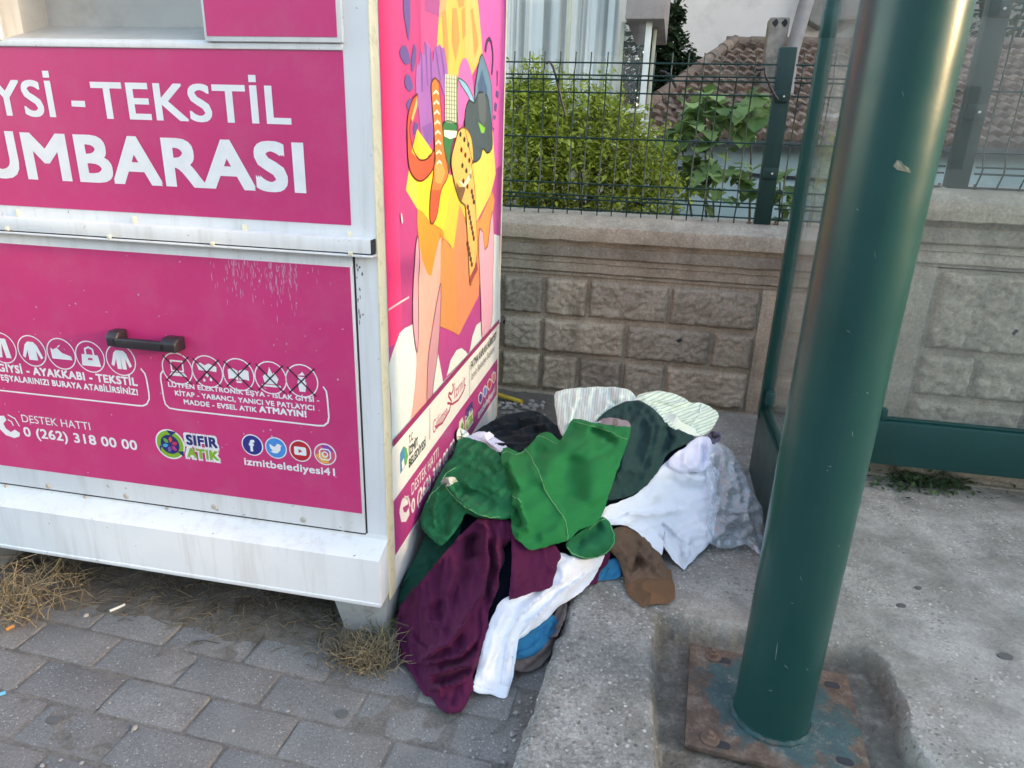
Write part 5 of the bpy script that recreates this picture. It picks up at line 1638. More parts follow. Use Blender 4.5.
# black garment
G = Garment([(464, 440), (476, 431), (488, 424), (503, 416), (520, 412), (533, 411), (543, 414), (551, 421), (558, 430), (562, 440), (556, 449), (538, 456), (520, 460), (496, 458), (476, 450)], 0.0, seed=5, grow=(80, 0.12, 0.04), room=(0.04, 0.02),
            folds=(([(490, 426), (505, 420), (522, 417), (545, 424)], 0.026, 4, 's'), ([(534, 415), (547, 426), (556, 445)], 0.026, 4, 's'), ([(488, 437), (512, 432), (530, 424)], -0.026, 5), ([(532, 424), (542, 434), (551, 449)], -0.026, 4), ([(520, 428), (530, 438), (536, 452)], 0.02, 4, 's'), ([(480, 436), (500, 444), (520, 446)], 0.018, 4, 't')), wr=((10, 0.07, 3, 0.01),), edge=0.04, ew=12)
cloth('black_garment', G, FB['black'], 'black garment crumpled between the bin poster and the striped shirt', 'garment')
# dark green garment
G = Garment([(596, 424), (603, 414), (615, 406), (626, 401), (636, 400), (646, 403), (655, 410), (665, 420), (680, 430), (694, 437), (682, 446), (670, 452), (664, 460), (660, 468), (650, 482), (638, 492), (622, 498), (605, 500), (590, 500), (592, 470), (596, 445)], 0.012, seed=6, grow=(20, 0.05, 0.02), room=(0.04, 0.02),
            folds=(([(603, 413), (616, 406), (635, 401), (646, 405), (655, 415), (660, 430), (656, 450), (646, 474), (632, 490)], 0.03, 5, 's'), ([(614, 414), (624, 411), (634, 410)], -0.012, 5), ([(636, 408), (646, 416), (652, 432), (648, 452), (640, 468)], 0.02, 4, 's'), ([(628, 416), (628, 436), (622, 462), (612, 486)], 0.024, 8, 't'), ([(642, 418), (642, 440), (634, 464)], -0.018, 5), ([(617, 468), (630, 470), (647, 470)], 0.016, 3, 'c'), ([(664, 424), (668, 438), (660, 456)], -0.03, 4), ([(674, 430), (676, 440), (668, 450)], 0.016, 4), ([(606, 440), (606, 460), (602, 485)], 0.018, 6)), wr=((80, 0.045, 3, 0.012),), edge=0.04, ew=10)
cloth('dark_green_garment', G, FB['forest'], 'dark bottle green garment bulging up between striped and white shirts', 'garment')
G = Garment([(598, 424), (602, 419), (612, 418), (624, 420), (630, 424), (629, 432), (605, 430)], 0.040, seed=7, fine=0.003, skirt=0.02, grow=None)
cloth('speckled_cloth', G, FB['speck'], 'speckled grey cloth scrap peeping out above the green sweatshirt hem', 'garment')
# grey mauve scrap and white bits
G = Garment([(708, 436), (712, 431), (719, 433), (721, 438), (717, 443), (709, 443)], 0.0, seed=8)
cloth('mauve_cloth', G, FB['mauve'], 'small grey mauve cloth tip under the striped sleeve', 'garment')
G = Garment([(466, 438), (474, 433), (484, 432), (494, 437), (506, 444), (504, 452), (498, 452), (484, 444), (472, 442)], 0.022, seed=9, folds=(([(476, 436), (490, 440), (502, 448)], 0.012, 4),))
cloth('lavender_cloth', G, FB['lav'], 'lavender white cloth between the black garment and the green jacket', 'garment')
G = Garment([(457, 432), (461, 428), (468, 436), (469, 440), (462, 443), (457, 441)], 0.012, seed=10)
cloth('pale_cuff', G, FB['striped'], 'pale cuff sticking up against the poster of the bin', 'garment')
# green jacket at the left
G = Garment([(458, 442), (466, 438), (477, 440), (489, 446), (500, 455), (505, 470), (512, 490), (517, 512), (508, 519), (492, 519), (476, 517), (466, 514), (460, 525), (450, 537), (442, 545), (434, 541), (424, 532), (420, 520), (424, 506), (431, 492), (438, 478), (446, 464), (452, 456)], 0.042, seed=11, grow=(50, 0.07, 0.02), room=(0.04, 0.02),
            folds=(([(446, 474), (452, 467), (464, 463), (484, 470), (504, 490)], 0.022, 4, 's'), ([(446, 480), (456, 498), (474, 512), (494, 517)], 0.03, 4, 't'), ([(450, 488), (468, 490), (500, 503)], -0.03, 6), ([(452, 478), (466, 494), (485, 514)], 0.016, 4, 's'), ([(462, 477), (480, 492), (506, 505)], 0.018, 4, 's'), ([(462, 446), (478, 460), (498, 478)], 0.018, 5, 's'), ([(468, 458), (486, 464), (502, 476)], -0.018, 4), ([(480, 447), (494, 462), (507, 486)], 0.02, 5, 's'), ([(440, 486), (434, 508), (438, 535)], 0.024, 5, 's'), ([(447, 500), (446, 520), (443, 538)], -0.02, 4), ([(428, 506), (436, 520), (440, 538)], -0.012, 4)), wr=((35, 0.06, 3.5, 0.012),), edge=0.035, ew=8)
gj = cloth('green_jacket', G, FB['green2'], 'crumpled green jacket with an open seam leaning on the bin', 'jacket')
G.seam([(427, 503), (432, 494), (441, 484), (443, 478), (447, 473), (455, 468)], FB['thread'], 0.0018)
G.seam([(443, 480), (447, 489), (455, 497), (466, 507), (478, 514), (490, 517.5), (500, 517)], FB['thread'], 0.0018)
Gi = Garment([(447, 482), (450, 478), (453, 483), (452, 490), (449, 490), (446, 486)], 0.055, seed=12, skirt=0.02)
Gi.mesh('lining', FB['striped'], parent=gj)
# maroon garments
G = Garment([(470, 525), (482, 517), (496, 518), (510, 521), (515, 530), (511, 540), (504, 546), (504, 560), (499, 574), (498, 590), (489, 610), (487, 630), (480, 652), (478, 664), (473, 676), (475, 688), (468, 699), (462, 711), (450, 713), (439, 709), (431, 698), (424, 695), (416, 681), (407, 667), (399, 655), (396, 638), (398, 612), (404, 600), (412, 590), (424, 578), (440, 558), (456, 540)], 0.025, seed=13, grow=(0, 0.09, 0.02), room=(0.05, 0.02),
            folds=(([(463, 531), (447, 548), (430, 568), (414, 592)], 0.03, 7, 's'), ([(464, 530), (476, 520), (485, 526), (488, 545), (488, 566), (482, 592), (470, 615), (452, 640)], 0.034, 6, 's'), ([(472, 532), (471, 548), (474, 562)], -0.05, 6), ([(498, 528), (498, 560), (497, 585), (490, 612)], 0.022, 3.5, 's'), ([(492, 536), (492, 570), (486, 600)], -0.03, 3.5), ([(505, 535), (506, 565), (502, 590)], -0.03, 4), ([(473, 602), (462, 625), (448, 643), (430, 652), (413, 660)], 0.034, 6, 's'), ([(480, 629), (468, 647), (452, 658), (430, 662), (408, 662)], 0.026, 5, 's'), ([(482, 650), (473, 664), (450, 671), (421, 677)], 0.028, 5, 's'), ([(470, 678), (452, 684), (438, 688), (426, 690)], 0.022, 4, 's'), ([(476, 640), (462, 660), (436, 668)], -0.022, 3.5), ([(474, 668), (450, 678), (428, 684)], -0.022, 3), ([(413, 629), (415, 641), (426, 648), (442, 645)], 0.022, 5, 's'), ([(436, 590), (426, 606), (428, 622), (442, 632), (456, 630)], 0.018, 5, 's'), ([(444, 598), (436, 610), (440, 622)], -0.02, 5), ([(452, 560), (452, 580), (444, 596)], 0.016, 6), ([(462, 548), (462, 572), (456, 596), (452, 614)], -0.018, 5), ([(424, 672), (428, 682), (438, 690), (440, 700)], 0.018, 3, 'c'), ([(440, 700), (452, 706), (464, 698)], 0.014, 3, 'c'), ([(402, 612), (404, 630), (410, 645)], -0.018, 5)), wr=((75, 0.045, 2.5, 0.014),), edge=0.05, ew=9, skirt=0.07)
cloth('maroon_garment', G, FB['maroon'], 'large maroon garment spilling down onto the pavers beside the bin leg', 'garment')
# white strip in front
G = Garment([(573, 556), (590, 557), (604, 552), (602, 562), (594, 577), (584, 590), (570, 600), (557, 608), (545, 621), (530, 632), (513, 645), (512, 660), (510, 680), (507, 697), (490, 695), (471, 690), (474, 680), (479, 660), (484, 640), (491, 619), (499, 604), (508, 597), (526, 592), (546, 580), (553, 566), (560, 553)], 0.028, seed=14, grow=(30, 0.03, 0.01), room=(0.02, 0.008), sharp=(17, 18, 19),
            folds=(([(580, 562), (560, 585), (540, 598), (520, 612), (511, 634), (508, 660), (505, 692)], 0.018, 3, 's'), ([(513, 602), (500, 622), (489, 655), (482, 685)], 0.014, 5), ([(592, 566), (570, 588), (545, 606), (516, 628)], 0.016, 3, 't'), ([(545, 588), (522, 602), (503, 608)], -0.014, 3), ([(560, 560), (566, 575), (556, 590)], 0.012, 3, 'c'), ([(498, 620), (496, 650), (490, 680)], -0.008, 4)), wr=((120, 0.06, 3.5, 0.006),), edge=0.018, ew=4, skirt=0.03)
cloth('white_shirt', G, FB['white'], 'narrow white shirt strip trailing down to the pavers between maroon and blue cloth', 'shirt')
G.seam([(475, 684), (490, 689), (507, 691)], FB['lav'], 0.0012, 'hem', 0.0008)
G.seam([(500, 690), (502, 670), (506, 645)], FB['lav'], 0.0012, 'hem', 0.0008)
# blue and taupe under it
G = Garment([(509, 668), (512, 652), (530, 645), (548, 628), (556, 612), (562, 598), (567, 600), (566, 612), (556, 640), (549, 655), (540, 666), (526, 672), (514, 670)], -0.004, seed=15, folds=(([(520, 664), (540, 652), (556, 628)], 0.014, 5),), edge=0.03, ew=6)
cloth('taupe_cloth', G, FB['taupe'], 'taupe cloth flattened under the blue cloth at the kerb edge', 'garment')
G = Garment([(509, 652), (512, 643), (530, 630), (544, 618), (552, 614), (557, 622), (556, 636), (548, 647), (532, 656), (516, 660), (510, 660)], 0.012, seed=16, grow=(60, 0.1, 0.03), folds=(([(516, 652), (535, 645), (550, 626)], 0.018, 5, 's'), ([(530, 640), (545, 632), (553, 622)], 0.012, 4)), edge=0.035, ew=7)
cloth('blue_cloth', G, FB['blue'], 'bright blue cloth tucked under the white strip on the pavers', 'garment')
G = Garment([(592, 580), (596, 570), (604, 562), (616, 558), (621, 566), (620, 577), (606, 580)], -0.01, seed=17)
cloth('blue_cloth', G, FB['blue'], 'small blue cloth end between the green flap and the brown trousers', 'garment')
G = Garment([(586, 582), (592, 570), (602, 556), (610, 552), (608, 562), (600, 572), (597, 583), (590, 585)], 0.0, seed=18)
cloth('maroon_cloth', G, FB['maroon'], 'thin maroon cloth edge beside the green flap above the slab', 'garment')
# maroon panel
G = Garment([(512, 530), (520, 535), (532, 545), (548, 546), (555, 545), (561, 556), (557, 566), (552, 588), (530, 594), (509, 600), (510, 585), (512, 560)], 0.045, seed=19, wave=0.003, grow=(0, 0.015, 0.01), sharp=(7, 9), folds=(([(540, 548), (550, 566), (556, 572)], 0.012, 4, 's'), ([(512, 552), (514, 575), (508, 596)], 0.012, 5)), edge=0.02, ew=5, skirt=0.04)
cloth('maroon_flap', G, FB['maroon'], 'flat maroon fabric flap hanging from under the green sweatshirt', 'garment')
# brown trousers end
G = Garment([(606, 545), (613, 530), (625, 526), (640, 533), (655, 547), (665, 563), (670, 578), (660, 582), (645, 580), (636, 583), (627, 585), (622, 572), (618, 560)], -0.004, seed=20, grow=(40, 0.1, 0.05), folds=(([(626, 530), (640, 552), (656, 570), (668, 578)], 0.022, 5, 's'), ([(618, 540), (627, 560), (630, 580)], 0.018, 4, 's'), ([(634, 538), (638, 556), (644, 574)], -0.022, 4), ([(650, 546), (656, 562), (668, 574)], 0.014, 3.5, 's'), ([(622, 574), (634, 566), (642, 556)], -0.018, 3.5), ([(628, 568), (640, 572), (652, 566)], 0.014, 3, 'c')), wr=((60, 0.07, 3, 0.008),), edge=0.03, ew=7)
bt = cloth('brown_trousers', G, FB['brown'], 'brown trousers with a turned cuff resting on the concrete slab', 'trousers')
G = Garment([(625, 582), (636, 580), (648, 577), (660, 573), (671, 570), (674, 586), (675, 598), (667, 605), (655, 604), (642, 607), (634, 600), (628, 594)], 0.012, seed=21, sharp=(0, 4, 6, 7, 9), wave=0.004, grow=(20, 0.03, 0.02), folds=(([(640, 583), (650, 596), (656, 604)], 0.012, 5), ([(630, 586), (650, 582), (672, 576)], 0.01, 4, 's')), edge=0.03, ew=7)
G.mesh('cuff', FB['brown2'], parent=bt)
# white shirt on the right
G = Garment([(650, 480), (662, 466), (672, 458), (682, 452), (690, 446), (697, 438), (706, 437), (713, 441), (714, 456), (712, 464), (719, 472), (718, 479), (716, 490), (719, 500), (717, 515), (712, 541), (700, 553), (684, 570), (674, 561), (668, 552), (661, 543), (662, 555), (654, 549), (645, 539), (636, 531), (622, 525), (608, 525), (600, 520), (604, 508), (618, 502), (636, 494)], 0.0, seed=22, wave=0.004, grow=(70, 0.018, 0.012), room=(0.03, 0.012), sharp=(15, 17, 20, 21),
            folds=(([(612, 520), (640, 513), (668, 511), (693, 510)], 0.02, 4, 's'), ([(660, 518), (668, 528), (681, 540), (684, 558)], 0.02, 3.5, 't'), ([(693, 511), (702, 524), (711, 539)], 0.014, 3, 'c'), ([(669, 461), (680, 472), (692, 479), (716, 478)], 0.022, 4, 's'), ([(664, 476), (682, 486), (710, 488)], -0.018, 4), ([(616, 524), (636, 524), (654, 536)], 0.012, 3.5, 's'), ([(640, 500), (660, 494), (684, 500), (704, 520)], 0.014, 7), ([(655, 486), (672, 498), (690, 514)], -0.014, 6), ([(688, 530), (690, 545), (686, 562)], 0.012, 3, 'c'), ([(640, 532), (655, 536), (662, 548)], -0.014, 3)), wr=((30, 0.04, 3, 0.010),), edge=0.025, ew=5, skirt=0.04)
ws = cloth('white_shirt', G, FB['white'], 'wide white shirt draped over the right of the heap beside the clear bag', 'shirt')
G = Garment([(668, 464), (673, 455), (684, 448), (692, 441), (699, 437), (709, 437), (712, 445), (711, 456), (709, 466), (703, 472), (694, 472), (684, 474), (674, 470)], 0.03, seed=23, grow=(0, 0.08, 0.02), room=(0.03, 0.015), folds=(([(696, 440), (700, 455), (698, 472)], 0.02, 5, 's'), ([(706, 440), (708, 455), (704, 470)], 0.018, 4, 's'), ([(676, 458), (686, 464), (692, 472)], 0.018, 5), ([(701, 442), (704, 456), (701, 470)], -0.016, 3)), edge=0.03, ew=6)
G.mesh('knot', FB['lav'], parent=ws)
# clear plastic bag
def plastic():
    m_, t, b = newmat('clear_plastic')
    co = co_obj(t)
    b.inputs['Base Color'].default_value = (0.88, 0.91, 0.95, 1)
    b.inputs['Roughness'].default_value = 0.35
    gl = N(t, 'ShaderNodeBsdfGlossy'); gl.inputs['Roughness'].default_value = 0.10; gl.inputs[0].default_value = (0.95, 0.97, 1, 1)
    bm_ = N(t, 'ShaderNodeBump', i_Strength=0.35, i_Distance=0.01)
    t.links.new(nz(t, co, 40, 3, 0.5, 0.8), bm_.inputs['Height'])
    t.links.new(bm_.outputs[0], gl.inputs['Normal']); t.links.new(bm_.outputs[0], b.inputs['Normal'])
    tr = N(t, 'ShaderNodeBsdfTransparent'); tr.inputs[0].default_value = (0.93, 0.95, 0.97, 1)
    lw = N(t, 'ShaderNodeLayerWeight', i_Blend=0.35); t.links.new(bm_.outputs[0], lw.inputs['Normal'])
    mx = N(t, 'ShaderNodeMixShader')
    f = ramp(t, lw.outputs['Facing'], [(0.0, (0.26,) * 3), (0.45, (0.50,) * 3), (0.8, (0.98,) * 3)])
    t.links.new(f, mx.inputs[0])
    mx1 = N(t, 'ShaderNodeMixShader'); mx1.inputs[0].default_value = 0.42
    t.links.new(b.outputs[0], mx1.inputs[1]); t.links.new(gl.outputs[0], mx1.inputs[2])
    t.links.new(tr.outputs[0], mx.inputs[1]); t.links.new(mx1.outputs[0], mx.inputs[2])
    t.links.new(mx.outputs[0], t.nodes['Material Output'].inputs[0])
    return m_
G = Garment([(706, 462), (712, 450), (716, 442), (722, 444), (730, 450), (738, 462), (744, 474), (750, 488), (756, 498), (762, 507), (763, 518), (761, 530), (765, 545), (761, 555), (752, 549), (744, 545), (730, 548), (714, 546), (706, 535), (708, 500)], 0.03, seed=24, grow=(0, 0.07, 0.06), room=(0.05, 0.03),
            folds=(([(720, 446), (727, 472), (738, 505)], 0.03, 2.5, 'c'), ([(732, 456), (738, 480), (741, 506)], 0.03, 2.5, 's'), ([(712, 498), (735, 514), (760, 506)], 0.034, 3, 's'), ([(714, 518), (738, 528), (762, 546)], 0.03, 2.5, 'c'), ([(712, 540), (735, 520), (758, 516)], 0.028, 2.5, 'c'), ([(746, 488), (749, 515), (744, 540)], 0.026, 2.5, 'c'), ([(716, 452), (719, 480), (714, 510)], -0.03, 3), ([(726, 450), (722, 478), (730, 500)], 0.024, 2, 'c'), ([(740, 470), (730, 490), (728, 520)], 0.026, 2, 'c'), ([(720, 532), (740, 538), (756, 530)], 0.022, 2, 'c'), ([(752, 520), (742, 530), (722, 528)], -0.022, 3)), wr=((70, 0.07, 2.0, 0.020), (10, 0.10, 2, 0.014)), fine=0.006, skirt=0.06)
o = cloth('plastic_bag', G, plastic(), 'crumpled clear plastic bag between the white shirt and the shelter rail', 'plastic bag', step=2.4)
# bright green sweatshirt on top
G = Garment([(501, 456), (506, 447), (513, 449), (520, 452), (527, 447), (533, 441), (541, 433), (549, 432), (556, 438), (561, 440), (566, 431), (571, 421), (577, 419), (594, 423), (612, 425), (631, 427), (629, 436), (622, 458), (614, 480), (606, 505), (601, 518), (592, 525), (578, 532), (568, 540), (556, 544), (544, 547), (531, 550), (521, 543), (513, 534), (511, 515), (512, 498), (506, 478)], 0.070, seed=25, wave=0.003, grow=(60, 0.012, 0.008), room=(0.03, 0.012), sharp=(15,),
            folds=(([(580, 423), (604, 431), (626, 439)], 0.02, 4, 's'), ([(588, 431), (604, 436), (620, 441)], -0.03, 4), ([(577, 421), (569, 432), (563, 440)], -0.022, 5), ([(512, 448), (508, 462), (513, 478), (520, 490)], 0.03, 5, 't'), ([(505, 462), (509, 480), (512, 500)], -0.03, 4), ([(512, 493), (522, 503), (527, 518), (529, 536)], 0.034, 5, 's'), ([(516, 504), (518, 518), (517, 530)], -0.04, 6), ([(514, 535), (522, 531), (530, 526)], 0.02, 3.5, 'c'), ([(526, 451), (540, 480), (558, 508), (568, 530)], 0.012, 6, 's'), ([(571, 452), (569, 478), (574, 505)], -0.026, 14), ([(552, 448), (553, 470), (548, 492)], 0.02, 13), ([(598, 448), (598, 476), (592, 506)], 0.02, 13), ([(531, 445), (541, 452), (548, 446)], -0.018, 5), ([(536, 538), (552, 534), (566, 528)], 0.014, 6), ([(561, 440), (575, 448), (596, 446)], 0.016, 9)), edge=0.045, ew=9, skirt=0.07, fine=0.0)
gs = cloth('green_sweatshirt', G, FB['green'], 'bright green sweatshirt with pale overlock seams on top of the heap', 'sweatshirt', step=2.6)
G.seam([(525, 449), (531, 456), (537, 468), (543, 484), (550, 498), (558, 508), (565, 520), (568, 530), (568, 541)], FB['thread'], 0.0018)
G.seam([(574, 421), (590, 425), (606, 430), (620, 435), (627, 439)], FB['thread'], 0.0018)
G.seam([(512, 496), (518, 498), (521, 501)], FB['thread'], 0.0018)
G.seam([(535, 436), (542, 436), (549, 440), (556, 443)], FB['thread'], 0.0018)
G.seam([(501, 453), (507, 450), (516, 454), (524, 451)], FB['thread'], 0.0016)
G = Garment([(566, 543), (576, 535), (590, 526), (602, 517), (608, 520), (613, 528), (616, 538), (613, 547), (604, 555), (592, 559), (578, 558), (568, 551)], 0.050, seed=26, wave=0.002, grow=(0, 0.01, 0.01), folds=(([(570, 544), (590, 532), (604, 522)], -0.02, 7), ([(576, 552), (596, 550), (610, 540)], 0.012, 7)), edge=0.025, ew=5, skirt=0.04)
G.mesh('pocket_flap', FB['green2'], parent=gs)
G.seam([(567, 547), (573, 554), (585, 558), (597, 557), (608, 551), (614, 543), (614.5, 534), (610, 525)], FB['thread'], 0.0018)
G.seam([(589, 529), (594, 524), (600, 520), (606, 518)], FB['thread'], 0.0018)

# ------------------------------------------------------------------ houses and garden beyond the wall
bay = empty('apartment_building', (1.06, 6.5, 0), WA)
tag(bay, 'pale apartment building with a glazed bay and white curtains behind the bushes', 'building')
b_ = MB(); b_.box(-6, -0.45, 1.3, 7, 0, 7.5)
b_.build('wall', M['offwhite'], bay)
b_ = MB(); b_.box(-6, -0.02, 0.04, 1.29, 0, 1.68)
b_.build('parapet', M['pinkgrey'], bay)
b_ = MB(); b_.box(-0.20, 0.12, -0.12, 1.6, 2.42, 3.2)
b_.build('floor_slab', M['pinkgrey'], bay, bevel=0.01)
b_ = MB(); b_.box(-6, 0.05, 0.02, 1.6, 3.2, 6.0)
b_.build('upper_wall', M['pinkgrey'], bay)
b_ = MB(); b_.box(-6, 0.05, -0.05, 0.02, 1.70, 1.735)
b_.build('sill', M['offwhite'], bay, bevel=0.004)
b_ = MB(); b_.box(-0.05, 0.14, -0.06, 0.1, 1.50, 1.53); b_.box(-0.03, 0.1, -0.05, 0.0, 1.56, 1.575); b_.box(-0.03, 0.1, -0.05, 0.0, 1.63, 1.645)
b_.build('ledge', M['offwhite'], bay, bevel=0.003)
fb_ = MB(); fb_.box(-0.03, 0.02, -0.02, 0.03, 1.5, 2.42); fb_.build('window_frame', M['offwhite'], bay, bevel=0.004)
for X in (-0.70, -1.5, -2.2, -2.9):
    fb_ = MB(); fb_.box(X, X + 0.03, -0.015, 0.02, 1.735, 3.2); fb_.build('window_frame', M['cream_frame'], bay, bevel=0.004)
for bx4 in ((0.02, 0.05, 0.35, 0.40, 1.55, 2.42), (-0.24, -0.21, 0.02, 0.05, 1.735, 2.42), (-0.36, -0.33, 0.16, 0.19, 1.735, 2.42)):
    fb_ = MB(); fb_.box(*bx4); fb_.build('window_mullion', M['cream_frame'], bay, bevel=0.004)
gb = MB(); gb.box(-6, -0.205, 0.004, 0.010, 1.735, 3.2); gb.box(-0.204, -0.03, 0.004, 0.010, 1.735, 2.42); gb.box(0.0, 0.006, 0.03, 1.25, 1.735, 2.42)
gb.build('pane', M['bay_glass'], bay)
def curtain():
    mb = MB(); X0, X1 = -3.2, -0.27
    n = 900; vs = []; fs = []
    rr = random.Random(8)
    for i in range(n + 1):
        X = X0 + (X1 - X0) * i / n
        for k, z in enumerate((1.60, 1.95, 2.4, 3.2)):
            ph = X * 48 + 5.0 * noise.noise(Vector((X * 3, 0, 0))) + 0.25 * noise.noise(Vector((X * 2, z, 4)))
            a = 0.020 * (0.7 + 0.6 * noise.noise(Vector((X * 6, 2, 0))))
            y = 0.10 + a * math.sin(ph) + 0.4 * a * math.sin(2.3 * ph + 1)
            vs.append((X + 0.012 * math.cos(ph), y, z))
    for i in range(n):
        for k in range(3):
            fs.append((i * 4 + k, (i + 1) * 4 + k, (i + 1) * 4 + k + 1, i * 4 + k + 1))
    mb.add(vs, fs)
    m_, t, b = newmat('net_curtain')
    co = co_obj(t)
    mp = N(t, 'ShaderNodeMapping'); mp.inputs['Scale'].default_value = (14, 0.0, 0.05); t.links.new(co, mp.inputs[0])
    c = ramp(t, nz(t, mp.outputs[0], 1.0, 4, 0.6), [(0.40, (0.34, 0.35, 0.34)), (0.47, (0.66, 0.67, 0.65)), (0.53, (0.95, 0.95, 0.93))])
    t.links.new(c, b.inputs['Base Color']); b.inputs['Roughness'].default_value = 0.9
    tl = N(t, 'ShaderNodeBsdfTranslucent'); t.links.new(c, tl.inputs[0])
    mx = N(t, 'ShaderNodeMixShader'); mx.inputs[0].default_value = 0.12
    t.links.new(b.outputs[0], mx.inputs[1]); t.links.new(tl.outputs[0], mx.inputs[2]); t.links.new(mx.outputs[0], t.nodes['Material Output'].inputs[0])
    return mb.build('curtain', m_, bay, smooth=True)
curtain()

# tiled house
house = empty('tiled_house', (0, 8.0, 0), WA)
tag(house, 'low pale teal house under an old hipped clay tile roof', 'house')
ex0, ex1, ez, ey = 1.0, 12.5, 1.53, 0.0
rx0, rz_, ry = 2.25 - 0.0, 2.63, 2.0
def roof():
    mb = MB()
    rows = 14; tw = 0.125; sub = 6
    for r_ in range(rows):
        f0 = r_ / rows; f1 = (r_ + 1.18) / rows
        def pt(X, f, lift):
            return (X, ey + (ry - ey) * f, ez + (rz_ - ez) * f + lift)
        xa = ex0 + (rx0 - ex0) * (r_ / rows)
        nX = int((ex1 - xa) / (tw / sub))
        vs = []; fs = []
        off = 0.085 if r_ % 2 else 0
        for i in range(nX + 1):
            X = xa + i * tw / sub
            ph = (X + off) / tw * 2 * math.pi
            w_ = 0.015 * math.sin(ph) + 0.007 * math.sin(2 * ph + 0.6)
            col = math.floor((X + off) / tw)
            jit = 0.016 * noise.noise(Vector((col * 1.7, r_ * 2.3, 0.5)))
            sag = 0.03 * noise.noise(Vector((X * 0.5, r_ * 0.3, 2)))
            a = pt(X, f0, 0.058 + w_ + jit + sag); b = pt(X, f1, 0.012 + w_ * 0.9 + jit * 0.3 + sag); c = pt(X, f0, 0.0 + w_ * 0.6 + sag)
            c = (c[0], c[1] + 0.045, c[2] - 0.012)
            vs += [c, a, b]
        for i in range(nX):
            k = i * 3
            fs += [(k, k + 3, k + 4, k + 1), (k + 1, k + 4, k + 5, k + 2)]
        mb.add(vs, fs)
    return mb
rf = roof().build('roof', M['tile'], house, smooth=True, angle=50)
rc = MB()
def caps(a, b, n):
    a, b = Vector(a), Vector(b)
    for k in range(n):
        p = a.lerp(b, k / n); q = a.lerp(b, (k + 1.1) / n)
        rc.tube([p, q], [0.075, 0.062], 10)
caps((rx0 - 0.1, ry, rz_ + 0.01), (ex1, ry, rz_ + 0.01), 36)
caps((ex0, ey, ez + 0.03), (rx0, ry, rz_ + 0.03), 9)
rc.build('ridge_caps', M['tile'], rf, smooth=True, angle=50)
hs = MB()
hs.add([(ex0, ey, ez), (rx0, ry, rz_), (ex0 + 0.15, 4.0, ez)], [(0, 1, 2)])
hs.add([(rx0, ry, rz_ - 0.02), (ex1, ry, rz_ - 0.02), (ex1, 4.0, ez), (ex0 + 0.15, 4.0, ez)], [(0, 1, 2, 3)])
hs.build('roof_slope', M['tile'], rf)
hw = MB(); hw.box(ex0 + 0.35, ex1 - 0.2, 0.28, 3.7, 0, 1.60)
hw.build('wall', M['teal_wall'], house)
ev = MB(); ev.box(ex0 + 0.05, ex1, 0.02, 0.30, ez - 0.07, ez - 0.015); ev.build('eave_board', pbr('dark_eave', (0.07, 0.07, 0.068, 1), 0.8), house)
pi_ = MB(); pi_.tube([(ex0 + 0.4, 0.25, 1.22), (2.6, 0.25, 1.16), (4.0, 0.25, 1.12), (ex1 - 0.3, 0.25, 1.08)], 0.018, 6); pi_.build('wall_pipe', M['dark_gap'], house)
cmn = MB(); cmn.box(2.525, 2.735, 0.95, 1.18, 1.9, 2.77); 
chim = cmn.build('chimney', pbr('sooty_stone', (0.34, 0.295, 0.25, 1), 0.95, 0.35, 9, 0.8, 30, dirt=(0.07, 0.06, 0.055, 1), dscale=5, damt=0.8), house, bevel=0.02)
ho = MB()
for dx in (-0.045, 0.05):
    pts = [(2.63 + dx + 0.026 * math.cos(a) + 0.006 * math.cos(3 * a), 2.715 + 0.038 * math.sin(a) + 0.006 * math.sin(2 * a)) for a in [k / 12 * 2 * math.pi for k in range(12)]]
    ho.prism(pts, 0.943, 0.9495, 'y')
ho.build('flue_hole', M['dark_gap'], chim)
stp = MB(); stp.tube([(2.80, 0.86, 1.9), (2.79, 0.86, 2.4), (2.86, 0.86, 2.92), (2.93, 0.86, 3.5)], 0.074, 20)
stp.build('stove_pipe', pbr('grey_pipe', (0.33, 0.30, 0.29, 1), 0.7, 0.15, 8, 0.2), house, smooth=True)
# rendered apartment wall behind the tiled house
bb = empty('rendered_building', (1.9, 13.0, 0), WA)
tag(bb, 'tall plain pinkish beige rendered building behind the tiled roof', 'building')
q = MB(); q.box(0.35, 14, 0, 9, 0, 12); q.build('wall', M['render_wall'], bb)
cbm = MB()
cbm.prism([(2.62, 4.6), (3.5, 4.6), (3.5, 3.42), (3.08, 3.30), (2.88, 3.20), (2.69, 3.30), (2.66, 3.5)], -0.35, 0.0, 'y')
cbm.build('corbel', pbr('grey_corbel', (0.25, 0.225, 0.20, 1), 0.9, 0.25, 5, 0.5, 30, dirt=(0.12, 0.10, 0.09, 1)), bb)

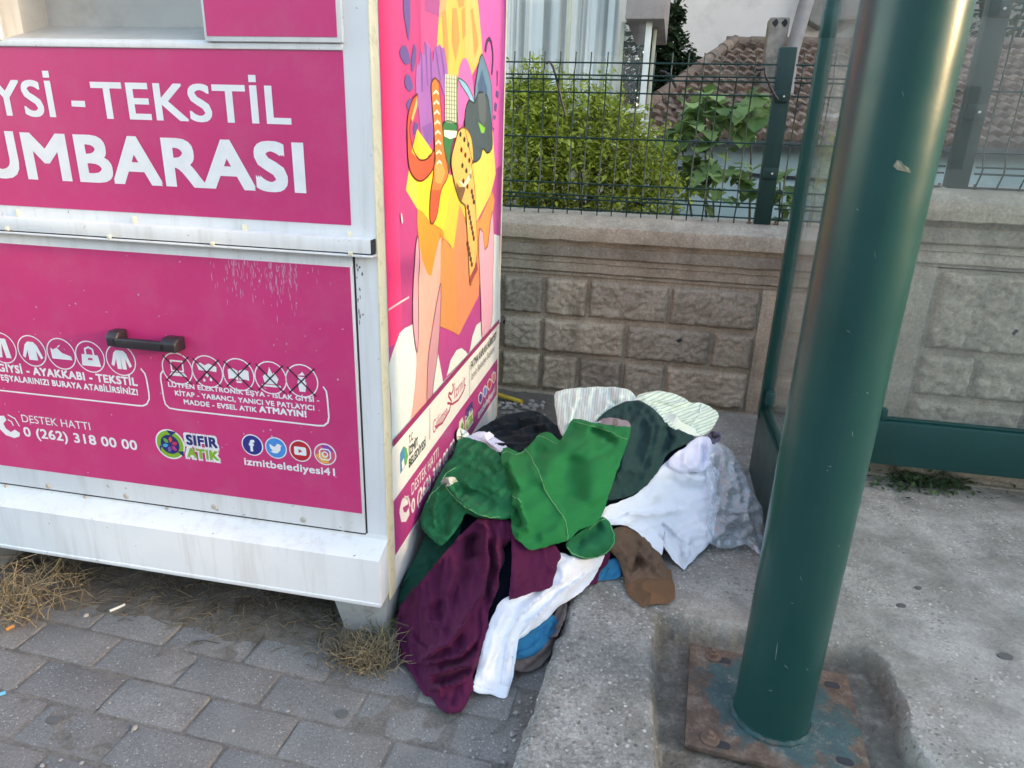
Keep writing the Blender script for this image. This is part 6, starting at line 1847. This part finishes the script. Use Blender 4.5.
# ------------------------------------------------------------------ plants
def leafcloud(mb, c, rad, n, size, rr, shell=0.55, droop=0.3, asp=0.5):
    for _ in range(n):
        while True:
            p = np.array([rr.uniform(-1, 1) for _ in range(3)])
            l = np.linalg.norm(p)
            if shell < l <= 1 or (l <= 1 and rr.random() < 0.25): break
        q = np.array(c) + p * np.array(rad)
        leaf_at(mb, q, size * rr.uniform(0.6, 1.3), rr, asp)
def leaf_at(mb, q, s, rr, asp=0.5):
    a = rr.uniform(0, 2 * math.pi); tl = rr.uniform(-0.9, 0.6)
    d = np.array([math.cos(a) * math.cos(tl), math.sin(a) * math.cos(tl), math.sin(tl)])
    up = np.array([rr.uniform(-.5, .5), rr.uniform(-.5, .5), 1.0]); sd_ = np.cross(d, up); sd_ /= np.linalg.norm(sd_) + 1e-9
    nn_ = np.cross(sd_, d)
    w_ = s * asp * 0.5
    mid = q + d * s * 0.5
    mb.add([q, mid + sd_ * w_ + nn_ * w_ * 0.35, q + d * s, mid - sd_ * w_ + nn_ * w_ * 0.35], [(0, 1, 2), (0, 2, 3)])
def shrub(name, label, blobs, mat, size, n, stem_base, seed, asp=0.5, cat='shrub', sprigs=0):
    rr = random.Random(seed)
    root = empty(name, tuple(stem_base))
    tag(root, label, cat)
    mb = MB()
    for (c, rad, k) in blobs:
        leafcloud(mb, np.array(c) - stem_base, rad, int(n * k * 0.7), size, rr, asp=asp); leafcloud(mb, np.array(c) - stem_base, np.array(rad) * 1.12, int(n * k * 0.2), size * 1.5, rr, asp=asp); leafcloud(mb, np.array(c) - stem_base, np.array(rad) * 1.08, int(n * k * 0.35), size * 0.6, rr, asp=asp)
    if sprigs:
        for (c, rad, k) in blobs:
            for _ in range(sprigs):
                a_ = rr.uniform(0, 2 * math.pi); e_ = rr.uniform(0.1, 1.5)
                d_ = np.array([math.cos(a_) * math.cos(e_), math.sin(a_) * math.cos(e_), math.sin(e_)])
                p0_ = np.array(c) - stem_base + d_ * np.array(rad) * 0.9; L_s = rr.uniform(0.08, 0.24)
                d_ = d_ + np.array([rr.uniform(-.4, .4), rr.uniform(-.4, .4), 0.5]); d_ /= np.linalg.norm(d_)
                mb.tube([tuple(p0_), tuple(p0_ + d_ * L_s)], [0.003, 0.0015], 4)
                for q_ in range(int(L_s / 0.014)):
                    leaf_at(mb, p0_ + d_ * (0.014 * q_) + np.array([rr.gauss(0, .006) for _ in range(3)]), size * rr.uniform(0.7, 1.2), rr, asp)
    mb.build('foliage', mat, root)
    st = MB()
    for (c, rad, k) in blobs:
        e = Vector(np.array(c) - stem_base)
        for _ in range(4):
            t_ = e + Vector([rr.uniform(-1, 1) * rad[i] * 0.7 for i in range(3)])
            st.tube([(0, 0, 0), tuple(t_ * 0.5 + Vector((rr.uniform(-.05, .05),) * 3)), tuple(t_)], [0.02, 0.012, 0.004], 5)
    st.build('stem', M['bark'], root)
    return root
def at(u, v, y): return on_y(u, v, y)
bl = []
for (u, v, y, r_, k) in ((515, 120, 5.2, .24, 1), (530, 112, 5.25, .20, .8), (548, 128, 5.1, .26, 1), (575, 125, 5.1, .28, 1), (600, 135, 5.1, .28, 1), (622, 150, 5.1, .24, 1), (640, 175, 5.0, .24, .9), (655, 195, 5.0, .22, .8), (520, 165, 5.0, .30, 1.2), (555, 170, 4.95, .30, 1.2), (595, 175, 4.95, .30, 1.2), (630, 200, 4.9, .26, .9), (540, 205, 4.95, .24, .6), (510, 200, 5.0, .25, .8), (535, 95, 5.3, .10, .3), (545, 104, 5.2, .14, .4), (600, 112, 5.2, .12, .3), (480, 150, 5.2, .4, 1.2)):
    bl.append((at(u, v, y), (r_ * 1.05, r_, r_), k))
shrub('lime_shrub', 'bushy lime green shrub right behind the wire fence', bl, M['leaf_lime'], 0.044, 1000, np.array([0.55, 5.2, 0.0]), 3, sprigs=9)
bl = []
for (u, v, y, r_, k) in ((662, 45, 9.6, .28, 1), (672, 60, 9.6, .30, 1), (660, 85, 9.4, .35, 1), (680, 72, 9.5, .22, .8), (645, 100, 9.3, .3, .8), (640, 65, 9.6, .4, 1.0), (628, 50, 9.8, .4, 1), (668, 22, 9.8, .2, .5), (676, 14, 9.8, .12, .3)):
    bl.append((at(u, v, y), (r_, r_, r_), k))
shrub('ivy_bush', 'dark ivy bush growing between the bay window and the beige wall', bl, M['leaf_ivy'], 0.09, 420, np.array([1.7, 9.6, 0.0]), 4, 0.7)
# fig-like saplings
def lobed_leaf(mb, q, s, az, tilt, rr):
    d = np.array([math.cos(az) * math.cos(tilt), math.sin(az) * math.cos(tilt), math.sin(tilt)])
    sd_ = np.array([-math.sin(az), math.cos(az), 0]); nn_ = np.cross(d, sd_)
    out = [(0, 0), (0.15, 0.22), (0.02, 0.42), (0.30, 0.36), (0.42, 0.58), (0.58, 0.34), (0.78, 0.30), (1.0, 0)]
    pts = out + [(a, -b) for a, b in reversed(out[1:-1])]
    vs = [q + d * s * 0.45]
    for a, b in pts:
        vs.append(q + d * a * s + sd_ * b * s + nn_ * (0.22 * abs(b) - 0.25 * a * a) * s)
    mb.add(vs, [(0, i, i % len(pts) + 1) for i in range(1, len(pts) + 1)])
def fig(label, base, stems, leaves, seed, size):
    rr = random.Random(seed)
    root = empty('fig_sapling', tuple(base)); tag(root, label, 'sapling', 'young fig plants behind the fence')
    st = MB(); lf = MB()
    for tip in stems:
        e = np.array(tip) - base
        st.tube([(0, 0, 0), tuple(e * 0.5 + np.array([rr.uniform(-.04, .04), 0, 0])), tuple(e)], [0.014, 0.010, 0.005], 6)
    for (u, v, y, sc_k) in leaves:
        q = at(u, v, y) - base
        for _ in range(5):
            az = rr.uniform(-math.pi, 0.0) if rr.random() < 0.8 else rr.uniform(0, math.pi)
            lobed_leaf(lf, q + np.array([rr.gauss(0, .045), rr.gauss(0, .06), rr.gauss(0, .045)]), size * sc_k * rr.uniform(0.75, 1.15), az, rr.uniform(-1.0, 0.15), rr)
    st.build('stem', M['bark'], root, smooth=True)
    lf.build('foliage', M['leaf_fig'], root)
lv = [(715, 92, 5.5, 1), (705, 104, 5.4, 1), (722, 108, 5.4, 1), (696, 118, 5.3, 1), (712, 122, 5.3, 1), (730, 125, 5.4, .8), (680, 125, 5.3, 1), (672, 135, 5.3, 1), (690, 138, 5.2, 1), (708, 138, 5.2, 1), (665, 147, 5.3, .9), (680, 150, 5.2, 1), (700, 152, 5.2, 1), (715, 150, 5.2, .9), (690, 165, 5.2, 1), (712, 168, 5.1, 1.1), (722, 178, 5.1, 1), (700, 180, 5.1, 1), (685, 180, 5.2, .9), (708, 192, 5.1, .8), (735, 168, 5.2, .8), (676, 165, 5.2, .9), (695, 95, 5.5, .7), (688, 108, 5.4, .9)]
fig('leafy fig sapling with broad lobed leaves left of the green fence post', np.array([1.55, 5.3, 0.0]), [at(705, 100, 5.4), at(680, 135, 5.3), at(712, 150, 5.2)], lv, 11, 0.155)
lv = [(745, 100, 5.4, 1), (755, 98, 5.4, .9), (742, 112, 5.3, 1), (755, 110, 5.3, 1.1), (738, 122, 5.3, .9), (752, 124, 5.3, 1), (762, 108, 5.4, .9), (750, 135, 5.3, .7), (748, 172, 5.2, .8), (752, 182, 5.2, .8), (765, 112, 5.5, .7)]
fig('slender fig sapling rising just beside the green fence post', np.array([1.86, 5.3, 0.0]), [at(752, 110, 5.3), at(750, 178, 5.2)], lv, 12, 0.16)
lv = [(778, 178, 5.2, .9), (782, 190, 5.2, .9), (776, 198, 5.2, .8), (786, 205, 5.2, .8), (780, 214, 5.2, .8), (790, 180, 5.2, .6)]
fig('low fig sapling right of the green fence post', np.array([2.1, 5.2, 0.0]), [at(780, 182, 5.2), at(782, 205, 5.2)], lv, 13, 0.15)
# trees far beyond the roof
def tree(label, u, y, ztop, rad, seed):
    p = at(u, 60, y); base = np.array([p[0], p[1], 0.0]); rr = random.Random(seed)
    root = empty('tree', tuple(base)); tag(root, label, 'tree', 'trees beyond the roof')
    tr = MB(); tr.tube([(0, 0, 0), (0.1, 0, ztop * 0.4), (0.0, 0.1, ztop * 0.8)], [0.16, 0.12, 0.05], 8)
    cr = MB()
    for _ in range(16):
        c = np.array([rr.gauss(0, rad * .5), rr.gauss(0, rad * .5), ztop * 0.72 + rr.gauss(0, rad * .45)])
        leafcloud(cr, c, (rad * .45,) * 3, 240, 0.16, rr, asp=0.55)
        tr.tube([(0, 0, ztop * 0.45), tuple(c * 0.6 + np.array([0, 0, ztop * 0.2])), tuple(c)], [0.07, 0.04, 0.01], 5)
    tr.build('trunk', M['bark'], root, smooth=True)
    cr.build('crown', M['leaf_tree'], root)
tree('leafy green tree beyond the roof seen through the shelter glass', 1000, 12.0, 5.0, 1.5, 21)

# weeds and dry grass
def tuft(name, label, base, n, h, spread, mat, seed, cat='grass tuft', group=None, w0=0.0019, curl=0.6):
    rr = random.Random(seed)
    mb = MB()
    for _ in range(n):
        b = np.array([rr.gauss(0, spread), rr.gauss(0, spread * 0.8), 0.0])
        a = rr.uniform(0, 2 * math.pi); L = h * rr.uniform(0.4, 1.1); ln_ = rr.uniform(0.2, 1.2)
        pts = []
        dirv = np.array([math.cos(a), math.sin(a), 0])
        kink = rr.uniform(-1.6, 1.6); wob = rr.uniform(0, 50)
        for k in range(6):
            t_ = k / 5
            sdv = np.array([-dirv[1], dirv[0], 0]) * kink * L * t_ * t_ * 0.5
            nv_ = np.array([noise.noise(Vector((wob, t_ * 3, q_))) for q_ in (0, 9, 18)]) * L * 0.35 * t_
            pts.append(tuple(b + nv_ + dirv * L * t_ * ln_ * 0.7 + sdv + np.array([0, 0, L * (t_ - curl * t_ * t_ * ln_)]) + np.array([0, 0, 0.004])))
        pts = [(p[0], p[1], max(p[2], 0.003)) for p in pts]
        mb.tube(pts, [w0 * (1 - 0.7 * k / 5) for k in range(6)], 4)
    o = mb.build(name, mat, smooth=True)
    o.location = base
    tag(o, label, cat, group)
    return o
p = on_z(371, 662, 0.0); tuft('dry_grass', 'dry straw tuft at the foot of the bin leg', (p[0], p[1], 0.0), 230, 0.105, 0.034, M['straw'], 31, group='dry grass tufts under the bin')
p = on_z(345, 655, 0.0); tuft('dry_grass', 'dark flattened dry grass left of the bin leg', (p[0], p[1], 0.004), 130, 0.10, 0.045, leaf('grey_straw', (0.10, 0.08, 0.055), (0.24, 0.19, 0.13), 0.1), 32, group='dry grass tufts under the bin', curl=0.95)
p = on_z(14, 612, 0.0); tuft('dry_grass', 'tall tangled dry grass at the left end under the bin', (p[0], p[1], 0.0), 120, 0.27, 0.07, M['straw'], 33, group='dry grass tufts under the bin', curl=0.8)
p = on_z(60, 590, 0.0); tuft('dry_grass', 'thin arching straw leaning out from under the white skirt', (p[0], p[1], 0.0), 22, 0.22, 0.05, M['straw'], 34, group='dry grass tufts under the bin', curl=0.7)
p = on_z(383, 640, 0.0); tuft('green_grass', 'few green blades growing against the bin leg', (p[0], p[1] - 0.01, 0.0), 9, 0.14, 0.012, leaf('olive_blade', (0.10, 0.13, 0.03), (0.24, 0.24, 0.09), 0.2), 35, curl=0.2)
# straw litter under the bin, beyond counting
rr = random.Random(77); mb = MB()
for _ in range(650):
    t_ = -rr.uniform(0.05, 1.5); s_ = rr.gauss(0.02, 0.10)
    if s_ < -0.16: continue
    p = BC + BR * t_ + BS * s_
    a = rr.uniform(0, math.pi); L = rr.uniform(0.02, 0.09)
    z0 = max(dirt_z(p[0], p[1]), -0.001) + 0.003
    d = np.array([math.cos(a), math.sin(a), 0]) * L
    mb.tube([tuple(p + [0, 0, z0]), tuple(p + d * .5 + [rr.uniform(-.008, .008), 0, z0 + rr.uniform(0, .012)]), tuple(p + d + [0, 0, z0])], 0.0016, 4)
o = mb.build('straw_litter', leaf('brown_straw', (0.05, 0.04, 0.028), (0.20, 0.155, 0.10), 0.05)); tag(o, kind='stuff')
# weeds behind the shelter rail
rr = random.Random(55); wp = on_z(925, 484, SLAB)
mb = MB()
for _ in range(420):
    c = np.array([rr.gauss(0, 0.13), rr.gauss(0, 0.05), abs(rr.gauss(0, 0.022))])
    leaf_at(mb, c, rr.uniform(0.02, 0.045), rr, 0.55)
for _ in range(14):
    c = (rr.gauss(0, 0.1), rr.gauss(0, 0.04), 0.05); mb.tube([(c[0] * .6, c[1] * .6, 0), c], 0.002, 4)
o = mb.build('weed_patch', M['leaf_weed']); o.location = wp
tag(o, 'low green weed patch growing under the shelter back rail', 'weed')
# rubble behind the bin
rr = random.Random(15); mb = MB()
def stone(mb, c, r_, rr):
    n1, n2 = 5, 7; vs = []; fs = []
    sc_ = [r_ * rr.uniform(0.7, 1.3), r_ * rr.uniform(0.7, 1.3), r_ * rr.uniform(0.45, 0.8)]
    sd_ = rr.random() * 100
    for i in range(n1 + 1):
        for j in range(n2):
            th = math.pi * i / n1; ph = 2 * math.pi * j / n2
            d = Vector((math.sin(th) * math.cos(ph), math.sin(th) * math.sin(ph), math.cos(th)))
            k = 1 + 0.35 * noise.noise(d * 1.6 + Vector((sd_, 0, 0)))
            vs.append((c[0] + d.x * sc_[0] * k, c[1] + d.y * sc_[1] * k, c[2] + d.z * sc_[2] * k))
    for i in range(n1):
        for j in range(n2):
            fs.append((i * n2 + j, i * n2 + (j + 1) % n2, (i + 1) * n2 + (j + 1) % n2, (i + 1) * n2 + j))
    mb.add(vs, fs)
for _ in range(70):
    u = rr.uniform(496, 545); v = 398 + rr.uniform(0, 28) + (u - 500) * 0.1
    p = on_z(u, v, 0.08)
    stone(mb, (p[0], p[1], dirt_z(p[0], p[1]) + 0.006), rr.uniform(0.005, 0.020), rr)
o = mb.build('gravel', pbr('pale_rubble', (0.27, 0.25, 0.23, 1), 0.9, 0.4, 15, 0.4), smooth=True, angle=50); tag(o, kind='stuff')
mb = MB()
for _ in range(260):
    if rr.random() < 0.5:
        b = rr.uniform(-0.3, 0.75); p2 = KA + KD * b + KN * (-abs(rr.gauss(0.02, 0.03))); z0 = 0.001
    else:
        u = rr.uniform(0, 520); v = rr.uniform(610, 768); q = on_z(u, v, 0.0); p2 = q[:2]; z0 = 0.0015
    stone(mb, (p2[0], p2[1], z0), rr.choice([0.0015, 0.002, 0.0025, 0.003, 0.005]), rr)
for (u, v) in ((516, 714), (135, 729), (86, 616), (523, 745), (512, 735)):
    q = on_z(u, v, 0); stone(mb, (q[0], q[1], 0.003), 0.008, rr)
o = mb.build('grit', pbr('light_grit', (0.30, 0.28, 0.26, 1), 0.9, 0.4, 25, 0.3), smooth=True); tag(o, kind='stuff')
# small litter
def rod(name, label, cat, a, b, r_, mat, z0):
    A, B = on_z(*a, z0), on_z(*b, z0); c = (A + B) / 2
    mb = MB(); mb.tube([tuple(A - c), tuple(B - c)], r_, 10)
    o = mb.build(name, mat, smooth=True, angle=40); o.location = c + np.array([0, 0, r_ * 0.8]); tag(o, label, cat)
rod('yellow_stick', 'yellow plastic stick lying on rubble behind the bin', 'stick', (496, 395.5), (522, 403.5), 0.012, pbr('yellow_plastic', (0.55, 0.36, 0.03, 1), 0.5), 0.095)
rod('cigarette_end', 'white cigarette end lying on the dirt under the skirt', 'cigarette', (110, 612), (125, 605.5), 0.0045, pbr('cig_paper', (0.7, 0.68, 0.64, 1), 0.8), 0.006)
rod('cigarette_end', 'orange cigarette filter at the far left on the pavers', 'cigarette', (6, 631), (14, 627), 0.006, pbr('cig_filter', (0.48, 0.22, 0.07, 1), 0.8), 0.006)
rod('plastic_scrap', 'tiny blue plastic scrap at the left edge of the pavers', 'litter', (-1, 696), (6, 693.5), 0.005, pbr('blue_scrap', (0.10, 0.42, 0.62, 1), 0.5), 0.004)
p = on_z(36, 606, 0.0)
mb = MB()
mb.lathe([(0.013, 0.002), (0.017, 0.002), (0.018, 0.010), (0.018, 0.016), (0.016, 0.018), (0.013, 0.016), (0.0125, 0.006)], (0, 0, 0), 24)
o = mb.build('bottle_ring', pbr('grey_ring', (0.24, 0.25, 0.30, 1), 0.45), smooth=True, angle=40); o.location = (p[0], p[1], 0.016); o.rotation_euler = (R(55), R(10), 0.5)
tag(o, 'grey plastic ring standing in the dry grass', 'ring')
# trodden gum spots
for (u, v, a, b, lab, z0) in ((1005, 657, .024, .015, 'dark oval gum spot on the slab at the right edge of the picture', SLAB), (901, 606, .016, .011, 'grey gum spot on the slab right of the pole', SLAB), (918, 588, .012, .009, 'small gum spot on the slab farthest behind the pole', SLAB), (54, 720, .022, .013, 'dark gum spot on a paver at the lower left', 0.0), (342, 714, .018, .016, 'round gum spot on the paver below the maroon cloth', 0.0)):
    p = on_z(u, v, z0); mb = MB()
    top = []; n = 20
    for k in range(n):
        t_ = 2 * math.pi * k / n; q = 1 + 0.12 * noise.noise(Vector((math.cos(t_) * 1.5 + u, math.sin(t_) * 1.5, v)))
        top.append((a * q * math.cos(t_), b * q * math.sin(t_)))
    mb.add([(x, y, -0.004) for x, y in top] + [(x * .9, y * .9, 0.0028) for x, y in top], [tuple(range(n - 1, -1, -1)), tuple(range(n, 2 * n))] + [(k, (k + 1) % n, (k + 1) % n + n, k + n) for k in range(n)])
    o = mb.build('gum_spot', pbr('old_gum', (0.105, 0.103, 0.10, 1), 0.8), smooth=True, angle=30)
    zz = slab_z(p[0], p[1]) if z0 > 0 else 0.0
    o.location = (p[0], p[1], zz + 0.0005)
    tag(o, lab, 'gum spot', 'gum spots on the ground')

# ------------------------------------------------------------------ unseen buildings across the street, one added to block the low sun
st = empty('unseen_street_building', (17.0, 0.0, 0.0), 0.0)
tag(st, 'unseen building across the street, added to shade the pavement and fence', 'building')
q = MB(); q.box(0, 6, -22, -1.6, 0, 4.8); q.build('wall', M['render_wall'], st)
q = MB(); q.box(0.3, 6, -1.6, 24, 0, 12.5); q.build('wall', M['render_wall'], st)  # taller part, added to keep the sun off fence and roofs
for k in range(5):
    wq = MB(); wq.box(-0.04, 0.05, -20 + k * 3.2, -18.6 + k * 3.2, 1.2, 2.9); wq.build('window', M['dark_gap'], st)
st2 = empty('unseen_street_building', (0.0, -15.0, 0.0), 0.0)
tag(st2, 'row of rendered buildings facing the bin from across the street', 'building')
q = MB(); q.box(-34, 14, -8, 0, 0, 8.0); q.build('wall', M['render_wall'], st2)
for k in range(14):
    for zz in (1.0, 4.4):
        wq = MB(); wq.box(-32 + k * 3.2, -30.4 + k * 3.2, -0.05, 0.04, zz, zz + 1.9); wq.build('window', M['dark_gap'], st2)
